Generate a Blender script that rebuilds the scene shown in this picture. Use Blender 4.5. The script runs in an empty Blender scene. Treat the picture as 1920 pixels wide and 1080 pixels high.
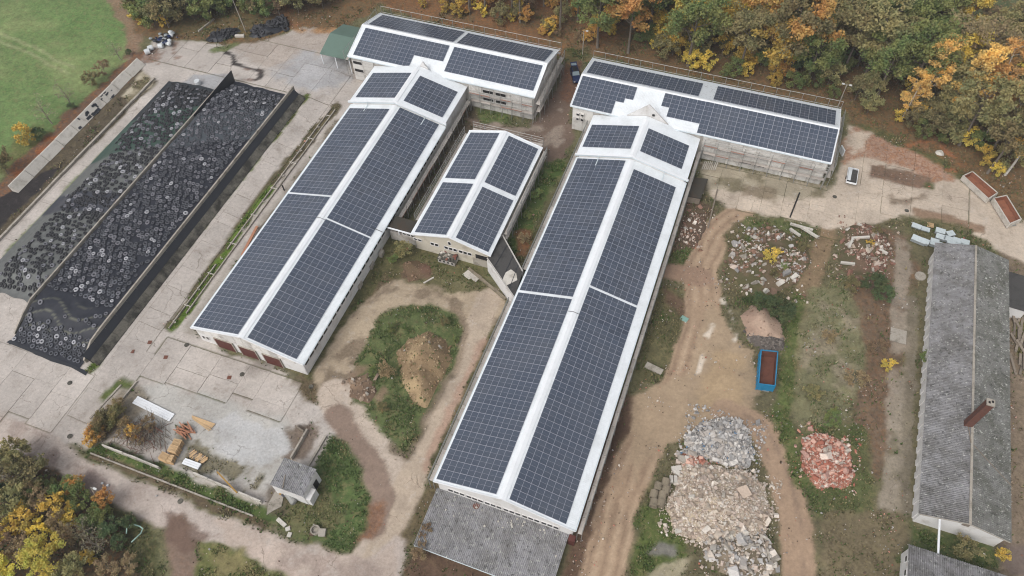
import bpy, math, random
import numpy as np
from mathutils import Vector, Matrix
R_ = random.Random(7)
scene = bpy.context.scene
col_root = scene.collection

# ------------------------------------------------------------------ camera
F_PX = 1417.62
PITCH, ROLL, YAW = math.radians(54.496), math.radians(2.7465), math.radians(-22.4264)
CAM = np.array([0.0, 0.0, 111.2])
def _axes():
    cy, sy = math.cos(YAW), math.sin(YAW)
    fwd = np.array([sy*math.cos(PITCH), cy*math.cos(PITCH), -math.sin(PITCH)])
    right = np.array([cy, -sy, 0.0]); down = np.cross(fwd, right)
    c, s = math.cos(ROLL), math.sin(ROLL)
    return np.array([c*right+s*down, -s*right+c*down, fwd])
AX = _axes()
cam_data = bpy.data.cameras.new('camera')
cam = bpy.data.objects.new('camera', cam_data); col_root.objects.link(cam)
cam.matrix_world = Matrix(((AX[0][0], -AX[1][0], -AX[2][0], CAM[0]), (AX[0][1], -AX[1][1], -AX[2][1], CAM[1]),
                           (AX[0][2], -AX[1][2], -AX[2][2], CAM[2]), (0, 0, 0, 1)))
cam_data.sensor_width = 36.0; cam_data.lens = 36.0*F_PX/1920.0
cam_data.clip_start = 1.0; cam_data.clip_end = 6000.0
scene.camera = cam

# ------------------------------------------------------------------ sky, sun, exposure
world = bpy.data.worlds.new('World'); scene.world = world; world.use_nodes = True
wn = world.node_tree.nodes; wl = world.node_tree.links; wn.clear()
SUN_EL, SUN_AZ = math.radians(52), math.radians(200)
sky = wn.new('ShaderNodeTexSky'); sky.sky_type = 'NISHITA'; sky.sun_disc = False
sky.sun_elevation = SUN_EL; sky.sun_rotation = SUN_AZ; sky.dust_density = 4.0; sky.air_density = 1.0; sky.ozone_density = 1.0
hs = wn.new('ShaderNodeHueSaturation'); hs.inputs['Saturation'].default_value = 0.28
bg = wn.new('ShaderNodeBackground'); bg.inputs['Strength'].default_value = 0.15
wo = wn.new('ShaderNodeOutputWorld')
wl.new(sky.outputs[0], hs.inputs['Color']); wl.new(hs.outputs[0], bg.inputs['Color']); wl.new(bg.outputs[0], wo.inputs['Surface'])
sun_d = bpy.data.lights.new('sun', 'SUN'); sun_d.energy = 1.1; sun_d.angle = math.radians(40); sun_d.color = (1.0, 0.965, 0.92)
sun = bpy.data.objects.new('sun', sun_d); col_root.objects.link(sun)
sd = Vector((math.sin(SUN_AZ)*math.cos(SUN_EL), math.cos(SUN_AZ)*math.cos(SUN_EL), math.sin(SUN_EL)))
sun.rotation_euler = sd.to_track_quat('Z', 'Y').to_euler(); sun.location = (0, 0, 200)
vs = scene.view_settings
scene.display_settings.display_device = 'sRGB'
vs.view_transform = 'Standard'; vs.look = 'None'; vs.gamma = 1.0; vs.exposure = 0.10; vs.use_curve_mapping = False
scene.render.engine = 'CYCLES'
scene.cycles.use_denoising = True
scene.cycles.denoising_input_passes = 'RGB_ALBEDO_NORMAL'; scene.cycles.denoising_prefilter = 'ACCURATE'
scene.cycles.pixel_filter_type = 'BLACKMAN_HARRIS'; scene.cycles.filter_width = 1.1
scene.cycles.max_bounces = 5; scene.cycles.diffuse_bounces = 3; scene.cycles.glossy_bounces = 3
scene.cycles.use_adaptive_sampling = True

# ------------------------------------------------------------------ helpers
def terr(x, y):
    """height of the ground: the yard lies lower east of the silage wall and dips at the lean-to"""
    a = np.clip((np.asarray(x, float)+91.4)/5.0, 0, 1); a = a*a*(3-2*a); e = np.clip((np.asarray(x, float)+4)/12.0, 0, 1)
    return -(0.9-0.35*e)*a-1.5*np.exp(-((x+17.5)/15.0)**2-((y-27.0)/9.0)**2)
def W(u, v, z=0.0, flat=False):
    """photo pixel -> world point at height z above the ground (or on the level z)"""
    d = AX.T @ np.array([(u-960)/F_PX, (v-540)/F_PX, 1.0]); zt = z
    for _ in range(1 if flat else 4):
        p = CAM+(zt-CAM[2])/d[2]*d; zt = z+(0.0 if flat else float(terr(p[0], p[1])))
    return (float(p[0]), float(p[1]))
def W3(u, v, z=0.0):
    x, y = W(u, v, z); return (x, y, z)
def lin(c):
    c = c/255.0
    return c/12.92 if c <= 0.04045 else ((c+0.055)/1.055)**2.4
KALB = 0.80
def S(r, g, b, k=None):
    k = KALB if k is None else k
    return (lin(r)*k, lin(g)*k, lin(b)*k)

class MB:
    def __init__(s): s.v = []; s.f = []; s.m = []
    def add(s, vs_, fs, m=0):
        o = len(s.v); s.v.extend(vs_)
        for f in fs: s.f.append(tuple(i+o for i in f)); s.m.append(m)
    def frame(s, c, ax, ay, az, m=0):
        c = np.array(c, float); ax, ay, az = (np.array(a, float) for a in (ax, ay, az))
        vs_ = [tuple(c+i*ax+j*ay+k*az) for k in (-1, 1) for j in (-1, 1) for i in (-1, 1)]
        s.add(vs_, [(0, 2, 3, 1), (4, 5, 7, 6), (0, 1, 5, 4), (2, 6, 7, 3), (0, 4, 6, 2), (1, 3, 7, 5)], m)
        return s
    def box(s, c, size, rz=0.0, m=0):
        ca, sa = math.cos(rz), math.sin(rz); a, b, h = size[0]/2, size[1]/2, size[2]/2
        return s.frame(c, (ca*a, sa*a, 0), (-sa*b, ca*b, 0), (0, 0, h), m)
    def box2(s, lo, hi, m=0):
        return s.box([(lo[i]+hi[i])/2 for i in range(3)], [hi[i]-lo[i] for i in range(3)], 0, m)
    def bar(s, p, q, w, h, m=0, up=(0, 0, 1)):
        p, q = np.array(p, float), np.array(q, float); d = q-p; L = np.linalg.norm(d); d = d/L
        u = np.array(up, float)
        if abs(d@u) > 0.98: u = np.array((1.0, 0, 0))
        sx = np.cross(d, u); sx /= np.linalg.norm(sx); sz = np.cross(sx, d)
        return s.frame((p+q)/2, d*L/2, sx*w/2, sz*h/2, m)
    def tube(s, pts, rad, n=6, m=0, cap=True):
        pts = [np.array(p, float) for p in pts]
        if not hasattr(rad, '__len__'): rad = [rad]*len(pts)
        rings = []; o = len(s.v)
        for i, p in enumerate(pts):
            d = (pts[min(i+1, len(pts)-1)]-pts[max(i-1, 0)]); d /= (np.linalg.norm(d)+1e-9)
            u = np.array((0, 0, 1.0)) if abs(d[2]) < 0.9 else np.array((1.0, 0, 0))
            a = np.cross(d, u); a /= np.linalg.norm(a); b = np.cross(d, a)
            for k in range(n):
                t = 2*math.pi*k/n
                s.v.append(tuple(p+rad[i]*(math.cos(t)*a+math.sin(t)*b)))
        for i in range(len(pts)-1):
            for k in range(n):
                s.f.append((o+i*n+k, o+i*n+(k+1) % n, o+(i+1)*n+(k+1) % n, o+(i+1)*n+k)); s.m.append(m)
        if cap:
            s.f.append(tuple(o+k for k in range(n))); s.m.append(m)
            s.f.append(tuple(o+(len(pts)-1)*n+k for k in reversed(range(n)))); s.m.append(m)
        return s
    def prism(s, pts, z0, z1, m=0):
        n = len(pts)
        s.add([(p[0], p[1], z0) for p in pts]+[(p[0], p[1], z1) for p in pts],
              [tuple(range(n-1, -1, -1)), tuple(range(n, 2*n))]+[(i, (i+1) % n, n+(i+1) % n, n+i) for i in range(n)], m)
        return s
    def slab3(s, pts, th, m=0, m2=None):
        """thick sheet from 3-D quad/polygon, thickness th straight down"""
        n = len(pts)
        s.add([tuple(p) for p in pts]+[(p[0], p[1], p[2]-th) for p in pts], [tuple(range(n))], m)
        o = len(s.v)-2*n; mm = m if m2 is None else m2
        s.f.append(tuple(o+n+i for i in range(n-1, -1, -1))); s.m.append(mm)
        for i in range(n):
            s.f.append((o+i, o+n+i, o+n+(i+1) % n, o+(i+1) % n)); s.m.append(mm)
        return s
    def mesh(s, name, mats, origin=(0, 0, 0), smooth=False):
        me = bpy.data.meshes.new(name)
        v = np.array(s.v, float)-np.array(origin, float)
        me.from_pydata(v.tolist(), [], s.f)
        for mt in (mats if isinstance(mats, (list, tuple)) else [mats]): me.materials.append(mt)
        me.polygons.foreach_set('material_index', s.m)
        if smooth: me.polygons.foreach_set('use_smooth', [True]*len(me.polygons))
        me.update(); return me

def link(name, me, parent=None, loc=(0, 0, 0), rot=(0, 0, 0), scale=(1, 1, 1)):
    o = bpy.data.objects.new(name, me); col_root.objects.link(o)
    o.location = loc; o.rotation_euler = rot; o.scale = scale
    if parent is not None: o.parent = parent
    return o
def tag(o, label=None, cat=None, group=None, kind=None):
    if label: o['label'] = label
    if cat: o['category'] = cat
    if group: o['group'] = group
    if kind: o['kind'] = kind
    return o
ORG = {}
def thing(name, label, cat, loc=(0, 0, 0), group=None, rz=0.0):
    o = link(name, None, None, loc, (0, 0, rz)); tag(o, label, cat, group); ORG[o.name] = tuple(loc); return o
def org(o):
    p = o
    while p is not None:
        if p.name in ORG: return ORG[p.name]
        p = p.parent
    return (0, 0, 0)
def part(name, mb, mats, parent, smooth=False):
    """mesh built in world coordinates, hung under its (unrotated) thing"""
    return link(name, mb.mesh(name, mats, org(parent), smooth), parent)
def solo(name, mb, mats, label, cat, loc, group=None, kind=None, smooth=False):
    o = link(name, mb.mesh(name, mats, loc, smooth), None, loc); tag(o, label, cat, group, kind); ORG[o.name] = tuple(loc); return o
def rel(parent, p):
    q = org(parent); return (p[0]-q[0], p[1]-q[1], p[2]-q[2])

# ------------------------------------------------------------------ numpy noise
def _hash(ix, iy, seed):
    h = (ix.astype(np.int64)*374761393+iy.astype(np.int64)*668265263+seed*1274126177) & 0xffffffff
    h = ((h ^ (h >> 13))*1103515245) & 0xffffffff
    h = ((h ^ (h >> 15))*2246822519) & 0xffffffff
    return ((h ^ (h >> 16)) & 0xffff)/65535.0
def vnoise(x, y, seed=0):
    ix, iy = np.floor(x), np.floor(y); fx, fy = x-ix, y-iy
    fx = fx*fx*(3-2*fx); fy = fy*fy*(3-2*fy); ix = ix.astype(np.int64); iy = iy.astype(np.int64)
    a, b, c, d = _hash(ix, iy, seed), _hash(ix+1, iy, seed), _hash(ix, iy+1, seed), _hash(ix+1, iy+1, seed)
    return (a*(1-fx)+b*fx)*(1-fy)+(c*(1-fx)+d*fx)*fy
def fbm(x, y, scale, seed=0, octv=4):
    x = np.asarray(x, float)/scale; y = np.asarray(y, float)/scale; r = 0; a = 0.5; t = 0
    for i in range(octv):
        r = r+a*vnoise(x, y, seed+i*17); t += a; a *= 0.5; x = x*2.03+5.1; y = y*2.03+1.7
    return r/t
def sstep(a, b, x):
    t = np.clip((x-a)/(b-a), 0, 1); return t*t*(3-2*t)

# ------------------------------------------------------------------ materials
def newmat(name):
    m = bpy.data.materials.new(name); m.use_nodes = True
    nt = m.node_tree; bs = nt.nodes['Principled BSDF']; return m, nt, bs
def N(nt, t, **kw):
    n = nt.nodes.new(t)
    for k, v in kw.items():
        if k.startswith('i_'): n.inputs[k[2:].replace('_', ' ')].default_value = v
        else: setattr(n, k, v)
    return n
def mixc(nt, a, b, f, mode='MIX'):
    n = nt.nodes.new('ShaderNodeMix'); n.data_type = 'RGBA'; n.blend_type = mode
    for s_, val in ((n.inputs[0], f), (n.inputs[6], a), (n.inputs[7], b)):
        if hasattr(val, 'is_output') or isinstance(val, bpy.types.NodeSocket): nt.links.new(val, s_)
        elif isinstance(val, (tuple, list)): s_.default_value = (*val[:3], 1.0)
        else: s_.default_value = val
    return n.outputs[2]
def math_(nt, op, a, b=0.0, c=None):
    n = nt.nodes.new('ShaderNodeMath'); n.operation = op
    for i, val in enumerate((a, b) if c is None else (a, b, c)):
        if isinstance(val, bpy.types.NodeSocket): nt.links.new(val, n.inputs[i])
        else: n.inputs[i].default_value = val
    return n.outputs[0]
def ramp(nt, f, lo, hi, a=0.0, b=1.0):
    n = nt.nodes.new('ShaderNodeMapRange'); nt.links.new(f, n.inputs[0])
    n.inputs[1].default_value = lo; n.inputs[2].default_value = hi; n.inputs[3].default_value = a; n.inputs[4].default_value = b
    return n.outputs[0]
def pos(nt):
    return nt.nodes.new('ShaderNodeNewGeometry').outputs['Position']
def objco(nt):
    return nt.nodes.new('ShaderNodeTexCoord').outputs['Object']
def noise(nt, vec, scale, detail=3.0, rough=0.55):
    n = nt.nodes.new('ShaderNodeTexNoise'); nt.links.new(vec, n.inputs['Vector'])
    n.inputs['Scale'].default_value = scale; n.inputs['Detail'].default_value = detail; n.inputs['Roughness'].default_value = rough
    return n.outputs[0]
def bump(nt, bs, h, dist, strength=1.0):
    b = nt.nodes.new('ShaderNodeBump'); nt.links.new(h, b.inputs['Height'])
    b.inputs['Distance'].default_value = dist; b.inputs['Strength'].default_value = strength
    nt.links.new(b.outputs[0], bs.inputs['Normal'])
def mat_weather(name, base, dirt=(0.06, 0.05, 0.04), amt=0.5, sc=0.6, rough=0.85, fine=0.25, metal=0.0, rnd=0.0, lo=0.5, hi=0.75):
    """plain surface with stains of their own and fine mottling"""
    m, nt, bs = newmat(name); p = pos(nt)
    n1 = noise(nt, p, sc, 5, 0.65); n2 = noise(nt, p, sc*9, 3, 0.6)
    c = mixc(nt, base, dirt, math_(nt, 'MULTIPLY', ramp(nt, n1, lo, hi), amt))
    f = ramp(nt, n2, 0.25, 0.75, 1-fine, 1+fine)
    c = mixc(nt, c, f, 1.0, 'MULTIPLY')
    if rnd:
        oi = nt.nodes.new('ShaderNodeObjectInfo')
        c = mixc(nt, c, ramp(nt, oi.outputs['Random'], 0, 1, 1-rnd, 1+rnd), 1.0, 'MULTIPLY')
    nt.links.new(c, bs.inputs['Base Color'])
    bs.inputs['Roughness'].default_value = rough; bs.inputs['Metallic'].default_value = metal
    return m
M = {}
M['white_roof'] = mat_weather('white_roof_sheet', (0.79, 0.825, 0.85), (0.52, 0.54, 0.54), 0.55, 0.30, 0.45, 0.05, lo=0.45, hi=0.78)
def _rib(m, axis, period, depth):
    nt = m.node_tree; bs = nt.nodes['Principled BSDF']; sp = nt.nodes.new('ShaderNodeSeparateXYZ'); nt.links.new(pos(nt), sp.inputs[0])
    s_ = math_(nt, 'SINE', math_(nt, 'MULTIPLY', sp.outputs[axis], 2*math.pi/period))
    bump(nt, bs, ramp(nt, s_, 0.2, 0.8), depth, 0.6)
M['white_roof_y'] = M['white_roof'].copy(); M['white_roof_y'].name = 'white_roof_sheet_ribs'
_rib(M['white_roof'], 1, 0.30, 0.03)      # ribs run down the slope of barns whose ridge lies along y
_rib(M['white_roof_y'], 0, 0.30, 0.03)
M['white_trim'] = mat_weather('white_trim', (0.80, 0.82, 0.84), (0.5, 0.5, 0.5), 0.25, 0.4, 0.4, 0.03)
M['gutter'] = mat_weather('pale_gutter', (0.62, 0.69, 0.72), (0.4, 0.45, 0.46), 0.3, 0.4, 0.35, 0.03)
M['back_roof'] = mat_weather('leaf_strewn_roof', (0.60, 0.63, 0.65), (0.10, 0.07, 0.05), 0.9, 2.2, 0.5, 0.10, lo=0.60, hi=0.66)
M['wall_white'] = mat_weather('old_white_wall', S(236, 234, 232), S(168, 156, 142), 0.55, 0.5, 0.9, 0.06)
M['wall_cream'] = mat_weather('old_cream_wall', S(214, 206, 190), S(140, 125, 105), 0.7, 0.5, 0.9, 0.06)
M['wall_grey'] = mat_weather('old_grey_wall', S(206, 201, 194), S(130, 118, 106), 0.8, 0.55, 0.9, 0.10, rnd=0.10)
M['wall_panel'] = mat_weather('facade_panel', S(226, 223, 218), S(150, 138, 126), 0.75, 0.8, 0.9, 0.12, rnd=0.22)
M['concrete'] = mat_weather('weathered_concrete', S(178, 170, 158), S(96, 88, 72), 0.8, 0.7, 0.92, 0.15, rnd=0.08)
M['concrete_dark'] = mat_weather('dark_stained_concrete', S(112, 108, 98), S(48, 46, 40), 0.95, 0.45, 0.95, 0.2, lo=0.42, hi=0.62)
M['concrete_pale'] = mat_weather('pale_concrete', S(212, 206, 196), S(140, 130, 114), 0.7, 0.6, 0.92, 0.1, rnd=0.08)
M['rust_door'] = mat_weather('red_brown_door', S(98, 50, 42), S(70, 42, 36), 0.6, 1.5, 0.75, 0.1)
M['window_dark'] = mat_weather('dark_window', S(38, 40, 42), S(22, 20, 18), 0.6, 2.0, 0.15, 0.1)
M['dark_hole'] = mat_weather('dark_interior', S(34, 30, 28), S(20, 18, 16), 0.5, 1.0, 0.95, 0.1)
M['steel'] = mat_weather('galvanised_steel', S(168, 168, 164), S(110, 104, 98), 0.5, 2.0, 0.5, 0.05, 0.3)
M['plank'] = mat_weather('scaffold_plank', S(196, 188, 180), S(140, 124, 110), 0.6, 1.2, 0.9, 0.12, rnd=0.2)
M['toe'] = mat_weather('red_toe_board', S(176, 128, 112), S(140, 110, 98), 0.6, 1.2, 0.9, 0.12, rnd=0.15)
M['tar'] = mat_weather('tar_roof', S(78, 76, 74), S(40, 40, 38), 0.8, 0.5, 0.95, 0.15)
M['tar_moss'] = mat_weather('mossy_tar_roof', S(66, 62, 54), S(86, 62, 40), 0.8, 0.5, 0.95, 0.2)
M['wood_new'] = mat_weather('fresh_wood', S(220, 186, 142), S(180, 140, 98), 0.5, 1.5, 0.85, 0.10, rnd=0.12)
M['wood_old'] = mat_weather('grey_old_wood', S(146, 134, 120), S(96, 82, 70), 0.6, 1.5, 0.9, 0.15, rnd=0.2)
M['wood_orange'] = mat_weather('orange_timber', S(190, 134, 104), S(150, 100, 76), 0.5, 1.5, 0.85, 0.1)
M['brick'] = mat_weather('brick_wall', S(136, 88, 74), S(96, 64, 56), 0.6, 2.0, 0.9, 0.15)
M['chimney'] = mat_weather('sooty_brick', S(112, 74, 62), S(74, 54, 48), 0.7, 1.6, 0.9, 0.15)
M['rust'] = mat_weather('rusty_steel', S(120, 76, 60), S(84, 54, 44), 0.8, 0.8, 0.85, 0.2)
M['rust_orange'] = mat_weather('orange_rusty_floor', S(158, 104, 78), S(104, 70, 56), 0.8, 0.9, 0.9, 0.15)
M['blue'] = mat_weather('blue_container_paint', S(38, 140, 186), S(30, 96, 130), 0.5, 0.8, 0.5, 0.06)
M['green_tarp'] = mat_weather('green_tarpaulin', S(104, 128, 116), S(84, 104, 92), 0.6, 0.3, 0.6, 0.05)
M['black_sheet'] = mat_weather('black_foil', S(44, 46, 52), S(30, 30, 34), 0.6, 0.8, 0.45, 0.15)
M['foil_white'] = mat_weather('white_foil', S(222, 226, 228), S(170, 172, 172), 0.5, 1.2, 0.4, 0.06)
M['pack'] = mat_weather('pale_blue_foil_pack', S(212, 222, 224), S(160, 172, 175), 0.5, 2.0, 0.35, 0.06, rnd=0.06)
M['pack_side'] = mat_weather('grey_sheet_edges', S(158, 164, 166), S(112, 116, 116), 0.6, 4.0, 0.6, 0.1)
M['pipe'] = mat_weather('mossy_concrete_pipe', S(150, 138, 118), S(84, 78, 66), 0.8, 1.1, 0.95, 0.15, rnd=0.12)
M['paint_navy'] = mat_weather('navy_car_paint', S(30, 44, 84), S(24, 34, 60), 0.3, 1.0, 0.22, 0.03)
M['glass_car'] = mat_weather('car_glass', S(130, 146, 152), S(110, 124, 128), 0.3, 1.0, 0.08, 0.02)
M['black_plastic'] = mat_weather('black_plastic', S(28, 28, 30), S(20, 20, 20), 0.3, 1.0, 0.5, 0.05)
M['lamp'] = mat_weather('lamp_head', S(226, 226, 222), S(190, 190, 186), 0.2, 1.0, 0.4, 0.03)
M['yellow'] = mat_weather('ochre_board', S(180, 140, 70), S(140, 104, 56), 0.5, 2.0, 0.8, 0.1)
M['turquoise'] = mat_weather('pale_green_sheet', S(140, 178, 166), S(110, 140, 130), 0.4, 1.0, 0.5, 0.05)
M['mint_hose'] = mat_weather('mint_hose', S(180, 214, 200), S(150, 180, 168), 0.4, 3.0, 0.5, 0.05)
def mat_oldroof(name, base, moss, white_amt, dens=0.0):
    m, nt, bs = newmat(name); p = pos(nt)
    n1 = noise(nt, p, 0.35, 5, 0.7); n2 = noise(nt, p, 1.9, 4, 0.7); n3 = noise(nt, p, 2.3, 5, 0.75); n4 = noise(nt, p, 0.9, 3)
    oi = nt.nodes.new('ShaderNodeObjectInfo')
    c = mixc(nt, base, moss, ramp(nt, n1, 0.38, 0.68, 0, 0.85))
    c = mixc(nt, c, ramp(nt, oi.outputs['Random'], 0, 1, 0.93, 1.07), 1.0, 'MULTIPLY')
    c = mixc(nt, c, S(52, 52, 48), ramp(nt, n2, 0.56-dens*0.6, 0.66-dens*0.6, 0, 0.62))
    spots = math_(nt, 'MULTIPLY', ramp(nt, n3, 0.585-dens*0.6, 0.63-dens*0.6), ramp(nt, n4, 0.40-dens, 0.60-dens))
    c = mixc(nt, c, S(206, 206, 200), math_(nt, 'MULTIPLY', spots, white_amt))
    nt.links.new(c, bs.inputs['Base Color']); bs.inputs['Roughness'].default_value = 0.95
    return m
M['fibre_roof'] = mat_oldroof('old_fibre_cement', S(172, 171, 174), S(128, 126, 122), 1.0, 0.035)
M['fibre_roof_grey'] = mat_oldroof('grey_fibre_cement', S(150, 149, 151), S(100, 97, 92), 0.7, 0.03)
M['fibre_roof_moss'] = mat_oldroof('mossy_fibre_cement', S(136, 136, 133), S(88, 88, 76), 0.9, 0.035)
# solar module: dark cells with fine busbar lines, anti-glare glass
def mat_solar():
    m, nt, bs = newmat('solar_cell_glass'); oc = objco(nt); sp = nt.nodes.new('ShaderNodeSeparateXYZ'); nt.links.new(oc, sp.inputs[0])
    w = math_(nt, 'SINE', math_(nt, 'MULTIPLY', sp.outputs[1], 2*math.pi/0.182))
    c = mixc(nt, (0.050, 0.064, 0.092), (0.100, 0.115, 0.145), ramp(nt, w, 0.55, 1.0, 0, 1.0))
    gi = nt.nodes.new('ShaderNodeNewGeometry')
    c = mixc(nt, c, ramp(nt, gi.outputs['Random Per Island'], 0, 1, 0.84, 1.18), 1.0, 'MULTIPLY')
    c = mixc(nt, c, (0.16, 0.16, 0.16), ramp(nt, noise(nt, gi.outputs['Position'], 0.16, 4, 0.6), 0.42, 0.75, 0, 0.20))
    nt.links.new(c, bs.inputs['Base Color']); bs.inputs['Roughness'].default_value = 0.14; bs.inputs['IOR'].default_value = 1.52
    return m
M['solar'] = mat_solar()
M['solar_frame'] = mat_weather('aluminium_frame', (0.32, 0.33, 0.39), (0.27, 0.27, 0.31), 0.2, 1.0, 0.4, 0.03, 0.0)
def mat_attr(name, rough=0.9, spec=0.3, fine=0.25, sc=2.0):
    """albedo stored per vertex, plus fine mottling"""
    m, nt, bs = newmat(name)
    a = N(nt, 'ShaderNodeAttribute', attribute_name='col'); p = pos(nt)
    c = mixc(nt, a.outputs['Color'], ramp(nt, noise(nt, p, sc, 4, 0.65), 0.25, 0.75, 1-fine, 1+fine), 1.0, 'MULTIPLY')
    nt.links.new(c, bs.inputs['Base Color']); bs.inputs['Roughness'].default_value = rough
    bs.inputs['Specular IOR Level'].default_value = spec
    return m
M['sheet'] = mat_attr('silage_sheet', 0.5, 0.35, 0.25, 1.2)
M['tuft'] = mat_attr('weed_blades', 0.8, 0.2, 0.25, 1.5)
M['rubble'] = mat_attr('rubble_stone', 0.95, 0.2, 0.18, 3.0)
# ================================================================== GROUND
LAYERS = []
def GP(pts, rgb, soft=0.7, warp=1.0, op=1.0, veg=0.0, con=0.0, leaf=0.0, patch=None):
    LAYERS.append(('p', np.array([W(*p) for p in pts]), S(*rgb), soft, warp, op, veg, con, leaf, patch, 0))
def GL(pts, width, rgb, soft=0.7, warp=1.0, op=1.0, veg=0.0, con=0.0, leaf=0.0, patch=None):
    LAYERS.append(('l', np.array([W(*p) for p in pts]), S(*rgb), soft, warp, op, veg, con, leaf, patch, width/2))
def GB(x0, y0, x1, y1, rgb, soft=0.7, warp=1.0, op=1.0, veg=0.0, con=0.0, leaf=0.0, patch=None):
    LAYERS.append(('p', np.array([(x0, y0), (x1, y0), (x1, y1), (x0, y1)]), S(*rgb), soft, warp, op, veg, con, leaf, patch, 0))
def seg_dist(x, y, a, b):
    d = b-a; L2 = d@d+1e-9; t = np.clip(((x-a[0])*d[0]+(y-a[1])*d[1])/L2, 0, 1)
    return np.hypot(x-a[0]-t*d[0], y-a[1]-t*d[1])
def poly_sd(x, y, P):
    d = np.full(x.shape, 1e9); ins = np.zeros(x.shape, bool); n = len(P)
    for i in range(n):
        a, b = P[i], P[(i+1) % n]
        d = np.minimum(d, seg_dist(x, y, a, b))
        if a[1] != b[1]:
            c = ((a[1] > y) != (b[1] > y)) & (x < (b[0]-a[0])*(y-a[1])/(b[1]-a[1])+a[0]); ins ^= c
    return np.where(ins, -d, d)
def line_sd(x, y, P, hw):
    d = np.full(x.shape, 1e9)
    for i in range(len(P)-1): d = np.minimum(d, seg_dist(x, y, P[i], P[i+1]))
    return d-hw
def paint(x, y, only=None):
    x = np.asarray(x, float).ravel(); y = np.asarray(y, float).ravel()
    nx = (fbm(x, y, 5.0, 11, 5)-0.5)*2; ny = (fbm(x, y, 5.0, 57, 5)-0.5)*2
    fx = (fbm(x, y, 1.4, 91, 3)-0.5)*2; fy = (fbm(x, y, 1.4, 93, 3)-0.5)*2
    col = np.tile(np.array(S(114, 112, 82)), (len(x), 1)); msk = np.zeros((len(x), 3)); msk[:, 0] = 0.75
    for kind, P, c, soft, warp, op, veg, con, leaf, patch, hw in LAYERS:
        lo, hi = P.min(0)-4-hw-soft, P.max(0)+4+hw+soft
        idx = np.nonzero((x > lo[0]) & (x < hi[0]) & (y > lo[1]) & (y < hi[1]))[0]
        if not len(idx): continue
        wq = max(warp, 0.3); xs = x[idx]+warp*1.6*nx[idx]+wq*0.95*fx[idx]; ys = y[idx]+warp*1.6*ny[idx]+wq*0.95*fy[idx]; soft = soft*0.55
        d = poly_sd(xs, ys, P) if kind == 'p' else line_sd(xs, ys, P, hw)
        w = op*(1-sstep(-soft, soft, d))
        if patch: w = w*sstep(patch[1]-0.07, patch[1]+0.07, fbm(x[idx], y[idx], patch[0], patch[2], 4))
        w = w[:, None]
        col[idx] = col[idx]*(1-w)+np.array(c)*w
        msk[idx] = msk[idx]*(1-w)+np.array([veg, con, leaf])*w
    return col, msk
GRN, MOS, DRY, SOIL, LEAF, CON = (88, 104, 58), (98, 122, 52), (134, 126, 92), (112, 94, 78), (142, 100, 70), (204, 195, 187)
# --- north-west: meadow, leaf bank, empty clamp
GP([(-400, -400), (245, -400), (236, 0), (250, 60), (245, 95), (200, 150), (150, 200), (90, 260), (30, 300), (-60, 380), (-500, 600)], (116, 142, 86), 1.5, 1.2, veg=0.7)
GP([(-400, -400), (245, -400), (236, 0), (250, 60), (245, 95), (200, 150), (150, 200), (90, 260), (30, 300), (-60, 380), (-500, 600)], (150, 160, 108), 1.5, 1.2, 0.55, veg=0.7, patch=(26, 0.53, 3))
GP([(0, 60), (160, 20), (230, 60), (190, 130), (60, 210), (0, 230)], (104, 136, 78), 4, 2, 0.6, veg=0.8, patch=(14, 0.5, 8))
GL([(0, 62), (70, 92), (140, 128)], 0.9, (168, 172, 128), 0.6, 0.4, 0.6, veg=0.5)
GL([(0, 76), (60, 102), (125, 138)], 0.9, (168, 172, 128), 0.6, 0.4, 0.6, veg=0.5)
GP([(0, 300), (60, 240), (110, 235), (60, 300), (0, 350)], (110, 112, 66), 2, 1.5, 0.8, veg=0.8)
GL([(205, -20), (225, 20), (250, 60), (252, 90), (245, 110)], 3.4, (150, 126, 106), 1.0, 0.8, 0.9, veg=0.1, leaf=0.3)
GP([(250, 100), (280, 92), (270, 125), (150, 230), (30, 362), (-60, 460), (-120, 440), (0, 335), (60, 272), (150, 190), (220, 125)], (120, 96, 80), 1.0, 1.0, veg=0.25, leaf=0.6)
GP([(30, 300), (90, 250), (120, 265), (60, 320), (20, 345)], (160, 96, 58), 1.2, 1.2, 0.85, veg=0.1, leaf=1.0, patch=(5, 0.45, 21))
GP([(270, 122), (298, 150), (-60, 510), (-60, 450), (30, 362)], (96, 86, 70), 0.5, 0.3, veg=0.4)
GP([(272, 124), (292, 148), (246, 195), (228, 178)], (192, 182, 160), 0.6, 0.6, con=0.9)
GP([(268, 135), (285, 150), (246, 195), (228, 178)], (110, 100, 66), 0.6, 0.6, 0.8, veg=0.6, patch=(4, 0.5, 5))
GP([(-60, 400), (78, 325), (112, 318), (60, 372), (-60, 490)], (54, 50, 50), 0.6, 0.6, con=0.2)
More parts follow.
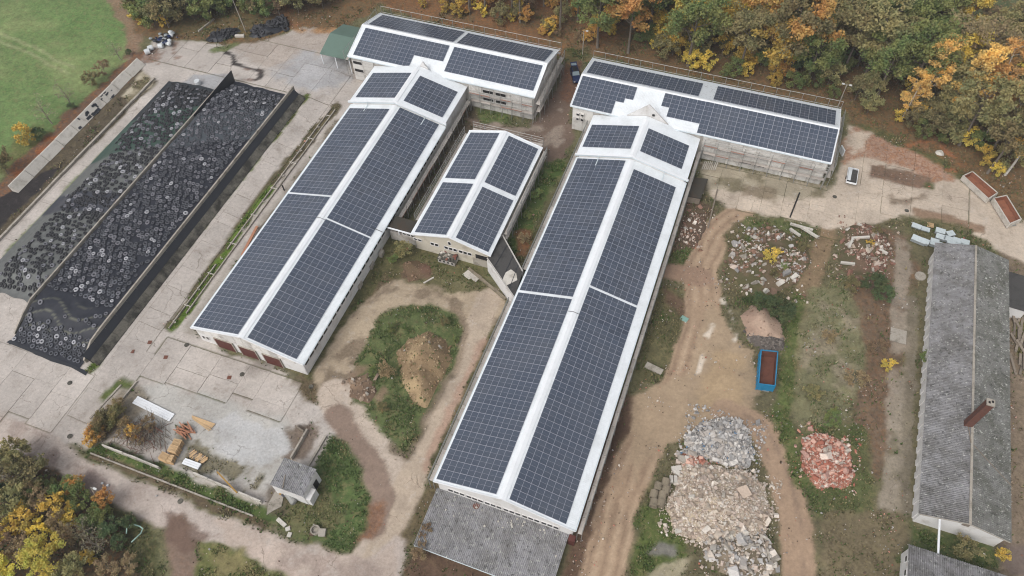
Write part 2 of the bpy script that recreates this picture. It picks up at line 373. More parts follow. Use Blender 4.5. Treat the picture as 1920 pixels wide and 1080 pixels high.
# --- concrete yards on the west
YARD_W = [(262, 120), (285, 76), (420, 84), (505, 76), (560, 52), (660, 60), (700, 150), (660, 205), (560, 345), (358, 618), (430, 665), (580, 708), (640, 700), (645, 790), (600, 868), (500, 960), (420, 925), (165, 835), (60, 815), (-60, 800), (-60, 512), (0, 448), (296, 152), (280, 150)]
GP(YARD_W, CON, 0.8, 0.5, con=1.0)
GP([(420, 85), (640, 40), (690, 150), (560, 160)], (186, 172, 160), 2, 1.5, 0.7, con=1.0)
GP([(505, 135), (560, 105), (650, 95), (668, 150), (640, 165), (560, 160)], (190, 191, 194), 2.5, 2, 0.8, con=1.0, patch=(7, 0.42, 14))
GP([(340, 155), (360, 142), (430, 138), (440, 165), (400, 175), (345, 165)], (172, 174, 178), 0.6, 0.5, 0.8, con=1.0)
GP([(545, 25), (640, 25), (650, 62), (560, 60)], (176, 140, 100), 1.8, 1.5, 0.9, leaf=0.7, patch=(4, 0.42, 6))
GL([(422, 96), (438, 108), (440, 120), (465, 128), (490, 132), (488, 145), (478, 150)], 1.1, (58, 52, 50), 0.3, 0.35, 0.95)
GP([(440, 128), (490, 130), (480, 152), (440, 152)], (126, 98, 84), 0.8, 0.8, 0.8, patch=(2.5, 0.5, 31))
GP([(270, 95), (330, 80), (335, 110), (300, 130), (268, 125)], (124, 92, 74), 0.8, 0.8, 0.7, leaf=0.5, patch=(2.5, 0.5, 41))
GL([(400, 92), (430, 88), (460, 70)], 2.2, (104, 120, 66), 0.6, 0.6, 0.9, veg=0.8)
GL([(322, 180), (240, 246), (150, 335), (90, 402), (15, 475)], 1.7, (100, 122, 62), 0.5, 0.4, veg=1.0)
# strip east of the silage wall
GL([(575, 180), (420, 370), (240, 600), (170, 692)], 1.5, (98, 118, 50), 0.5, 0.5, veg=1.0)
GL([(568, 190), (400, 385), (240, 590)], 1.0, (120, 106, 84), 0.5, 0.6, 0.8, veg=0.3)
GL([(316, 612), (345, 582), (500, 352), (632, 200)], 2.1, (104, 96, 72), 0.4, 0.4, veg=0.5)
GL([(318, 616), (352, 580), (430, 462), (506, 352)], 1.5, (100, 126, 48), 0.4, 0.4, veg=1.0)
GL([(520, 350), (570, 280), (640, 190)], 1.6, (108, 98, 72), 0.5, 0.6, 0.8, veg=0.4, patch=(3, 0.45, 9))
GB(-83.0, 46, -79.0, 104, (172, 164, 152), 0.6, 0.4, 0.7, con=1.0)
GB(-82.0, 46, -78.9, 104, (112, 100, 80), 0.5, 0.8, 0.75, veg=0.4, patch=(3.5, 0.52, 12))
# yard in front of the west barn and the white slab
GP([(380, 640), (470, 665), (560, 700), (545, 725), (400, 680)], (150, 142, 134), 1.0, 1.2, 0.7, con=0.8, patch=(5, 0.45, 19))
GP([(525, 690), (590, 700), (575, 720), (540, 712)], (100, 96, 66), 0.6, 0.7, 0.9, veg=0.7)
GP([(240, 725), (330, 720), (420, 745), (555, 800), (560, 850), (500, 925), (420, 900), (340, 880), (240, 800)], (196, 194, 188), 1.5, 1.0, 0.8, con=1.0)
GP([(385, 790), (430, 772), (545, 808), (555, 845), (500, 880), (430, 872), (395, 840)], (208, 208, 208), 1.0, 1.2, 0.75, con=0.8, patch=(4.5, 0.46, 2))
GP([(335, 800), (400, 800), (400, 850), (480, 880), (520, 900), (490, 935), (400, 890), (330, 870)], (120, 112, 84), 0.8, 1.0, 0.85, veg=0.5, patch=(3.0, 0.47, 23))
GP([(165, 800), (230, 725), (265, 720), (285, 745), (240, 800), (205, 825)], (130, 118, 98), 1.0, 1.0, 0.8, veg=0.3, patch=(3.0, 0.42, 24))
GL([(195, 745), (230, 715), (245, 722)], 1.4, (96, 108, 60), 0.5, 0.4, veg=0.8)
GP([(525, 800), (600, 790), (600, 830), (570, 868), (530, 862)], (120, 102, 86), 0.8, 0.9, 0.85, veg=0.2, patch=(3, 0.40, 33))
GL([(185, 842), (260, 874), (360, 914), (500, 970)], 3.0, (88, 106, 56), 0.7, 0.7, veg=1.0)
GL([(175, 850), (300, 905), (500, 985)], 1.2, (110, 96, 76), 0.5, 0.5, veg=0.5)
# --- island, ways round it
GL([(596, 720), (650, 640), (720, 520), (760, 470), (790, 480)], 6.5, (112, 98, 76), 1.0, 1.0, veg=0.4)
GL([(585, 700), (650, 600), (735, 455)], 2.6, (88, 88, 56), 0.6, 0.7, 0.9, veg=0.7)
WAY1 = [(640, 700), (665, 650), (700, 600), (745, 562), (800, 552), (860, 560), (905, 580)]
GL(WAY1, 8.5, (190, 172, 148), 0.9, 0.8, con=0.9)
GL(WAY1, 8.0, (124, 108, 90), 0.9, 1.0, 0.75, con=0.3, patch=(3.5, 0.56, 15))
GL([(630, 740), (665, 800), (720, 860), (752, 930), (735, 1000), (690, 1060)], 6.2, (206, 190, 174), 0.5, 0.25, con=1.0)
GL([(915, 560), (880, 650), (830, 760), (775, 890), (740, 970), (700, 1070)], 4.6, (202, 184, 164), 0.5, 0.35, con=1.0)
GL([(905, 640), (860, 740), (800, 880)], 1.6, (190, 152, 132), 0.8, 0.6, 0.6, con=0.8)
GP([(690, 630), (715, 595), (760, 573), (810, 570), (848, 585), (870, 620), (860, 660), (842, 694), (815, 748), (790, 805), (764, 858), (735, 835), (705, 795), (662, 755), (668, 705)], (98, 110, 68), 0.8, 0.7, veg=1.0)
GP([(655, 700), (690, 690), (720, 740), (700, 765), (660, 745)], (150, 126, 106), 1.0, 1.0, 0.8, patch=(3, 0.42, 43))
GL([(845, 700), (815, 752), (790, 808), (764, 858), (735, 838)], 1.3, (118, 104, 86), 0.8, 0.6, 0.8, veg=0.3)
GL([(852, 580), (874, 618), (866, 655), (850, 690)], 1.3, (150, 132, 112), 0.5, 0.5, 0.8, con=0.2)
GL([(632, 775), (665, 825), (700, 880), (714, 935), (700, 985)], 4.0, (150, 130, 116), 0.7, 0.4)
GP([(690, 950), (712, 940), (716, 985), (690, 1012), (672, 1010)], (142, 108, 86), 0.8, 0.8, 0.8, leaf=0.4)
GP([(622, 815), (650, 825), (680, 880), (692, 940), (690, 990), (650, 1035), (560, 1010), (500, 965), (560, 900), (600, 870)], (92, 110, 64), 0.7, 0.5, veg=1.0)
GP([(540, 920), (600, 900), (640, 960), (600, 1000), (540, 990)], (124, 118, 84), 1.2, 1.2, 0.7, veg=0.8, patch=(5, 0.45, 29))
GP([(500, 905), (545, 915), (545, 965), (505, 965)], (104, 92, 76), 0.6, 0.6, 0.8, veg=0.3)
# weeds north of the island
GP([(690, 470), (760, 445), (850, 470), (915, 500), (905, 545), (840, 545), (770, 530), (720, 515)], (104, 102, 68), 1.0, 1.0, 0.9, veg=0.8)
GP([(750, 495), (805, 490), (810, 525), (760, 525)], (122, 96, 82), 1.0, 1.0, 0.8, veg=0.2)
# --- between the barns
GP([(700, 300), (760, 200), (880, 170), (900, 230), (830, 330), (730, 430)], (92, 82, 66), 0.8, 0.8, veg=0.4)
GP([(720, 300), (880, 190), (900, 230), (800, 390), (730, 420)], (132, 124, 106), 0.8, 0.8, 0.6, con=0.3, patch=(3.5, 0.55, 44))
GP([(870, 220), (1000, 240), (1040, 170), (1062, 108), (1090, 110), (1075, 200), (1075, 270), (1035, 330), (1010, 300), (890, 240)], (122, 104, 92), 0.9, 0.9, veg=0.05)
GP([(870, 222), (1000, 240), (1060, 200), (1070, 250), (1030, 300), (1000, 280)], (166, 152, 138), 0.8, 1.0, 0.75, con=0.5, patch=(4, 0.52, 45))
GP([(895, 205), (950, 208), (960, 230), (900, 232)], (92, 108, 60), 0.7, 0.6, 0.9, veg=0.9)
GP([(1050, 175), (1062, 108), (1092, 112), (1072, 200)], (116, 90, 76), 0.8, 0.7, 0.9, leaf=0.4)
GP([(1022, 300), (1060, 300), (1010, 420), (975, 490), (935, 470), (960, 420)], (84, 104, 54), 0.8, 0.7, veg=1.0)
GP([(970, 430), (1000, 430), (990, 480), (965, 480)], (140, 96, 74), 0.6, 0.6, 0.8, leaf=0.5)
GL([(1075, 300), (1020, 420), (980, 520), (900, 690), (820, 870)], 1.6, (98, 94, 66), 0.6, 0.5, 0.9, veg=0.6)
GL([(945, 620), (880, 750), (815, 885)], 1.2, (92, 112, 54), 0.5, 0.4, 0.9, veg=1.0, patch=(5, 0.5, 61))
GP([(780, 940), (815, 890), (830, 920), (770, 1010), (760, 1060), (750, 1010)], (112, 100, 76), 0.7, 0.7, veg=0.5)
# --- south road, tracks and wood floor
GP([(-400, 820), (60, 830), (130, 880), (210, 925), (270, 970), (290, 1040), (305, 1200), (-400, 1200)], (84, 74, 58), 1.0, 1.0, veg=0.5, leaf=0.3)
GP([(140, 880), (210, 925), (280, 985), (300, 1060), (300, 1090), (240, 1090), (230, 980)], (88, 92, 58), 1.0, 1.0, 0.8, veg=0.8)
ROAD = [(-200, 700), (0, 775), (110, 820), (240, 880), (400, 950), (560, 1015), (680, 1055), (800, 1110)]
RP = [(-200, 690), (0, 775), (100, 812), (175, 866), (300, 920), (420, 968), (520, 1004), (620, 1036), (690, 1050), (740, 1000), (760, 1010), (740, 1200), (700, 1200), (560, 1088), (420, 1030), (372, 1012), (280, 978), (215, 944), (130, 894), (60, 852), (-200, 800)]
GP(RP, (204, 190, 180), 0.7, 0.4, con=0.9)
GP([(400, 965), (520, 1006), (690, 1052), (740, 1010), (740, 1200), (560, 1086), (420, 1026)], (202, 184, 170), 0.9, 0.5, 0.8, con=1.0)
GP(RP, (164, 146, 136), 1.2, 1.2, 0.55, con=0.6, patch=(4, 0.56, 71))
GP(RP, (206, 194, 184), 1.0, 1.2, 0.6, con=0.9, patch=(2.2, 0.62, 72))
GP([(60, 835), (110, 830), (170, 870), (215, 920), (200, 930), (110, 880)], (128, 108, 102), 1.0, 1.0, 0.7, con=0.3, patch=(4, 0.45, 73))
GL([(330, 990), (340, 1040), (350, 1110)], 4.0, (140, 120, 106), 1.0, 0.8, leaf=0.1)
GP([(300, 960), (370, 980), (400, 1005), (360, 1035), (310, 1015)], (120, 98, 86), 1.0, 1.0, 0.8)
GP([(372, 1015), (410, 1022), (480, 1050), (560, 1082), (560, 1200), (385, 1200), (368, 1060)], (112, 116, 70), 0.8, 0.6, veg=0.9)
GP([(390, 1035), (450, 1048), (500, 1082), (400, 1085)], (150, 138, 98), 1.2, 1.2, 0.7, veg=0.8)
GP([(760, 1060), (780, 1020), (900, 1060), (1000, 1095), (760, 1120)], (112, 90, 74), 0.8, 0.6, veg=0.3)
# --- east side
GP([(1060, 1090), (1120, 960), (1180, 740), (1240, 520), (1290, 350), (1320, 330), (1380, 395), (1500, 420), (1700, 405), (1760, 450), (1720, 980), (1700, 1120)], (112, 106, 80), 1.0, 0.8, veg=0.6)
GP([(1300, 370), (1345, 390), (1310, 460), (1260, 500), (1250, 480)], (112, 96, 78), 0.8, 0.9, veg=0.4)
GP([(1240, 480), (1300, 460), (1285, 495), (1240, 500)], (98, 106, 64), 0.8, 0.8, 0.8, veg=0.9)
GP([(1225, 535), (1270, 540), (1305, 565), (1300, 610), (1260, 705), (1185, 715)], (104, 100, 70), 0.9, 0.8, 0.95, veg=0.8)
GP([(1240, 540), (1300, 560), (1295, 600), (1250, 570)], (118, 90, 78), 0.8, 0.8, 0.7, veg=0.2)
GL([(1172, 760), (1140, 850), (1105, 970), (1080, 1080)], 4.2, (108, 84, 70), 1.0, 0.9, 0.9, veg=0.15)
GL([(1160, 800), (1140, 860)], 2.6, (80, 62, 52), 1.0, 0.9, 0.7)
DIRT = (178, 153, 128)
GL([(1385, 405), (1345, 440), (1315, 500), (1318, 590), (1290, 690), (1225, 800), (1165, 930), (1125, 1090), (1095, 1300)], 6.0, DIRT, 0.6, 0.35)
RUT = [(1385, 405), (1345, 440), (1315, 500), (1318, 590), (1290, 690), (1225, 800), (1165, 930), (1125, 1090), (1095, 1300)]
def ruts(pts, off, w, rgb, op=.7):
    P = np.array([W(*p) for p in pts]); T_ = np.gradient(P, axis=0); T_ /= np.linalg.norm(T_, axis=1)[:, None]; Nn = np.stack([-T_[:, 1], T_[:, 0]], 1)
    for s_ in off: LAYERS.append(('l', P+Nn*s_, S(*rgb), .3, .25, op, 0, 0, 0, (5, .40, 7), w/2))
ruts(RUT, (-2.2, -.3, 1.6), .6, (156, 132, 110), .8); ruts(RUT, (-1.3, .6, 2.4), .45, (192, 168, 142), .8)
GL([(1320, 520), (1280, 510), (1235, 508)], 3.6, (158, 132, 112), 0.8, 0.5)
GP([(1325, 560), (1385, 640), (1415, 660), (1425, 740), (1400, 790), (1330, 790), (1260, 830), (1190, 900), (1180, 740), (1290, 690)], (178, 156, 130), 1.0, 0.7, 0.95)
GP([(1335, 660), (1415, 680), (1400, 780), (1300, 760)], (190, 164, 130), 2, 1.5, 0.7, patch=(7, 0.45, 99))
GL([(1360, 770), (1430, 805), (1465, 880), (1490, 970), (1500, 1110), (1505, 1300)], 4.6, (176, 150, 126), 0.6, 0.35)
ruts([(1360, 770), (1430, 805), (1465, 880), (1490, 970), (1500, 1110), (1505, 1300)], (-1.2, .8), .6, (150, 128, 110))
GL([(1302, 715), (1330, 610), (1333, 608)], 0.75, (232, 218, 200), 0.35, 0.35, 0.9, patch=(3, 0.42, 81))
GL([(1352, 562), (1375, 600), (1378, 640)], 0.95, (236, 226, 210), 0.35, 0.35, 0.9, patch=(3, 0.40, 82))
GP([(1360, 440), (1400, 405), (1530, 415), (1545, 440), (1500, 560), (1460, 600), (1400, 570), (1365, 530)], (112, 104, 76), 0.9, 0.7, veg=0.7)
GP([(1395, 405), (1540, 415), (1530, 440), (1400, 440)], (100, 108, 66), 0.8, 0.8, 0.9, veg=0.9)
GP([(1395, 560), (1440, 540), (1490, 570), (1480, 640), (1440, 610)], (70, 82, 50), 0.8, 0.8, 0.9, veg=1.0)
GL([(1552, 428), (1525, 520), (1500, 600), (1490, 680)], 3.6, (146, 124, 98), 0.8, 0.5, 0.9, veg=0.2)
GL([(1500, 560), (1480, 680), (1470, 780), (1500, 900)], 2.6, (98, 110, 62), 0.9, 0.6, 0.95, veg=0.9)
GP([(1520, 540), (1600, 520), (1630, 600), (1610, 760), (1520, 830), (1490, 760), (1505, 640)], (132, 130, 98), 1.2, 1.0, 0.9, veg=0.7)
GP([(1540, 560), (1620, 600), (1600, 740), (1520, 800), (1500, 700)], (160, 148, 126), 1.0, 1.0, 0.8, veg=0.4, patch=(4, 0.50, 83))
GP([(1580, 420), (1700, 430), (1720, 520), (1650, 900), (1600, 900), (1620, 620), (1600, 520)], (122, 102, 86), 1.2, 1.0, 0.85, veg=0.25, leaf=0.3)
GL([(1694, 405), (1692, 560), (1682, 700), (1672, 960)], 2.8, (172, 160, 144), 0.6, 0.5, 0.8, con=0.8, patch=(6, 0.40, 84))
GL([(1716, 560), (1705, 700), (1700, 960)], 1.6, (140, 130, 114), 0.5, 0.5, 0.8, con=0.5)
GP([(1500, 820), (1530, 790), (1620, 800), (1650, 960), (1560, 1000), (1510, 930)], (96, 104, 64), 1.0, 0.8, 0.9, veg=0.8)
GP([(1540, 960), (1690, 960), (1690, 1100), (1530, 1100)], (124, 112, 88), 1.0, 1.0, 0.9, veg=0.5)
GP([(1185, 1090), (1200, 980), (1230, 910), (1270, 950), (1290, 1020), (1270, 1090)], (94, 106, 58), 0.8, 0.8, veg=0.9)
GP([(1240, 1018), (1268, 1020), (1270, 1040), (1215, 1040)], (138, 134, 128), 0.5, 0.5, 0.9, con=0.5)
GP([(1280, 1040), (1330, 1045), (1330, 1090), (1200, 1090)], (190, 178, 152), 0.7, 0.7, 0.8, con=0.7, patch=(4, 0.42, 85))
GP([(1705, 985), (1800, 1000), (1890, 1030), (1900, 1080), (1680, 1060)], (86, 98, 58), 0.8, 0.8, veg=1.0)
GP([(1880, 470), (1960, 470), (2000, 1100), (1880, 1100)], (140, 124, 106), 0.8, 0.8, veg=0.3)
GP([(1905, 520), (1960, 520), (1960, 680), (1905, 660)], (128, 130, 66), 0.8, 0.8, 0.8, veg=0.8)
GP([(1855, 1020), (1960, 1020), (1960, 1100), (1900, 1090)], (126, 112, 104), 0.8, 0.8, 0.9)
# --- yard of the north-east barn
YARD_E = [(1312, 300), (1400, 320), (1560, 352), (1580, 300), (1592, 232), (1640, 250), (1720, 290), (1790, 328), (1850, 372), (1905, 410), (2050, 440), (2050, 560), (1890, 480), (1850, 450), (1760, 420), (1690, 408), (1560, 432), (1530, 425), (1450, 405), (1370, 388), (1335, 372)]
GP(YARD_E, (212, 196, 178), 0.7, 0.5, con=1.0)
GP([(1312, 300), (1560, 352), (1545, 372), (1440, 372), (1330, 355)], (176, 166, 144), 1.5, 1.0, 0.9, con=1.0)
GP([(1312, 300), (1560, 352), (1545, 372), (1440, 372), (1330, 355)], (108, 100, 74), 0.8, 1.0, 0.7, veg=0.4, patch=(3.2, 0.54, 86))
GP([(1395, 345), (1450, 350), (1450, 375), (1395, 372)], (134, 118, 96), 0.9, 0.9, 0.7, con=0.7)
GP([(1590, 232), (1640, 250), (1720, 290), (1800, 335), (1760, 345), (1640, 300), (1580, 310)], (176, 138, 116), 1.0, 1.2, 0.85, con=0.4, leaf=0.8, patch=(5, 0.43, 87))
GP([(1632, 308), (1745, 332), (1752, 358), (1630, 334)], (126, 104, 88), 0.5, 0.4, 0.95, leaf=0.2)
GP([(1732, 340), (1752, 342), (1750, 358), (1728, 352)], (90, 98, 58), 0.6, 0.5, 0.8, veg=0.8)
GP([(1712, 388), (1780, 402), (1848, 425), (1850, 440), (1770, 425), (1710, 405)], (152, 126, 104), 0.5, 0.4, 0.95)
GP([(1690, 405), (1760, 410), (1830, 432), (1835, 465), (1760, 470), (1700, 450)], (108, 104, 74), 0.7, 0.6, 0.95, veg=0.7)
GP([(1640, 365), (1690, 372), (1740, 362), (1745, 370), (1680, 385)], (128, 110, 90), 0.6, 0.8, 0.7, patch=(3, 0.45, 88))
# --- wood floor on the north
GP([(252, -400), (252, 0), (252, 62), (283, 76), (420, 82), (500, 76), (545, 52), (650, 52), (715, 8), (900, 62), (1055, 105), (1065, 128), (1098, 96), (1300, 145), (1585, 205), (1592, 228), (1660, 255), (1760, 300), (1850, 352), (1920, 410), (2300, 560), (2300, -400)], (116, 98, 72), 1.0, 0.9, veg=0.45, leaf=0.45)
GP([(500, -60), (1150, -60), (1150, 120), (1060, 100), (900, 60), (715, 10), (650, 45), (540, 52)], (140, 106, 76), 2, 2, 0.75, leaf=0.6, patch=(9, 0.46, 89))
GP([(252, 0), (540, 0), (480, 70), (300, 70)], (98, 92, 62), 2, 1.5, 0.8, veg=0.6, leaf=0.3)
GP([(1060, 90), (1110, 90), (1110, 105), (1060, 115)], (90, 92, 58), 1, 1, 0.8, veg=0.7)
GP([(1592, 232), (1640, 235), (1790, 310), (1920, 400), (1920, 420), (1840, 360), (1720, 290)], (92, 96, 60), 0.9, 0.8, 0.85, veg=0.8, leaf=0.2)
GP([(1690, 270), (1760, 262), (1815, 310), (1790, 325), (1730, 300)], (170, 116, 88), 1.0, 1.0, 0.8, leaf=1.0, patch=(3, 0.42, 90))
GP([(1640, -100), (2100, -100), (2100, 130), (1760, 60)], (96, 108, 74), 2, 2, 0.9, veg=0.9)

def ground_material():
    m, nt, bs = newmat('ground'); p = pos(nt)
    a = N(nt, 'ShaderNodeAttribute', attribute_name='col'); k = N(nt, 'ShaderNodeAttribute', attribute_name='msk')
    sp = nt.nodes.new('ShaderNodeSeparateColor'); nt.links.new(k.outputs['Color'], sp.inputs[0])
    veg, con, leaf = sp.outputs[0], sp.outputs[1], sp.outputs[2]
    big = noise(nt, p, 0.11, 4, 0.6); mid = noise(nt, p, 0.6, 6, 0.75); fin = noise(nt, p, 2.2, 4, 0.75)
    bare = math_(nt, 'MULTIPLY', math_(nt, 'MULTIPLY', ramp(nt, veg, 0.0, 0.35, 1, 0), ramp(nt, con, 0.0, 0.35, 1, 0)), ramp(nt, leaf, 0.0, 0.35, 1, 0)); rough_ = ramp(nt, bare, 0, 1, 1.0, 0.42)
    c = mixc(nt, a.outputs['Color'], ramp(nt, big, 0.3, 0.7, 0.86, 1.12), 1.0, 'MULTIPLY')
    c = mixc(nt, c, ramp(nt, mid, 0.28, 0.72, 0.66, 1.30), math_(nt, 'MULTIPLY', rough_, math_(nt, 'SUBTRACT', 1.0, math_(nt, 'MULTIPLY', con, 0.5))), 'MULTIPLY')
    c = mixc(nt, c, ramp(nt, fin, 0.28, 0.72, 0.62, 1.36), math_(nt, 'MULTIPLY', rough_, math_(nt, 'SUBTRACT', 1.0, math_(nt, 'MULTIPLY', con, 0.55))), 'MULTIPLY')
    # vegetation: straw, moss and bare earth patches
    v1 = ramp(nt, noise(nt, p, 0.8, 6, 0.78), 0.52, 0.60); v2 = ramp(nt, noise(nt, p, 1.1, 6, 0.78), 0.55, 0.62)
    c = mixc(nt, c, S(150, 138, 100), math_(nt, 'MULTIPLY', math_(nt, 'MULTIPLY', v1, veg), 0.50))
    c = mixc(nt, c, S(92, 76, 58), math_(nt, 'MULTIPLY', math_(nt, 'MULTIPLY', v2, veg), 0.55))
    # pebbles and bits of masonry on bare ground
    pb = math_(nt, 'MULTIPLY', ramp(nt, noise(nt, p, 2.6, 5, 0.8), 0.66, 0.70), math_(nt, 'SUBTRACT', 1.0, con))
    c = mixc(nt, c, S(206, 192, 176), math_(nt, 'MULTIPLY', pb, 0.32))
    # fallen leaves
    vo = nt.nodes.new('ShaderNodeTexVoronoi'); nt.links.new(p, vo.inputs['Vector']); vo.inputs['Scale'].default_value = 2.6
    s2 = nt.nodes.new('ShaderNodeSeparateColor'); nt.links.new(vo.outputs['Color'], s2.inputs[0])
    lc = mixc(nt, S(190, 124, 62), S(122, 74, 50), s2.outputs[1])
    c = mixc(nt, c, lc, math_(nt, 'MULTIPLY', math_(nt, 'MULTIPLY', ramp(nt, s2.outputs[0], 0.55, 0.62), leaf), 0.6))
    # concrete: blotches, hairline cracks
    st = ramp(nt, noise(nt, p, 0.30, 8, 0.78), 0.50, 0.70)
    c = mixc(nt, c, S(122, 110, 98), math_(nt, 'MULTIPLY', math_(nt, 'MULTIPLY', st, con), 0.62))
    s3 = ramp(nt, noise(nt, p, 1.3, 6, 0.8), 0.60, 0.68)
    c = mixc(nt, c, S(96, 84, 72), math_(nt, 'MULTIPLY', math_(nt, 'MULTIPLY', s3, con), 0.60))
    s4 = ramp(nt, noise(nt, p, 0.5, 6, 0.75), 0.56, 0.72)
    c = mixc(nt, c, S(226, 220, 214), math_(nt, 'MULTIPLY', math_(nt, 'MULTIPLY', s4, con), 0.35))
    wp = nt.nodes.new('ShaderNodeTexNoise'); nt.links.new(p, wp.inputs['Vector']); wp.inputs['Scale'].default_value = 0.6; wp.inputs['Detail'].default_value = 4
    va = nt.nodes.new('ShaderNodeVectorMath'); va.operation = 'MULTIPLY_ADD'; nt.links.new(wp.outputs[1], va.inputs[0]); va.inputs[1].default_value = (2.2, 2.2, 0); nt.links.new(p, va.inputs[2])
    v3 = nt.nodes.new('ShaderNodeTexVoronoi'); v3.feature = 'DISTANCE_TO_EDGE'; nt.links.new(va.outputs[0], v3.inputs['Vector']); v3.inputs['Scale'].default_value = 0.21
    cr = math_(nt, 'MULTIPLY', ramp(nt, v3.outputs['Distance'], 0.002, 0.012, 1, 0), ramp(nt, noise(nt, p, 0.22, 3), 0.50, 0.60))
    c = mixc(nt, c, S(84, 72, 58), math_(nt, 'MULTIPLY', math_(nt, 'MULTIPLY', cr, con), 0.5))
    nt.links.new(c, bs.inputs['Base Color']); bs.inputs['Roughness'].default_value = 0.95; bs.inputs['Specular IOR Level'].default_value = 0.2
    h = mixc(nt, mid, fin, 0.5)
    bump(nt, bs, h, 0.12, 0.5)
    return m
M['ground'] = ground_material()
def attr_mesh(name, v, f, colr, msk=None, mats=None, smooth=True):
    me = bpy.data.meshes.new(name)
    me.vertices.add(len(v)); me.vertices.foreach_set('co', np.asarray(v, np.float32).ravel())
    f = np.asarray(f); n, k = f.shape
    me.loops.add(n*k); me.loops.foreach_set('vertex_index', f.ravel().astype(np.int32))
    me.polygons.add(n); me.polygons.foreach_set('loop_start', np.arange(0, n*k, k, dtype=np.int32))
    me.polygons.foreach_set('use_smooth', np.full(n, smooth))
    def setc(nm, c):
        at = me.color_attributes.new(nm, 'FLOAT_COLOR', 'POINT'); d = np.ones((len(v), 4), np.float32); d[:, :3] = c; at.data.foreach_set('color', d.ravel())
    setc('col', colr)
    if msk is not None: setc('msk', msk)
    for mt in (mats or []): me.materials.append(mt)
    me.update(calc_edges=True); return me
def grid_faces(nx, ny):
    i = np.arange(nx-1)[None, :]+np.arange(ny-1)[:, None]*nx
    i = i.ravel(); return np.stack([i, i+1, i+nx+1, i+nx], 1)
def spread(a, b, step, far):
    inner = np.arange(a, b+1e-6, step); out = []; s = step*2; p = b
    while p < far: p += s; out.append(p); s *= 1.6
    out2 = []; s = step*2; p = a
    while p > -far: p -= s; out2.append(p); s *= 1.6
    return np.array(out2[::-1]+list(inner)+out)
gxs, gys = spread(-188, 62, 0.4, 2500), spread(0, 196, 0.4, 2500)
XX, YY = np.meshgrid(gxs, gys)
gc, gm = paint(XX, YY)
gt = terr(XX.ravel(), YY.ravel())
gz = gt+(fbm(XX.ravel(), YY.ravel(), 6.0, 5, 3)-0.5)*0.16*(1-gm[:, 1])*gm[:, 0] - 0.05
# slab fields: every slab a piece of its own, joints show the earth below
SLABS = []
def slab_field(x0, x1, y0, y1, nx, ny, poly=None, skip=()):
    xs = np.linspace(x0, x1, nx+1); px_ = (x1-x0)/nx; py_ = (y1-y0)/ny
    if nx > 2: xs[1:-1] += np.array([R_.uniform(-.2, .2)*px_ for _ in range(nx-1)])
    PW = None if poly is None else np.array([W(*p) for p in poly])
    for i in range(nx):
        ys = np.linspace(y0, y1, ny+1); ys[1:-1] += np.array([R_.uniform(-.3, .3)*py_ for _ in range(ny-1)])
        for j in range(ny):
            cx, cy = (xs[i]+xs[i+1])/2, (ys[j]+ys[j+1])/2
            if PW is not None and poly_sd(np.array([cx]), np.array([cy]), PW)[0] > 0.3: continue
            if any(a < cx < c and b < cy < d for a, b, c, d in skip): continue
            g = [R_.choice((0.012, 0.015, 0.02, 0.035, 0.06)) for _ in range(4)]
            SLABS.append((xs[i]+g[0], ys[j]+g[1], xs[i+1]-g[2], ys[j+1]-g[3]))
slab_field(-134, -86.2, 107.6, 122.0, 9, 3, YARD_W)                 # north-west yard
slab_field(-90.6, -86.2, 34, 107.4, 1, 15)                          # lane beside the silage wall
slab_field(-127.4, -124.4, 46, 101, 1, 10)                          # lane west of the clamps
slab_field(-126, -91.0, 17.5, 33.0, 7, 3, [(-60, 560), (0, 640), (30, 650), (165, 705), (230, 715), (170, 810), (100, 812), (-60, 790)])
slab_field(-90.6, -57, 22.0, 44.0, 6, 5, [(170, 700), (330, 620), (380, 640), (580, 708), (640, 720), (640, 790), (600, 800), (420, 742), (260, 715), (180, 800)], skip=((-79.5, 44.8, -56, 60),))
slab_field(-4.5, 22, 102, 116, 6, 4, YARD_E)
slab_field(20.2, 46, 104, 133, 5, 6, YARD_E, skip=((36, 104, 46, 112),))
yard_base = {}
under = np.zeros(len(gc), bool); gx_, gy_ = XX.ravel(), YY.ravel()
for a, b, c_, d in SLABS: under |= (gx_ > a-0.12) & (gx_ < c_+0.12) & (gy_ > b-0.12) & (gy_ < d+0.12)
jn = fbm(gx_, gy_, 3.0, 77, 3)[:, None]
gc[under] = gc[under]*0.15+0.85*(np.array(S(96, 84, 70))*(1-jn[under])+np.array(S(92, 100, 56))*jn[under])
gz[under] = gt[under]-0.05
ground = link('ground', attr_mesh('ground', np.stack([gx_, gy_, gz], 1), grid_faces(len(gxs), len(gys)), gc, gm, [M['ground']]))
tag(ground, 'weathered farmyard ground of concrete, earth, weeds and leaf litter', None, None, 'structure')
yard = link('concrete_yard', None, None, (-90, 70, 0)); ORG[yard.name] = (-90, 70, 0)
tag(yard, 'cracked pale concrete slabs paving the farmyard', None, None, 'structure')
def dist_cam(p): return math.hypot(p[0], p[1])
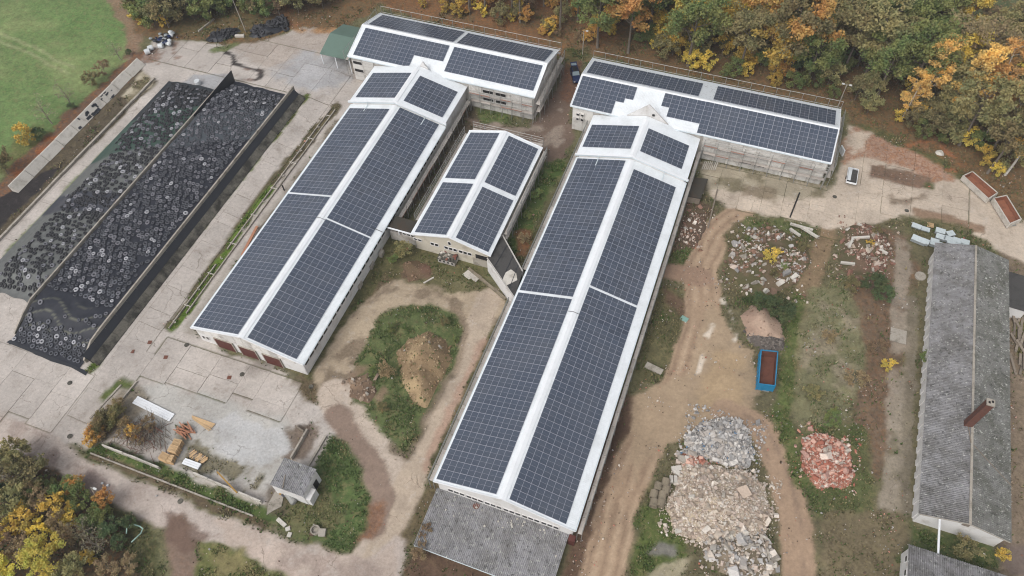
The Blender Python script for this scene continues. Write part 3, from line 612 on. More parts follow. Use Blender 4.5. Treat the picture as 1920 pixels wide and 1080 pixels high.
for a, b, c_, d in sorted(SLABS, key=lambda s: dist_cam(((s[0]+s[2])/2, (s[1]+s[3])/2)))[:300]:
    nx, ny = max(3, int((c_-a)/0.55)+1), max(3, int((d-b)/0.55)+1)
    xs, ys = np.linspace(a, c_, nx), np.linspace(b, d, ny); X2, Y2 = np.meshgrid(xs, ys)
    jit = (fbm(X2.ravel(), Y2.ravel(), 0.8, 3, 2)-0.5)*0.12
    X3, Y3 = X2.ravel().copy(), Y2.ravel().copy()
    ex = (X2.ravel() <= a+1e-6) | (X2.ravel() >= c_-1e-6); ey = (Y2.ravel() <= b+1e-6) | (Y2.ravel() >= d-1e-6)
    X3[ex] += jit[ex]; Y3[ey] += jit[ey]
    cc, mm = paint(X3, Y3); cc = cc*R_.uniform(0.93, 1.06)
    z0 = 0.0+R_.uniform(0.0, 0.03); tx, ty = R_.uniform(-.004, .004), R_.uniform(-.004, .004)
    Z = z0+tx*(X3-a)+ty*(Y3-b)+terr(X3, Y3)
    ring = list(range(nx))+[nx*(j+1)-1 for j in range(1, ny)]+list(range(nx*ny-2, nx*(ny-1)-1, -1))+[nx*j for j in range(ny-2, 0, -1)]
    nb = len(X3)
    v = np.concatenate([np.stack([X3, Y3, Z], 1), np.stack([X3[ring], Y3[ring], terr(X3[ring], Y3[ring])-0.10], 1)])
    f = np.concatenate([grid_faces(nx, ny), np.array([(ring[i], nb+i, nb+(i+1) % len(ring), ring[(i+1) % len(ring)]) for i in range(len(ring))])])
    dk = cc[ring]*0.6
    o0 = np.array(((a+c_)/2, (b+d)/2, 0.0))
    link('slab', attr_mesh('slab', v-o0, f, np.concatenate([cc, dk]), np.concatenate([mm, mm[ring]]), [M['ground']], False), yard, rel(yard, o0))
# ================================================================== BUILDINGS
def T_y(a, b, z): return (b, a, z)          # ridge along world y
def T_x(a, b, z): return (a, b, z)          # ridge along world x
def tbox(mb, T, a0, a1, b0, b1, z0, z1, m=0):
    p, q = T(a0, b0, z0), T(a1, b1, z1)
    return mb.box2([min(p[i], q[i]) for i in range(3)], [max(p[i], q[i]) for i in range(3)], m)
def gable(mb, T, a0, a1, pts, m=0):
    """vertical slab between a0 and a1 with the outline pts (across, z)"""
    n = len(pts)
    mb.add([T(a0, b, z) for b, z in pts]+[T(a1, b, z) for b, z in pts],
           [tuple(range(n)), tuple(range(2*n-1, n-1, -1))]+[(i, n+i, n+(i+1) % n, (i+1) % n) for i in range(n)], m)
def roof_slope(mb, T, a0, a1, be, ze, br, zr, th=0.12, m=0):
    mb.slab3([T(a0, be, ze), T(a1, be, ze), T(a1, br, zr), T(a0, br, zr)], th, m)

# one solar module: frame with two half-cell fields
def make_panel():
    mb = MB(); mb.box((0, 0, 0), (1.664, 1.082, 0.04), 0, 0)
    z = 0.0215
    for s_ in (-1, 1):
        x0, x1 = (0.014, 0.806) if s_ > 0 else (-0.806, -0.014)
        mb.add([(x0, -0.518, z), (x1, -0.518, z), (x1, 0.518, z), (x0, 0.518, z)], [(0, 1, 2, 3)], 1)
    return mb.mesh('solar_panel', [M['solar_frame'], M['solar']])
PANEL = make_panel()
def panel_field(parent, T, br, zr, be, ze, blocks, out):
    """blocks: (along0, along1, columns, slope0, slope1, rows) measured from the ridge down"""
    ax = np.array(T(1, 0, 0))-np.array(T(0, 0, 0)); r0 = np.array(T(0, br, zr), float); e0 = np.array(T(0, be, ze), float)
    v = e0-r0; v /= np.linalg.norm(v); n = np.cross(ax, v)
    if n[2] < 0: n = -n
    y = np.cross(n, ax)
    rot = Matrix((Vector(ax), Vector(y), Vector(n))).transposed().to_euler()
    for a0, a1, nc, s0, s1, nr in blocks:
        pa, ps = (a1-a0)/nc, (s1-s0)/nr
        for i in range(nc):
            for j in range(nr):
                c = r0+ax*(a0+pa*(i+.5))+v*(s0+ps*(j+.5))+n*0.10
                out.append((parent, c, rot, (pa-0.030)/1.664, (ps-0.012)/1.082, ax, y, n))
def place_panels(parent, items):
    items.sort(key=lambda t: np.linalg.norm(t[1]-CAM))
    for (p, c, rot, sx, sy, ax, y, n) in items[:300]:
        r2 = (rot.to_matrix() @ Matrix.Rotation(R_.gauss(0, .006), 3, 'X') @ Matrix.Rotation(R_.gauss(0, .006), 3, 'Y')).to_euler()
        link('solar_panel', PANEL, parent, rel(parent, c), r2, (sx, sy, 1))
    if len(items) > 300:
        mb = MB()
        for (p, c, rot, sx, sy, ax, y, n) in items[300:]:
            ax = ax+n*R_.gauss(0, .006); y = y+n*R_.gauss(0, .006)
            mb.frame(c, ax*0.832*sx, y*0.541*sy, n*0.02, 0)
            for s_ in (-1, 1):
                x0, x1 = (0.014, 0.806) if s_ > 0 else (-0.806, -0.014)
                mb.add([tuple(c+ax*x*sx+y*yy*sy+n*0.0215) for x, yy in ((x0, -.518), (x1, -.518), (x1, .518), (x0, .518))], [(0, 1, 2, 3)], 1)
        tag(part('far_solar_panels', mb, [M['solar_frame'], M['solar']], parent), kind='stuff')

# windows share two little meshes
def win_mesh(w, h, mat='window_dark'):
    mb = MB(); mb.box((0, 0, 0), (w, 0.08, h), 0, 0); me = mb.mesh('pane', [M[mat]])
    fb = MB(); t = 0.09
    fb.box((0, 0, h/2+t/2), (w+2*t, 0.14, t)); fb.box((0, 0, -h/2-t/2), (w+2*t, 0.18, t))
    fb.box((-w/2-t/2, 0, 0), (t, 0.14, h)); fb.box((w/2+t/2, 0, 0), (t, 0.14, h))
    return me, fb.mesh('window', [M['wall_white']])
WIN = {}
def window(parent, p, w, h, rz=0.0, mat='window_dark'):
    k = (w, h, mat)
    if k not in WIN: WIN[k] = win_mesh(w, h, mat)
    o = link('window', WIN[k][1], parent, rel(parent, p), (0, 0, rz))
    link('pane', WIN[k][0], o)
    return o

def long_barn(label, xc, y0, ystep, yup, upz):
    """22 m wide barn, ridge along y, raised roof section towards the north barn"""
    hw = 11.0; ze, zr = 3.3, 6.1
    t = thing('solar_barn', label, 'barn', (xc, (y0+yup)/2, 0))
    w = MB()
    iw = hw-0.55
    for s_ in (-1, 1):
        tbox(w, T_y, y0+0.35, ystep, xc+s_*iw-0.12, xc+s_*iw+0.12, -3, ze+0.05)
        tbox(w, T_y, ystep, yup, xc+s_*iw-0.12, xc+s_*iw+0.12, -3, ze+upz)
    gable(w, T_y, ystep-0.1, ystep+0.1, [(xc-iw, 0), (xc+iw, 0), (xc+iw, ze+upz), (xc, zr+upz-0.15), (xc-iw, ze+upz)])
    part('wall', w, M['wall_white'], t)
    g = MB(); gable(g, T_y, y0+0.30, y0+0.56, [(xc-iw, -3), (xc+iw, -3), (xc+iw, ze+0.02), (xc, zr-0.16), (xc-iw, ze+0.02)])
    part('gable_wall', g, M['wall_white'], t)
    rf = MB()
    for s_ in (-1, 1):
        roof_slope(rf, T_y, y0, ystep, xc+s_*hw, ze, xc+s_*0.02, zr)
    rfo = part('roof', rf, M['white_roof'], t)
    ru = MB()
    for s_ in (-1, 1):
        roof_slope(ru, T_y, ystep-0.15, yup, xc+s_*(hw+0.1), ze+upz, xc+s_*0.02, zr+upz)
    part('raised_roof', ru, M['white_roof'], t)
    for (a0, a1, dz) in ((y0-0.02, ystep-0.2, 0), (ystep-0.17, yup-1.0, upz)):
        c = MB()
        for s_ in (-1, 1):
            c.slab3([(xc+s_*0.55, a0, zr+dz-0.14+0.11), (xc+s_*0.55, a1, zr+dz-0.14+0.11), (xc+s_*0.004, a1, zr+dz+0.11), (xc+s_*0.004, a0, zr+dz+0.11)], 0.06)
        part('ridge_cap', c, M['white_trim'], t)
    v = MB()
    for s_ in (-1, 1):
        v.bar((xc+s_*(hw+0.03), y0-0.03, ze-0.06), (xc, y0-0.03, zr-0.06), 0.10, 0.30)
    part('verge_trim', v, M['white_trim'], t)
    for s_ in (-1, 1):
        e = MB(); e.bar((xc+s_*(hw+0.08), y0, ze-0.12), (xc+s_*(hw+0.08), ystep-0.1, ze-0.12), 0.15, 0.13)
        part('gutter', e, M['gutter'], t)
        st = MB()
        p0, p1 = np.array((xc+s_*(hw+0.35), ystep-0.30, ze+upz-0.28)), np.array((xc, ystep-0.30, zr+upz-0.28))
        st.bar(p0, p1, 0.22, 0.34); part('step_gutter', st, M['gutter'], t)
        st = MB(); st.bar(p0+np.array((0, -0.02, 0.27)), p1+np.array((0, -0.02, 0.27)), 0.42, 0.08); part('step_flashing', st, M['white_trim'], t)
        q = p0+(p1-p0)*0.42; k_ = (q[0]-xc)/hw*s_
        dp = MB(); zz = zr-(zr-ze)*abs(q[0]-xc)/hw
        dp.bar((q[0], ystep-0.48, q[2]+0.1), (q[0], ystep-0.60, zz+0.12), 0.13, 0.13); dp.bar((q[0], ystep-0.60, zz+0.12), (q[0], ystep-2.4, zz+0.12), 0.13, 0.10)
        part('downpipe', dp, M['gutter'], t)
    return t
barn_w = long_barn('long white-roofed solar barn in the west with three red-brown gable doors', -67.6, 45.3, 105.3, 117.2, 1.0)
barn_e = long_barn('longest white-roofed solar barn beside the dirt road, grey lean-to at its near gable', -17.2, 34.2, 105.6, 117.2, 1.0)
items = []
panel_field(barn_w, T_y, -67.6, 6.1, -78.6, 3.3, [(45.67, 77.95, 19, 0.75, 10.9, 9), (78.37, 103.8, 15, 0.70, 10.8, 9)], items)
panel_field(barn_w, T_y, -67.6, 6.1, -56.6, 3.3, [(45.7, 72.87, 16, 1.05, 9.95, 8), (73.2, 105.0, 19, 1.12, 9.98, 8)], items)
panel_field(barn_w, T_y, -67.6, 7.1, -78.7, 4.3, [(106.2, 114.6, 5, 0.45, 10.4, 9)], items)
panel_field(barn_w, T_y, -67.6, 7.1, -56.5, 4.3, [(106.2, 114.6, 5, 1.5, 10.3, 8)], items)
place_panels(barn_w, items)
items = []
panel_field(barn_e, T_y, -17.2, 6.1, -28.2, 3.3, [(34.62, 70.55, 21, 1.08, 11.05, 9), (71.06, 105.0, 20, 1.12, 11.05, 9)], items)
panel_field(barn_e, T_y, -17.2, 6.1, -6.2, 3.3, [(34.56, 73.9, 23, 0.95, 9.78, 8), (74.32, 103.27, 17, 0.95, 9.72, 8)], items)
panel_field(barn_e, T_y, -17.2, 7.1, -28.3, 4.3, [(107.3, 114.05, 4, 0.9, 10.8, 9)], items)
panel_field(barn_e, T_y, -17.2, 7.1, -6.1, 4.3, [(107.3, 114.05, 4, 1.0, 9.75, 8)], items)
place_panels(barn_e, items)
# cable conduits over the ridges
for t, xc, y in ((barn_w, -67.6, 72.6), (barn_e, -17.2, 68.0)):
    c = MB(); c.tube([(xc-0.95, y, 6.0), (xc-0.5, y, 6.12), (xc, y, 6.26), (xc+0.5, y, 6.12), (xc+1.1, y, 5.95)], 0.045, 5); part('cable_conduit', c, M['black_plastic'], t)
c = MB(); c.tube([(-58.9, 75.2, 4.0), (-56.5, 75.2, 3.42)], 0.05, 5); part('cable_conduit', c, M['black_plastic'], barn_w)
# west barn gable: cladding boards, doors
for i in range(13):
    x = -77.9+i*1.62
    if x+1.56 > -57.2: break
    zt = 6.1-2.8*max(abs(x+67.6), abs(x+1.58+67.6))/11.0-0.25
    if zt < 2.3: continue
    b = MB(); tbox(b, T_y, 45.3+0.22, 45.3+0.30, x, x+1.56, 2.12, zt); part('cladding_board', b, M['wall_panel'], barn_w)
for x0, x1 in ((-74.5, -71.0), (-69.6, -66.4), (-64.85, -61.6)):
    d = MB(); tbox(d, T_y, 45.38, 45.60, x0, x1, -1.0, 2.0); do = part('door', d, M['rust_door'], barn_w)
    f = MB(); tbox(f, T_y, 45.34, 45.58, x0-0.15, x0, -1, 2.1); tbox(f, T_y, 45.34, 45.58, x1, x1+0.15, -1, 2.1); tbox(f, T_y, 45.34, 45.58, x0, x1, 2.0, 2.1)
    part('door_frame', f, M['concrete'], do)
for x, z in ((-77.2, .6), (-76.3, .7)): window(barn_w, (x, 45.58, z), 0.5, 0.9)
for i in range(36):
    y = 46.6+i*1.62
    if y > 103: break
    window(barn_w, (-57.00, y, 1.95), 1.25, 0.72, math.pi/2)
for i in range(44):
    y = 35.6+i*1.62
    if y > 104: break
    window(barn_e, (-6.60, y, 1.95), 1.25, 0.72, math.pi/2)
# window band in the gable of the east barn, six groups of three
for gI in range(6):
    for k in range(3):
        window(barn_e, (-25.75+gI*2.96+k*0.93, 34.46, 1.22), 0.76, 0.82)
# wall remains rising where the east barn meets the north barn
def parapet(t, xc, y, hw, z0, z1):
    p = MB(); gable(p, T_y, y, y+0.3, [(xc-hw, z0), (xc+hw, z0), (xc, z1)]); return part('gable_upstand', p, M['wall_white'], t)
up = parapet(barn_e, -17.2, 117.3, 4.3, 5.9, 9.9)
v_ = MB(); v_.box((-16.1, 117.25, 7.6), (0.5, 0.15, 0.45)); part('vent', v_, M['black_plastic'], up)
parapet(barn_w, -66.6, 117.3, 1.2, 6.5, 8.3)

# ------------------------------------------------------------------ middle barn and its wings
t = barn_m = thing('short_solar_barn', 'short white-roofed solar barn standing between the two long barns', 'barn', (-43.4, 91, 0))
xc, hw, ze, zr, y0, y1 = -43.4, 8.0, 3.5, 5.7, 76.4, 105.5
w = MB()
for s_ in (-1, 1): tbox(w, T_y, y0+0.4, y1-0.4, xc+s_*7.5-.12, xc+s_*7.5+.12, -2, 3.55)
gable(w, T_y, y1-0.62, y1-0.4, [(xc-7.5, -2), (xc+7.5, -2), (xc+7.5, 3.5), (xc, 5.55), (xc-7.5, 3.5)])
part('wall', w, M['wall_grey'], t)
g = MB(); gable(g, T_y, y0+0.4, y0+0.62, [(xc-7.5, -2), (xc+7.5, -2), (xc+7.5, 3.5), (xc, 5.55), (xc-7.5, 3.5)]); part('gable_wall', g, M['wall_cream'], t)
rf = MB()
for s_ in (-1, 1): roof_slope(rf, T_y, y0, y1, xc+s_*hw, ze, xc+s_*.02, zr)
part('roof', rf, M['white_roof'], t)
c = MB()
for s_ in (-1, 1): c.slab3([(xc+s_*.5, y0-.02, zr-.02), (xc+s_*.5, y1, zr-.02), (xc+s_*.004, y1, zr+.11), (xc+s_*.004, y0-.02, zr+.11)], .06)
part('ridge_cap', c, M['white_trim'], t)
v = MB()
for yy in (y0-.03, y1+.03):
    for s_ in (-1, 1): v.bar((xc+s_*(hw+.03), yy, ze-.06), (xc, yy, zr-.06), .1, .28)
part('verge_trim', v, M['white_trim'], t)
for x in (-47.27, -46.4, -44.45, -43.55, -42.65, -41.55, -40.65, -39.75): window(t, (x, y0+.38, 1.85), .68, .66)
window(t, (-43.64, y0+.38, 3.4), .5, .8)
o_ = MB(); tbox(o_, T_y, y0+.34, y0+.5, -38.6, -36.0, 1.2, 2.3); part('open_bay', o_, M['dark_hole'], t)
o_ = MB(); tbox(o_, T_y, y0+.32, y0+.5, -39.2, -35.9, -.9, 1.1); part('infill_panel', o_, M['concrete'], t)
items = []
panel_field(t, T_y, xc, zr, xc-hw, ze, [(76.85, 90.15, 8, .75, 7.5, 6), (91.35, 104.8, 8, .95, 7.6, 6)], items)
panel_field(t, T_y, xc, zr, xc+hw, ze, [(76.9, 90.1, 8, 1.15, 7.6, 6), (91.3, 104.7, 8, 1.1, 7.58, 6)], items)
place_panels(t, items)
# flat-roofed passage to the west barn, half ruined
k2 = thing('passage_block', 'low ruined flat-roofed passage linking the west barn and the short barn', 'passage', (-54, 78.5, 0))
b = MB(); tbox(b, T_y, 77.2, 80.2, -56.5, -51.2, 2.35, 2.6); part('roof', b, M['tar_moss'], k2)
b = MB(); tbox(b, T_y, 77.3, 77.5, -56.4, -51.0, -1.5, 1.5); tbox(b, T_y, 77.25, 77.5, -53.9, -51.0, 1.5, 1.62); part('wall', b, M['wall_grey'], k2)
b = MB(); b.bar((-56.6, 77.0, 2.7), (-51.3, 77.0, 2.7), .25, .18); b.bar((-54.2, 77.0, 1.5), (-54.2, 77.0, 2.7), .2, .15); part('white_beam', b, M['white_trim'], k2)
b = MB(); tbox(b, T_y, 77.15, 77.32, -55.8, -52.0, 2.2, 2.55); part('broken_brickwork', b, M['brick'], k2)
for x in (-53.2, -52.3, -51.5, -50.7, -49.8): window(k2, (x, 77.2 if x < -51 else 76.72, 1.95), .62, .45, 0.0)
# diagonal passage to the east barn
k1 = thing('diagonal_passage', 'dark tarred flat-roofed passage running diagonally to the longest barn', 'passage', (-32, 76, 0))
K1P = [(-35.3, 82.2), (-29.0, 75.6), (-28.4, 69.8), (-36.1, 76.4)]
b = MB(); b.prism(K1P[::-1], 2.4, 2.62); part('roof', b, M['tar'], k1)
b = MB(); b.bar((-36.0, 76.2, .55), (-28.5, 69.8, .55), .25, 3.7); b.bar((-35.2, 82.1, .55), (-29.0, 75.7, .55), .2, 3.7); part('wall', b, M['wall_white'], k1)
b = MB(); b.bar((-36.1, 76.35, 2.68), (-28.4, 69.75, 2.68), .22, .12); b.bar((-35.3, 82.25, 2.68), (-29.0, 75.65, 2.68), .22, .12); part('roof_edge', b, M['wall_grey'], k1)
pp = [W(*p, 2.65, True) for p in ((958, 505), (968, 512), (970, 525), (950, 535), (942, 528), (946, 512))]
b = MB(); b.prism(pp, 2.625, 2.65); part('pale_roof_patch', b, M['concrete_pale'], k1)
for f in (0.25, 0.55, 0.8):
    b = MB(); a0 = np.array(K1P[0])*(1-f)+np.array(K1P[1])*f; a1 = np.array(K1P[3])*(1-f)+np.array(K1P[2])*f
    b.bar((*a0, 2.64), (*a1, 2.64), .12, .05); part('roof_seam', b, M['black_sheet'], k1)
b = MB(); b.bar((*W(879, 505), .25), (*W(948, 562), .25), .45, .45)
solo('drain_pipe', b, M['pipe'], 'long brown pipe lying along the white wall of the diagonal passage', 'pipe', (*W(913, 535), 0))

# ------------------------------------------------------------------ north barns
def north_barn(label, x0, x1, y0, y1, yr, ze, zr):
    t = thing('north_barn', label, 'barn', ((x0+x1)/2, (y0+y1)/2, 0))
    wy0, wy1, wx0, wx1 = y0+.45, y1-.45, x0+.4, x1-.4
    w = MB(); tbox(w, T_x, wx0, wx1, wy0, wy0+.25, -1.5, ze); tbox(w, T_x, wx0, wx1, wy1-.25, wy1, -1.5, ze); part('wall', w, M['wall_grey'], t)
    for a in (wx0, wx1-.25):
        g = MB(); gable(g, T_x, a, a+.25, [(wy0+.26, -1.5), (wy1-.26, -1.5), (wy1-.26, ze-.05), (yr, zr-.2), (wy0+.26, ze-.05)]); part('gable_wall', g, M['wall_grey'], t)
    f = MB(); roof_slope(f, T_x, x0, x1, y0, ze, yr-.02, zr); part('roof', f, M['white_roof_y'], t)
    f = MB(); roof_slope(f, T_x, x0, x1, y1, ze, yr+.02, zr); part('rear_roof', f, M['back_roof'], t)
    c = MB()
    for s_ in (-1, 1): c.slab3([(x0-.02, yr+s_*.45, zr-.02), (x1+.02, yr+s_*.45, zr-.02), (x1+.02, yr+s_*.004, zr+.12), (x0-.02, yr+s_*.004, zr+.12)], .06)
    part('ridge_cap', c, M['white_trim'], t)
    for xx in (x0-.03, x1+.03):
        v = MB(); v.bar((xx, y0-.02, ze-.05), (xx, yr, zr-.05), .1, .3); v.bar((xx, y1+.02, ze-.05), (xx, yr, zr-.05), .1, .3); part('verge_trim', v, M['white_trim'], t)
    e = MB(); e.bar((x0, y0-.1, ze-.12), (x1, y0-.1, ze-.12), .15, .13); part('gutter', e, M['gutter'], t)
    return t
PANW = {}
def wall_panels(t, horizontal, fixed, a0, a1, z0, z1, pw, ph, out, holes=()):
    na, nz = max(1, round((a1-a0)/pw)), max(1, round((z1-z0)/ph)); pa, pz = (a1-a0)/na, (z1-z0)/nz
    k = (round(pa, 2), round(pz, 2), horizontal)
    if k not in PANW:
        mb = MB(); mb.box((0, 0, 0), (pa-.10, .12, pz-.09) if horizontal else (.12, pa-.10, pz-.09)); PANW[k] = mb.mesh('facade_panel', [M['wall_panel']])
    for i in range(na):
        for j in range(nz):
            ca, cz = a0+pa*(i+.5), z0+pz*(j+.5)
            if any(h[0] < ca < h[1] and h[2] < cz < h[3] for h in holes):
                window(t, (ca, fixed-out*.02, cz) if horizontal else (fixed-out*.02, ca, cz), round(pa*.8, 2), round(pz*.75, 2), 0 if horizontal else math.pi/2, 'dark_hole'); continue
            off = out*R_.uniform(.0, .05)
            link('facade_panel', PANW[k], t, rel(t, (ca, fixed+off, cz) if horizontal else (fixed+off, ca, cz)))
n1 = north_barn('two-storey north-western barn with solar roof and scaffolded gable, green tent beside it', -84.9, -41.1, 116.9, 133.5, 125.2, 5.7, 8.15)
n2 = north_barn('two-storey north-eastern barn with solar roof beside the slab yard and white trailer', -33.3, 18.9, 116.9, 133.1, 124.8, 5.7, 7.65)
wall_panels(n1, True, 117.3, -84.4, -79.0, -.75, 5.6, 2.7, 1.06, -1, holes=((-84.4, -81.8, 1.5, 2.2), (-84.4, -81.8, 3.8, 4.4)))
wall_panels(n1, True, 117.3, -56.2, -41.6, -.75, 5.6, 2.7, 1.06, -1, holes=((-53.4, -48.2, 1.3, 2.2), (-53.4, -48.2, 3.6, 4.4)))
wall_panels(n1, False, -41.45, 117.8, 132.6, -.75, 5.6, 2.9, 1.06, 1)
wall_panels(n2, True, 117.3, -32.8, -28.4, -.75, 5.6, 2.2, 3.1, -1)
wall_panels(n2, True, 117.3, -5.6, 18.4, -.75, 5.6, 2.7, 1.06, -1, holes=((3.5, 8.0, 2.6, 3.2), (2.8, 7.4, .8, 1.5)))
wall_panels(n2, False, 18.55, 117.8, 132.4, -.75, 5.6, 2.9, 1.06, 1)
for i in range(2):
    for j in range(2):
        b = MB(); b.box((-31.6+i*1.0, 117.05, 2.6+j*1.2), (.62, .45, .62)); b.box((-31.6+i*1.0, 116.81, 2.6+j*1.2), (.48, .04, .42), 0, 1)
        part('fan_unit', b, [M['wall_panel'], M['black_plastic']], n2)
items = []
panel_field(n1, T_x, 125.2, 8.15, 116.9, 5.7, [(-83.8, -70.2, 8, .7, 8.08, 7), (-70.2, -63.3, 4, .7, 4.92, 4), (-62.2, -41.85, 12, .75, 7.22, 6)], items)
panel_field(n1, T_x, 125.2, 8.15, 133.5, 5.7, [(-83.8, -63.15, 12, .75, 7.5, 6), (-62.2, -42.0, 12, .6, 7.2, 6)], items)
place_panels(n1, items)
items = []
panel_field(n2, T_x, 124.8, 7.65, 116.9, 5.7, [(-33.0, -24.6, 5, .4, 7.98, 7), (-24.6, -22.93, 1, .4, 4.8, 4), (-22.93, -21.26, 1, .4, 3.66, 3), (-15.45, -13.78, 1, .35, 3.6, 3), (-13.78, -7.05, 4, .35, 5.8, 5), (-7.05, 18.75, 15, .3, 8.0, 7)], items)
panel_field(n2, T_x, 124.8, 7.65, 133.1, 5.7, [(-32.6, -8.85, 14, .95, 7.0, 6), (-5.85, 18.05, 14, .95, 7.2, 6)], items)
place_panels(n2, items)

# ------------------------------------------------------------------ corrugated fibre-cement roofs: every sheet a piece
def sheet_mesh(name, wdt, lng, mat, pitch=0.30, amp=0.085):
    n = max(2, round(wdt/pitch))*4; mb = MB(); vs_ = []
    for i in range(n+1):
        x = -wdt/2+wdt*i/n; z = amp*math.sin(2*math.pi*i/4+.4)
        vs_ += [(x, -lng/2, z), (x, lng/2, z)]
    mb.add(vs_, [(2*i, 2*i+2, 2*i+3, 2*i+1) for i in range(n)])
    return mb.mesh(name, [mat])
def sheet_roof(parent, o, U, V, lu, lv, nu, nv, mat, tilt=.015):
    """sheets laid from corner o, across U (unit), down V (unit)"""
    U, V = np.array(U, float), np.array(V, float); n = np.cross(U, V)
    if n[2] < 0: n = -n
    y = np.cross(n, U)
    pu, pv = lu/nu, lv/nv
    me = sheet_mesh('roof_sheet', pu+.04, pv+.14, mat)
    rot0 = Matrix((Vector(U), Vector(y), Vector(n))).transposed()
    for i in range(nu):
        for j in range(nv):
            c = np.array(o)+U*pu*(i+.5)+V*pv*(j+.5)+n*(.06+.012*(j % 2)+.006*(i % 2))
            r = rot0 @ Matrix.Rotation(R_.uniform(-tilt, tilt)*.5, 3, 'X') @ Matrix.Rotation(R_.uniform(-tilt, tilt)*.4, 3, 'Z')
            link('roof_sheet', me, parent, rel(parent, c), r.to_euler())
lt = thing('lean_to', 'lichen-spotted grey corrugated lean-to in front of the longest barn', 'lean-to', (-17.2, 29, 0))
v = np.array((0, -8.85, -.55)); L = np.linalg.norm(v)
sheet_roof(lt, (-28.1, 34.42, .05), (1, 0, 0), v/L, 21.0, L, 19, 4, M['fibre_roof'])
b = MB(); b.slab3([(-27.9, 34.4, -.04), (-7.3, 34.4, -.04), (-7.3, 25.8, -.57), (-27.9, 25.8, -.57)], .08); part('roof_deck', b, M['wood_old'], lt)
b = MB(); tbox(b, T_x, -27.8, -27.6, 26.0, 34.4, -3.2, -.65); tbox(b, T_x, -7.7, -7.5, 26.0, 34.4, -3.2, -.65); part('wall', b, M['concrete'], lt)
b = MB(); b.bar((-28.0, 25.5, -.58), (-7.2, 25.5, -.58), .16, .16); part('gutter', b, M['gutter'], lt)
for i in range(60):
    x, y = R_.uniform(-27.6, -7.6), 34.2-abs(R_.gauss(0, 1.6))
    if y < 26 or i >= 34: continue
    z = .05-.55*(34.42-y)/8.85+.16; b = MB(); s_ = R_.uniform(.12, .34); b.box((x, y, z), (s_, s_*R_.uniform(.5, 1), .05), R_.uniform(0, 3)); part('fallen_flake', b, M['concrete_pale'], lt)
b = MB(); hx, hy = W(893, 949, 0, True); b.prism([(hx+.7*math.cos(k*.9)*R_.uniform(.7, 1.1), hy+.55*math.sin(k*.9)*R_.uniform(.7, 1.1)) for k in range(7)], .0, .13); part('rust_patch', b, M['rust'], lt)
b = MB(); b.box((-6.5, 34.0, -.6), (1.0, .9, 2.2)); part('corner_cabinet', b, M['rust_door'], lt)

# east hall with chimney
gh = thing('grey_hall', 'long old hall with mossy grey corrugated roof and a brick chimney', 'hall', (45.15, 79.2, 0))
gx0, gx1, gxc, gy0, gy1, gze, gzr = 39.2, 51.1, 45.15, 53.2, 105.3, 3.2, 4.85
for s_, xe in ((-1, gx0), (1, gx1)):
    v = np.array((xe-gxc, 0, gze-gzr)); L = np.linalg.norm(v)
    sheet_roof(gh, (gxc, gy0-.1, gzr), (0, 1, 0), v/L, gy1-gy0+.2, L+.1, 46, 3, M['fibre_roof_grey'] if s_ < 0 else M['fibre_roof_moss'], .01)
w = MB()
for x in (gx0+.45, gx1-.65): tbox(w, T_y, gy0+.3, gy1-.3, x, x+.2, -1.2, gze)
for y in (gy0+.3, gy1-.5): gable(w, T_y, y, y+.2, [(gx0+.66, -1.2), (gx1-.66, -1.2), (gx1-.66, gze-.05), (gxc, gzr-.15), (gx0+.66, gze-.05)])
part('wall', w, M['wall_white'], gh)
for i in range(24):
    y = gy0+1.2+i*2.15
    p_ = MB(); p_.box((gx0+.38, y, 1.05), (.18, .95, 3.9)); part('pilaster', p_, M['wall_white'], gh)
    window(gh, (gx0+.42, y+1.07, 2.1), .9, .9, math.pi/2)
c = MB(); c.bar((gxc, gy0-.12, gzr+.13), (gxc, gy1+.1, gzr+.13), .34, .10); part('ridge_cap', c, M['concrete'], gh)
v = MB()
for s_, xe in ((-1, gx0), (1, gx1)): v.bar((xe, gy0-.14, gze-.05), (gxc, gy0-.14, gzr-.05), .06, .16)
part('verge_board', v, M['concrete'], gh)
b = MB(); b.box((45.2, gy0+.26, 3.5), (.9, .12, .6)); part('vent_grille', b, M['wood_old'], gh)
cx, cy = 44.6, 69.0
b = MB(); b.box((cx, cy, 7.6), (1.0, 1.0, 8.2)); ch = part('chimney', b, M['chimney'], gh)
b = MB(); b.box((cx, cy, 11.85), (1.10, 1.10, .24)); part('chimney_cap', b, M['concrete'], ch)
for s_ in (-.22, .22):
    b = MB(); b.box((cx+s_, cy+s_*.5, 12.02), (.26, .34, .06)); part('flue', b, M['dark_hole'], ch)
b = MB(); tbox(b, T_y, 60.4, 60.6, 45.3, 51.2, 0, 0.02); b = MB(); b.bar((45.4, 65.6, 4.93), (51.2, 61.8, 3.34), .12, .08); b.bar((44.6, 68.4, 5.0), (45.0, 65.8, 5.02), .12, .08); part('lightning_strip', b, M['wood_old'], gh)
b = MB(); tbox(b, T_y, 96.0, 103.5, 50.6, 54.6, -1, 2.0); part('annex', b, M['wall_white'], gh)
b = MB(); b.slab3([(50.7, 95.8, 2.35), (50.7, 103.7, 2.35), (54.8, 103.7, 2.1), (54.8, 95.8, 2.1)], .12); part('annex_roof', b, M['tar'], gh)
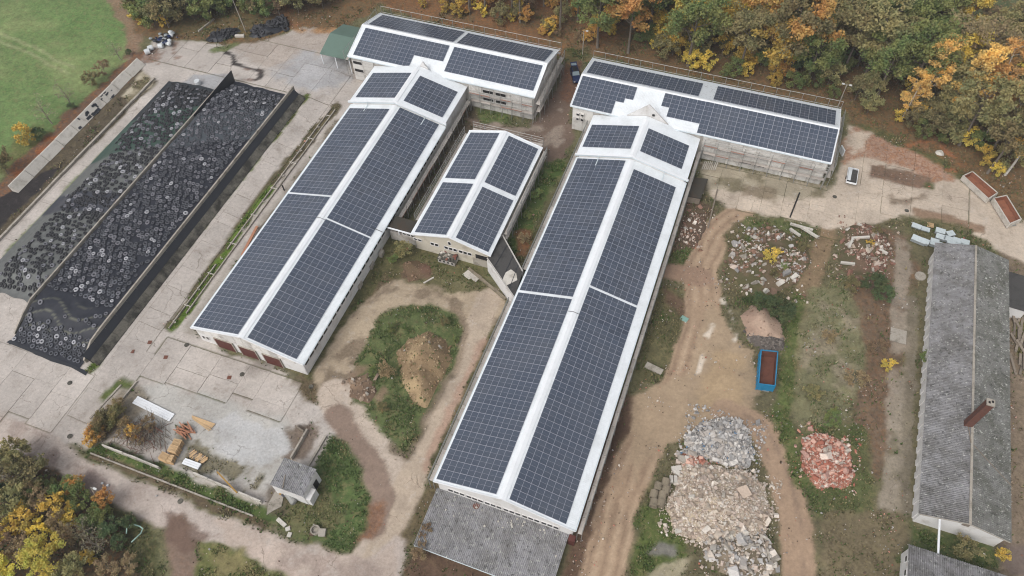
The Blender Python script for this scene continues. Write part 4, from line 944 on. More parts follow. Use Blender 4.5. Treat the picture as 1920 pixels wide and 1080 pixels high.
# south-east shed
sh = thing('corner_shed', 'grey corrugated shed with white side wall cut by the lower right edge', 'shed', (45, 44, 0))
v = np.array((0, -8.0, .5)); L = np.linalg.norm(v)
sheet_roof(sh, (38.1, 48.2, 2.9), (1, 0, 0), v/L, 14.6, L, 13, 3, M['fibre_roof_grey'], .008)
b = MB(); tbox(b, T_x, 38.4, 52.4, 40.4, 48.0, -1, 2.8); part('wall', b, M['wall_white'], sh)
for y in (46.6, 44.6, 42.6): window(sh, (38.36, y, 1.7), .8, .7, math.pi/2)
b = MB(); b.tube([(42.1, 53.5, 2.6), (42.1, 48.0, 2.6)], .16, 8)
solo('overhead_pipe', b, M['white_trim'], 'white overhead pipe between the grey hall gable and the corner shed', 'pipe', (42.1, 51, 0))

# little white hut
hu = thing('white_hut', 'small white hut with a lichen-covered corrugated roof beside the grass', 'hut', (-48.6, 27.9, 0))
v = np.array((5.5, 0, .45)); 
b = MB(); tbox(b, T_x, -51.3, -45.85, 25.75, 29.9, -1.2, 2.25); part('wall', b, M['wall_white'], hu)
b = MB(); tbox(b, T_x, -45.85, -45.1, 25.85, 27.7, -1.2, 1.2); part('bay', b, M['wall_white'], hu)
b = MB(); tbox(b, T_x, -45.87, -45.82, 28.2, 29.2, -.9, 1.3); part('doorway', b, M['dark_hole'], hu)
sheet_roof(hu, (-51.5, 30.1, 2.72), (1, 0, 0), np.array((0, -4.3, -.35))/np.linalg.norm((0, -4.3, -.35)), 5.6, 4.32, 5, 2, M['fibre_roof'])
b = MB(); b.slab3([(-51.28, 29.88, 2.66), (-45.87, 29.88, 2.66), (-45.87, 25.77, 2.33), (-51.28, 25.77, 2.33)], .4); part('roof_deck', b, M['wall_white'], hu)
b = MB(); b.tube([(*W(530, 915, 2.6, True), 2.6), (*W(535, 890, 2.75, True), 2.75)], .07, 5); part('stick', b, M['wood_old'], hu)

# green tent
te = thing('green_tent', 'green tarpaulin storage tent on white posts at the left end of the north-western barn', 'tent', (-89.3, 124.5, 0))
b = MB(); b.slab3([(-93.6, 118.6, 3.0), (-86.0, 118.6, 3.0), (-86.0, 124.4, 4.6), (-93.6, 124.4, 4.6)], .05); b.slab3([(-93.6, 124.4, 4.6), (-86.0, 124.4, 4.6), (-86.0, 130.2, 3.0), (-93.6, 130.2, 3.0)], .05)
part('canopy', b, M['green_tarp'], te)
for x in (-93.4, -89.8, -86.2):
    for y in (118.8, 130.0):
        b = MB(); b.box((x, y, 1.0), (.16, .16, 3.96)); part('post', b, M['white_trim'], te)

# ------------------------------------------------------------------ scaffolds
SC = {}
def scaffold(label, p, q, side, levels, rail_top, depth=0.75, bay=2.57, toe=False):
    """bays between p and q (ground points); side = unit vector pointing away from the wall"""
    p, q, side = np.array(p, float), np.array(q, float), np.array(side, float)
    L = np.linalg.norm(q-p); n = max(1, round(L/bay)); d = (q-p)/L; bl = L/n; ang = math.atan2(d[1], d[0]); top = rail_top
    t = thing('scaffold', label, 'scaffold', (*((p+q)/2), 0), 'scaffolds round the barns')
    def get(kind, *k):
        kk = (kind, *[round(x, 2) for x in k])
        if kk not in SC:
            mb = MB()
            if kind == 'post': mb.tube([(0, 0, -1.0), (0, 0, k[0])], .060, 5)
            if kind == 'rail': mb.tube([(-k[0]/2, 0, 0), (k[0]/2, 0, 0)], .050, 4)
            if kind == 'deck': mb.box((0, 0, 0), (k[0]-.06, k[1]-.08, .06))
            if kind == 'toe': mb.box((0, 0, 0), (k[0]-.06, .04, .16))
            if kind == 'brace': mb.tube([(-k[0]/2, 0, 0), (k[0]/2, 0, k[1])], .03, 4)
            SC[kk] = mb.mesh({'post': 'post', 'rail': 'guard_rail', 'deck': 'deck', 'toe': 'toe_board', 'brace': 'brace'}[kind], [M[{'deck': 'plank', 'toe': 'toe'}.get(kind, 'steel')]])
        return SC[kk]
    for i in range(n+1):
        for s_, h in ((0.0, levels[-1]+.1), (depth, top)):
            c = p+d*bl*i+side*s_; link('post', get('post', h), t, rel(t, (c[0], c[1], 0)))
    for i in range(n):
        m = p+d*bl*(i+.5); o2 = m+side*depth
        for lv in levels:
            c = m+side*depth/2; link('deck', get('deck', bl, depth), t, rel(t, (c[0], c[1], lv)), (0, 0, ang))
            if toe and R_.random() < .5: link('toe_board', get('toe', bl), t, rel(t, (o2[0], o2[1], lv+.14)), (0, 0, ang))
        for z in [levels[-1]+.5, levels[-1]+1.0]+([top-.05] if top-levels[-1] > 1.3 else [])+[l_+1.0 for l_ in levels[:-1]]:
            link('guard_rail', get('rail', bl), t, rel(t, (o2[0], o2[1], z)), (0, 0, ang))
        if i % 4 == 1:
            link('brace', get('brace', bl, levels[0]), t, rel(t, (o2[0], o2[1], 0.05)), (0, 0, ang))
    return t
scaffold('scaffold along the wooded rear of the north-western barn', (-85.2, 133.7), (-41.0, 133.7), (0, 1), [2.2, 4.3], 6.9, toe=True)
scaffold('scaffold on the left gable of the north-western barn above the green tent', (-85.3, 117.2), (-85.3, 133.5), (-1, 0), [4.3], 6.6)
scaffold('tall scaffold on the right gable of the north-western barn', (-40.9, 117.0), (-40.9, 133.5), (1, 0), [1.9, 3.9], 5.9, 1.0)
scaffold('scaffold on the front wall of the north-western barn right of the long barn', (-55.6, 116.6), (-41.2, 116.6), (0, -1), [1.9, 3.9], 6.0, toe=True)
scaffold('scaffold along the wooded rear of the north-eastern barn', (-33.4, 133.3), (19.0, 133.3), (0, 1), [2.2, 4.3], 6.9)
scaffold('scaffold on the right gable of the north-eastern barn by the slab yard', (19.1, 117.0), (19.1, 133.0), (1, 0), [1.9, 3.9], 5.9)
scaffold('scaffold on the panelled front wall of the north-eastern barn', (-5.0, 116.6), (18.8, 116.6), (0, -1), [1.9, 3.9], 5.6, toe=True)
scaffold('low scaffold along the right wall of the west barn', (-56.3, 80.5), (-56.3, 116.0), (1, 0), [1.6], 3.0, 0.9, toe=True)
scaffold('scaffold on the left wall of the short barn', (-51.6, 80.5), (-51.6, 105.4), (-1, 0), [2.6], 4.4)
scaffold('scaffold on the right wall of the short barn above the grass', (-35.2, 82.5), (-35.2, 105.4), (1, 0), [1.6, 2.8], 4.2)
scaffold('scaffold across the far gable of the short barn', (-51.0, 105.9), (-35.8, 105.9), (0, 1), [3.2], 4.9, 1.0)
scaffold('scaffold along the left wall of the longest barn by the concrete way', (-28.5, 34.4), (-28.5, 69.0), (-1, 0), [2.5], 3.5, .7)
scaffold('scaffold on the left wall of the longest barn behind the diagonal passage', (-28.5, 76.2), (-28.5, 116.0), (-1, 0), [2.5], 3.6, .7)
scaffold('scaffold along the right wall of the longest barn by the dirt road', (-5.9, 34.4), (-5.9, 116.0), (1, 0), [2.0], 3.4, .7)
# ================================================================== SILAGE CLAMPS
def h_right(x, y):
    f = sstep(33.4, 42.5, y)*(1-0.85*sstep(98.0, 106.8, y))
    z = 2.25*f+0.25*f*(1-((x+101.8)/7.6)**2)
    wav = 0.10*np.sin((y+1.2*np.sin(x*0.55))*2.6)*(1-sstep(41, 47, y))*f
    return z+wav*0.6+0.50*f*(fbm(x, y, 3.0, 301, 4)-0.5)+0.03
def h_left(x, y):
    f = sstep(41.6, 47.5, y)*(1-0.75*sstep(95.0, 102.6, y)); g = sstep(-124.8, -118.5, x)
    return 2.2*f*g+0.03+0.50*f*g*(fbm(x, y, 3.0, 302, 4)-0.5)
def col_right(x, y):
    base = np.tile(np.array(S(42, 44, 53)), (len(x), 1)); yy = y-0.55*(x+106.8)
    g = sstep(83.0, 83.5, yy)*(1-sstep(93.2, 93.7, yy)); base = base*(1-g[:, None])+np.array(S(78, 84, 90))*g[:, None]
    st = sstep(0.85, 1.0, np.sin((y+1.2*np.sin(x*0.55))*2.6))*(1-sstep(42, 44, y))*sstep(36, 37, y)
    return base*(1-0.5*st[:, None])+0.5*st[:, None]*np.array(S(140, 140, 120))
def col_left(x, y):
    c = np.tile(np.array(S(108, 110, 108)), (len(x), 1))
    def band(a, b, rgb, k=0.25):
        w = (sstep(a-.3, a+.3, y-k*(x+116))*(1-sstep(b-.3, b+.3, y-k*(x+116))))[:, None]; c[:] = c*(1-w)+np.array(S(*rgb))*w
    band(61.5, 67.0, (70, 72, 80)); band(79.5, 94.5, (64, 86, 76), 0.6); band(92.5, 110, (50, 54, 58), 0.5)
    return c
def sheet(name, label, x0, x1, y0, y1, hf, cf):
    xs, ys = np.arange(x0, x1+.01, .4), np.arange(y0, y1+.01, .4); X, Y = np.meshgrid(xs, ys); X, Y = X.ravel(), Y.ravel()
    e = (fbm(X, Y, 2.0, 305, 2)-.5)
    Y2 = Y+np.where((Y < y0+.1) | (Y > y1-.5), e*.9, 0)
    o = np.array(((x0+x1)/2, (y0+y1)/2, 0.0))
    ob = link(name, attr_mesh(name, np.stack([X, Y2, hf(X, Y)], 1)-o, grid_faces(len(xs), len(ys)), cf(X, Y), None, [M['sheet']]), None, tuple(o)); ORG[ob.name] = tuple(o)
    return tag(ob, label, 'silage heap')
sheet('silage_heap', 'long silage heap under black sheet between the two concrete clamp walls', -109.6, -94.4, 33.3, 106.6, h_right, col_right)
sheet('silage_heap', 'silage heap under grey and green sheets beside the grassy strip', -124.6, -110.4, 41.6, 102.4, h_left, col_left)
b = MB(); pts = [(-109.9, 33.9), (-92.6, 33.3), (-92.4, 32.5), (-96, 33.0), (-100, 32.8), (-104, 33.1), (-110.2, 33.3)]
b.prism(pts[::-1], 0.045, 0.07); solo('sheet_apron', b, M['black_sheet'], 'dark strip of foil lying on the concrete before the black silage heap', 'foil', (-101, 32.6, 0))
def wallrun(name, label, x, y0, y1, n, z_of, th, mat):
    t = thing(name, label, 'clamp wall', (x, (y0+y1)/2, 0)); L = (y1-y0)/n
    for i in range(n):
        a, c_ = y0+i*L+.02, y0+(i+1)*L-.02
        mb = MB(); gable(mb, lambda a_, b_, z_: (x+a_, b_, z_), -th/2, th/2, [(a, 0), (c_, 0), (c_, z_of(c_)), (a, z_of(a))])
        part('wall_element', mb, mat, t)
    return t
wm = wallrun('clamp_wall', 'thin middle wall between the two silage heaps with a black wedge at its far end', -110.0, 35.2, 107.0, 24, lambda y: .25+2.45*min(1, max(0, (y-35)/5.5)), .28, M['concrete'])
b = MB(); gable(b, lambda a_, b_, z_: (-109.83+a_, b_, z_), 0, .04, [(92, 2.2), (106.9, .1), (107.1, 3.1), (92, 2.68)]); part('black_lining', b, M['black_sheet'], wm)
b = MB(); gable(b, lambda a_, b_, z_: (-109.83+a_, b_, z_), 0, .04, [(35.3, .05), (42.5, .05), (42.5, 2.4), (35.3, .3)]); part('black_lining', b, M['concrete_dark'], wm)
wr = wallrun('clamp_wall', 'right-hand silage wall with stained outer bank facing the slab lane', -94.1, 34.6, 107.2, 24, lambda y: .5+2.2*min(1, max(0, (y-34)/4.0)), .30, M['concrete'])
for i in range(24):
    a, c_ = 34.9+i*3.0, 34.9+(i+1)*3.0-.05
    b = MB(); b.add([(-93.93, a, 2.0), (-93.93, c_, 2.0), (-92.7, c_, .75), (-92.7, a, .75)], [(0, 1, 2, 3)]); b.add([(-93.93, a, 1.95), (-93.93, c_, 1.95), (-92.7, c_, .02), (-92.7, a, .02)], [(0, 1, 2, 3)])
    part('inner_bank', b, M['black_sheet'], wr)
    b = MB(); b.slab3([(-92.72, a, 1.15), (-92.72, c_, 1.15), (-91.5, c_, .12), (-91.5, a, .12)], .2); part('bank_slab', b, M['concrete_dark'], wr)
# ---- tyres
def tyre_mesh(name, mat, ro=.45, rt=.155, nseg=14, n=6):
    mb = MB(); rm = ro-rt
    for i in range(nseg):
        for k in range(n):
            a, t = 2*math.pi*i/nseg, 2*math.pi*k/n
            r = rm+rt*1.0*math.cos(t); mb.v.append((r*math.cos(a), r*math.sin(a), rt*.9*math.sin(t)))
    for i in range(nseg):
        for k in range(n):
            mb.f.append((i*n+k, ((i+1) % nseg)*n+k, ((i+1) % nseg)*n+(k+1) % n, i*n+(k+1) % n)); mb.m.append(0)
    return mb, mb.mesh(name, [mat], smooth=True)
M['rubber'] = mat_weather('tyre_rubber', S(88, 90, 97), S(56, 56, 62), .7, 2.0, .75, .15, rnd=.35)
M['rubber_grey'] = mat_weather('painted_light_tyre_rubber', S(124, 124, 131), S(88, 88, 92), .6, 2.0, .75, .1, rnd=.2)  # grey tone has the light off the upper sidewalls put into its colour
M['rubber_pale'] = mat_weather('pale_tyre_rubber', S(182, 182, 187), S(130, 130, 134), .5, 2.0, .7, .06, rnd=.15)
M['rubber_soot'] = mat_weather('sooty_tyre_rubber', S(58, 58, 62), S(38, 38, 42), .7, 2.0, .75, .15, rnd=.3)
_, TYB = tyre_mesh('tyre', M['rubber_soot'])
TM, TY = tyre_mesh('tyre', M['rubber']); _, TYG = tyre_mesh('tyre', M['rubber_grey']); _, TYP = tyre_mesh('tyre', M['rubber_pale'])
tl = []
def lay_tyres(x0, x1, y0, y1, hf, dens, bay):
    sp = 0.98; j = 0; y = y0
    while y < y1:
        x = x0+(sp/2 if j % 2 else 0)
        while x < x1:
            px_, py_ = x+R_.gauss(0, .14), y+R_.gauss(0, .14)
            if R_.random() < dens(px_, py_):
                z = float(hf(np.array([px_]), np.array([py_]))[0]); e = .3
                gx2 = (float(hf(np.array([px_+e]), np.array([py_]))[0])-float(hf(np.array([px_-e]), np.array([py_]))[0]))/(2*e)
                gy2 = (float(hf(np.array([px_]), np.array([py_+e]))[0])-float(hf(np.array([px_]), np.array([py_-e]))[0]))/(2*e)
                q = R_.random(); cl = vn1(px_, py_)
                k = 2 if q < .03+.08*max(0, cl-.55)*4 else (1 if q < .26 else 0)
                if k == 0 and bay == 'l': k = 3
                tl.append((px_, py_, z+.11, gx2, gy2, k, bay, R_.uniform(.74, 1.14)))
            x += sp
        y += sp*.9; j += 1
def vn1(x, y): return float(fbm(np.array([x]), np.array([y]), 9.0, 401, 2)[0])
def dens_r(x, y):
    if y < 38.6: return .96
    if y < 40.0: return .35 if x < -105 or x > -97 else .10
    if y < 44.5: return .05 if x < -99 else .35
    return .95
lay_tyres(-109.0, -94.9, 34.4, 105.8, h_right, dens_r, 'r')
lay_tyres(-122.8, -110.7, 43.0, 101.6, h_left, lambda x, y: (.05 if x < -121.2+(y-43)*.03 and y < 80 else (.86 if y < 62 else .93)), 'l')
tl.sort(key=lambda t: t[0]**2+t[1]**2)
LBL = {('r', 0): 'black tyre weighing down the black silage sheet', ('r', 1): 'grey tyre with sidewall light painted in, lying on the black silage sheet', ('r', 2): 'pale whitish tyre lying on the black silage sheet',
       ('l', 3): 'black tyre lying on the grey and green silage sheets', ('l', 1): 'grey tyre with sidewall light painted in, lying on the grey silage sheet', ('l', 2): 'pale whitish tyre lying on the grey silage sheet'}
rest = []
for i, (x, y, z, gx2, gy2, k, bay, sc) in enumerate(tl):
    gx2 += R_.gauss(0, .10); gy2 += R_.gauss(0, .10); rot = Vector((-gx2, -gy2, 1)).normalized().to_track_quat('Z', 'Y').to_euler()
    if i < 180:
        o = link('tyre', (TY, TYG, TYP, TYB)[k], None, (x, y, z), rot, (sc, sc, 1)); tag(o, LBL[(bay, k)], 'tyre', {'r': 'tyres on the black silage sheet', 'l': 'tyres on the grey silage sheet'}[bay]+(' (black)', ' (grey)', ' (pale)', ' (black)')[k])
    else: rest.append((x, y, z+R_.uniform(0, .05), gx2, gy2, k, sc))
tv = np.array(TM.v); tf = np.array(TM.f); V_, F_, MI = [], [], []
for (x, y, z, gx2, gy2, k, sc) in rest:
    p = tv*np.array((sc, sc, 1)); p = p+np.stack([np.zeros(len(p)), np.zeros(len(p)), gx2*p[:, 0]+gy2*p[:, 1]], 1)+np.array((x, y, z))
    F_.append(tf+len(V_)*len(tv)); V_.append(p); MI += [k]*len(tf)
me = bpy.data.meshes.new('tyres'); vv = np.concatenate(V_)-np.array((-105, 80, 0)); me.from_pydata(vv.tolist(), [], np.concatenate(F_).tolist())
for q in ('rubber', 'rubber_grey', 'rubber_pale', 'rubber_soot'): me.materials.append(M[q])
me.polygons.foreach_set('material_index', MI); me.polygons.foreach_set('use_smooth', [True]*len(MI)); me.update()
tag(link('tyres', me, None, (-105, 80, 0)), 'mass of old tyres covering the farther parts of both silage sheets', 'tyres', None, 'stuff')

# ---- west walls and kerbs
lw = thing('angle_wall', 'row of pale concrete wall elements below the meadow bank', 'wall', (-134.2, 84, 0))
for i in range(9):
    a, c_ = 62.8+i*4.75, 62.8+(i+1)*4.75-.12; dx = R_.uniform(-.08, .08)
    b = MB(); b.add([(-134.9+dx, a, 1.55), (-134.9+dx, c_, 1.55), (-133.4+dx, c_, .05), (-133.4+dx, a, .05), (-135.2+dx, a, 1.5), (-135.2+dx, c_, 1.5), (-135.0+dx, c_, 0), (-135.0+dx, a, 0)],
                    [(0, 1, 2, 3), (0, 4, 5, 1), (4, 7, 6, 5), (0, 3, 7, 4), (1, 5, 6, 2), (3, 2, 6, 7)]); part('wall_element', b, M['concrete_pale'], lw)
for i in range(26):
    y = R_.uniform(82, 96); x = R_.uniform(-134.7, -133.5); z = 1.55-(x+134.9)
    b = MB(); b.frame((x, y, z+.03), (R_.uniform(.1, .3), 0, -.2), (0, R_.uniform(.15, .45), 0), (0.02, 0, .02)); part('foil_scrap', b, M['black_sheet'], lw)
kb = thing('low_kerb_wall', 'long low mossy kerb wall between the empty clamp and the slab lane', 'kerb', (-128.3, 77, 0))
for i in range(13):
    a = 50.0+i*4.0; b = MB(); b.box((-128.2+R_.uniform(-.05, .05), a+1.98, .2), (.45, 3.9, .5+R_.uniform(-.05, .05))); part('kerb_stone', b, M['concrete'], kb)
fr = thing('feed_barrier', 'narrow concrete trough with posts running along the slab lane', 'trough', (-84.6, 76, 0))
for s_ in (-.55, .55):
    for i in range(16):
        a = 45.6+i*3.8
        if R_.random() < .08: continue
        b = MB(); b.box((-84.6+s_, a+1.88, .14), (.2, 3.72, .34)); part('kerb_stone', b, M['concrete'], fr)
for i in range(16):
    y = 47+i*3.8; b = MB(); b.box((-84.6, y, .42), (1.5 if i % 2 else .18, .14, .16)); b.box((-84.9, y, .4), (.14, .14, .8)); part('post', b, M['concrete_pale'], fr)

# ---- white bale, heaps of tyres and foil at the top left
def lump(name, mat, label, cat, p, r, squash=.8, seed=1, group=None, seg=(10, 7), parent=None):
    rr = random.Random(seed); mb = MB(); nu, nv = seg
    for j in range(nv+1):
        th = math.pi*j/nv
        for i in range(nu):
            ph = 2*math.pi*i/nu; k = 1+rr.uniform(-.14, .14)
            mb.v.append((p[0]+r*k*math.sin(th)*math.cos(ph), p[1]+r*k*math.sin(th)*math.sin(ph), p[2]+r*squash*(1+math.cos(th))*.97))
    for j in range(nv):
        for i in range(nu): mb.f.append((j*nu+i, j*nu+(i+1) % nu, (j+1)*nu+(i+1) % nu, (j+1)*nu+i)); mb.m.append(0)
    if parent is not None: return part(name, mb, mat, parent)
    return solo(name, mb, mat, label, cat, p, group)
def bale(p, r, h, label, horiz=False, ang=0):
    mb = MB(); n = 14; prof = [(r*.88, 0), (r, .12), (r, h-.12), (r*.88, h)]
    vs_ = []
    for (rr, z) in prof:
        for i in range(n):
            a = 2*math.pi*i/n; v = (rr*math.cos(a), rr*math.sin(a), z)
            if horiz: v = ((z-h/2)*math.cos(ang)-v[1]*math.sin(ang), (z-h/2)*math.sin(ang)+v[1]*math.cos(ang), r+v[0])
            vs_.append((p[0]+v[0], p[1]+v[1], v[2]))
    fs = [(j*n+i, j*n+(i+1) % n, (j+1)*n+(i+1) % n, (j+1)*n+i) for j in range(3) for i in range(n)]+[tuple(range(n-1, -1, -1)), tuple(range(3*n, 4*n))]
    mb.add(vs_, fs); solo('wrapped_bale', mb, M['foil_white'], label, 'bale', (*p, 0), 'white wrapped bales')
bale(W(372, 158), .68, 1.1, 'lone white wrapped bale on grey concrete behind the left silage heap')
bale(W(278, 101), .65, 1.2, 'white wrapped bale lowest beside the foil rubbish', True, .9)
bale(W(284, 94), .62, 1.2, 'white wrapped bale in the middle beside the foil rubbish', True, .9)
bale(W(303, 90), .60, 1.1, 'torn white bale against the dark foil rubbish', True, .4)
ru = thing('foil_heap', 'heap of dark and grey foil rubbish next to the white bales', 'rubbish heap', (*W(308, 76), 0))
for i in range(46):
    u, v = R_.gauss(308, 9), R_.gauss(77, 5.0); x, y = W(u, v); k = R_.choice(('black_sheet', 'black_sheet', 'black_sheet', 'pack_side', 'foil_white', 'paint_navy'))
    lump('foil_lump', M[k], '', '', (x, y, R_.uniform(0, .5)), R_.uniform(.25, .7), R_.uniform(.3, .8), i, seg=(7, 5), parent=ru)
M['rubber_black'] = mat_weather('black_tyre_rubber', S(54, 54, 58), S(34, 34, 38), .7, 2.0, .7, .15, rnd=.3)
_, SML = tyre_mesh('tyre', M['rubber_black'], .46, .16, 12, 6); _, BIG = tyre_mesh('tyre', M['rubber_black'], .95, .33, 16, 7)
for (u0, v0, rx, ry, h, lab) in ((507, 55, 5.2, 2.2, 1.1, 'dark core of the tractor tyre heap at the wood edge'), (419, 66, 4.2, 2.2, .8, 'dark core of the small tyre heap at the wood edge')):
    x, y = W(u0, v0); mb = MB(); n = 14; mb.v.append((x, y, h))
    a0 = math.atan2(*(np.array(W(u0+20, v0-7))-np.array((x, y)))[::-1])
    for j, (f, z) in enumerate(((.35, .9), (.7, .6), (1, 0))):
        for k in range(n):
            a = 2*math.pi*k/n; px_, py_ = rx*f*math.cos(a)*R_.uniform(.9, 1.1), ry*f*math.sin(a)*R_.uniform(.9, 1.1); mb.v.append((x+px_*math.cos(a0)-py_*math.sin(a0), y+px_*math.sin(a0)+py_*math.cos(a0), h*z*R_.uniform(.85, 1.1)))
    for k in range(n): mb.f.append((0, 1+k, 1+(k+1) % n)); mb.m.append(0)
    for j in range(2):
        for k in range(n): mb.f.append((1+j*n+k, 1+(j+1)*n+k, 1+(j+1)*n+(k+1) % n, 1+j*n+(k+1) % n)); mb.m.append(0)
    solo('rubber_heap', mb, M['black_sheet'], lab, 'rubber heap', (x, y, 0))
def tyre_heap(u0, v0, u1, v1, n, me, h, label, group, w=2.6):
    a, c_ = np.array(W(u0, v0)), np.array(W(u1, v1))
    for i in range(n):
        f = R_.random(); o = R_.gauss(0, w*.42); p = a+(c_-a)*f; d = (c_-a)/np.linalg.norm(c_-a); p = p+np.array((-d[1], d[0]))*o
        z = max(.14, h*(1-(abs(o)/w)**1.3)*R_.uniform(.55, 1.05)*(1-.35*abs(f-.5)))
        link_t = link('tyre', me, None, (p[0], p[1], z), (R_.gauss(0, .55), R_.gauss(0, .55), R_.random()*3)); s_ = R_.uniform(.6, 1.05); link_t.scale = (s_, s_, s_)
        tag(link_t, label, 'tyre', group)
tyre_heap(478, 66, 536, 44, 46, BIG, 1.5, 'big tractor tyre in the heap at the wood edge', 'tractor tyre heap', 2.9)
tyre_heap(396, 70, 442, 62, 72, SML, 1.1, 'small black tyre in the low heap at the wood edge', 'small black tyre heap', 2.6)
# ---- lamp posts
def lamp(u, v, h, label, double=False, lean=(0, 0)):
    x, y = W(u, v); t = thing('lamp_post', label, 'lamp post', (x, y, 0), 'lamp posts')
    b = MB(); b.tube([(x, y, 0), (x+lean[0], y+lean[1], h)], [.13, .09], 7); part('pole', b, M['concrete'], t)
    for s_ in ((-1, 1) if double else (1,)):
        b = MB(); b.bar((x+lean[0], y+lean[1], h-.05), (x+lean[0]+s_*.55, y+lean[1], h+.05), .07, .07); part('arm', b, M['steel'], t)
        b = MB(); b.box((x+lean[0]+s_*.75, y+lean[1], h+.05), (.55, .3, .2)); part('lamp_head', b, M['lamp'], t)
lamp(1092.3, 103, 6.6, 'concrete lamp post behind the gap between the two north barns')
lamp(1570, 202, 6.2, 'twin lamp post behind the right end of the north-eastern barn', True)
lamp(461, 60, 9.0, 'tall concrete mast beside the tractor tyre heap', False, (-.6, .2))
lamp(186, 940, 5.5, 'pole with a white lamp standing among the orange shrubs', False, (1.2, .6))

# ---- vehicle with raised tailgate
def suv(loc, ang):
    t = thing('estate_car', 'dark blue car with its tailgate raised parked between the north barns', 'car', loc, None, ang); ORG[t.name] = (0, 0, 0)
    # local: +x is the front
    prof = [(-2.25, .45), (-2.3, .95), (-2.15, 1.05), (-1.9, 1.62), (-.2, 1.66), (.55, 1.12), (1.9, .98), (2.25, .75), (2.28, .42)]
    b = MB()
    for (w0, sl) in ((.92, 0),):
        n = len(prof)
        L_ = [(x, -w0 if z < 1.1 else -w0*.8, z) for x, z in prof]; Rr = [(x, -y, z) for x, y, z in L_]
        b.add(L_+Rr, [tuple(range(n-1, -1, -1)), tuple(range(n, 2*n))]+[(i, (i+1) % n, n+(i+1) % n, n+i) for i in range(n)])
    part('body', b, M['paint_navy'], t)
    b = MB(); b.add([(-.16, -.70, 1.675), (.56, -.82, 1.145), (.56, .82, 1.145), (-.16, .70, 1.675)], [(0, 1, 2, 3)]); part('windscreen', b, M['glass_car'], t)
    b = MB(); b.box((-1.0, 0, 1.66), (1.5, 1.1, .05)); part('roof_panel', b, M['black_plastic'], t)
    for s_ in (-1, 1):
        b = MB(); b.add([(-1.8, s_*.80, 1.16), (-1.7, s_*.755, 1.58), (-.25, s_*.755, 1.6), (.4, s_*.80, 1.16)], [(0, 1, 2, 3)]); part('side_window', b, M['window_dark'], t)
        b = MB(); b.box((.35, s_*1.0, 1.12), (.2, .2, .14)); part('mirror', b, M['black_plastic'], t)
        b = MB(); b.box((2.24, s_*.66, .74), (.1, .36, .16)); part('headlight', b, M['lamp'], t)
        for x in (-1.4, 1.4):
            b = MB(); b.tube([(x, s_*.72, .34), (x, s_*.94, .34)], .34, 12); w_ = part('wheel', b, M['black_plastic'], t)
            b = MB(); b.tube([(x, s_*.93, .34), (x, s_*.955, .34)], .2, 8); part('rim', b, M['steel'], w_)
    b = MB(); b.frame((-2.55, 0, 1.86), (.55, 0, -.16), (0, .74, 0), (.03, 0, .05)); tg = part('tailgate', b, M['paint_navy'], t)
    b = MB(); b.frame((-2.42, 0, 1.915), (.28, 0, -.08), (0, .58, 0), (.01, 0, .02)); part('rear_window', b, M['glass_car'], tg)
    b = MB(); b.box((-2.16, 0, .95), (.3, 1.3, .9)); part('boot_opening', b, M['dark_hole'], t)
cxy = W(1079, 146); suv((cxy[0], cxy[1], 0), math.radians(-62))
# ---- trailer on the slab yard
tx, ty = W(1595, 336)
tr = thing('flat_trailer', 'small trailer with pale rim and dark cargo parked on slabs right of the north-eastern barn', 'trailer', (tx, ty, 0))
b = MB(); b.box((tx, ty, .75), (1.9, 4.0, .12)); part('bed', b, M['black_plastic'], tr)
for s_ in (-1, 1):
    b = MB(); b.box((tx+s_*.95, ty, .95), (.08, 4.1, .4)); part('side_board', b, M['white_trim'], tr)
    b = MB(); b.box((tx, ty+s_*2.05, .95), (1.82, .08, .4)); part('end_board', b, M['white_trim'], tr)
    b = MB(); b.tube([(tx+s_*.85, ty-.1, .33), (tx+s_*1.05, ty-.1, .33)], .33, 10); part('wheel', b, M['black_plastic'], tr)
for k in range(5):
    b = MB(); b.box((tx+.25, ty-1.3+k*.66, .98), (1.2, .6, .3+.05*(k % 2))); part('cargo', b, M['tar'], tr)
b = MB(); b.slab3([(tx-.85, ty-1.6, 1.2), (tx-.3, ty-1.7, 1.3), (tx-.2, ty+1.7, 1.35), (tx-.85, ty+1.8, 1.2)], .08); part('white_foil', b, M['foil_white'], tr)
b = MB(); b.bar((tx, ty+2.0, .6), (tx, ty+3.2, .45), .1, .1); part('drawbar', b, M['steel'], tr)
# ---- skip containers
def skip(name, label, corners, h, mo, mi, group=None):
    P = [np.array(c) for c in corners]; c0 = sum(P)/4
    t = thing(name, label, 'container', (*c0, 0), group)
    b = MB(); b.prism([tuple(c0+(p-c0)*.96) for p in P], .25, .35); part('floor', b, mi, t)
    for i in range(4):
        a, d = P[i], P[(i+1) % 4]; b = MB(); dr = (d-a)/np.linalg.norm(d-a); nn = np.array((dr[1], -dr[0]))
        if nn@((a+d)/2-c0) < 0: nn = -nn
        for z in (0,):
            b.bar((*a, .2+h/2), (*d, .2+h/2), .05, h, 0)
            b.bar((*(a-nn*.045), .2+h/2), (*(d-nn*.045), .2+h/2), .03, h-.1, 1)
            b.bar((*a, .2+h), (*d, .2+h), .16, .12, 0)
        part('side_wall', b, [mo, mi], t)
        nr = max(2, int(np.linalg.norm(d-a)/.75))
        for k in range(nr+1):
            q = a+(d-a)*k/nr+nn*.07; r_ = MB(); r_.box((*q, .2+h/2), (.10, .10, h)); part('rib', r_, mo, t)
    for k in (0, 1):
        q = (P[2]+P[3])/2 if k else (P[0]+P[1])/2; dr = (P[3]-P[0]); dr = dr/np.linalg.norm(dr)
        b = MB(); b.box((*(q), .12), (1.6, .2, .2), math.atan2(dr[0], -dr[1])); part('roller', b, M['steel'], t)
    return t
def zc(u, v, z): return W(u, v, z)
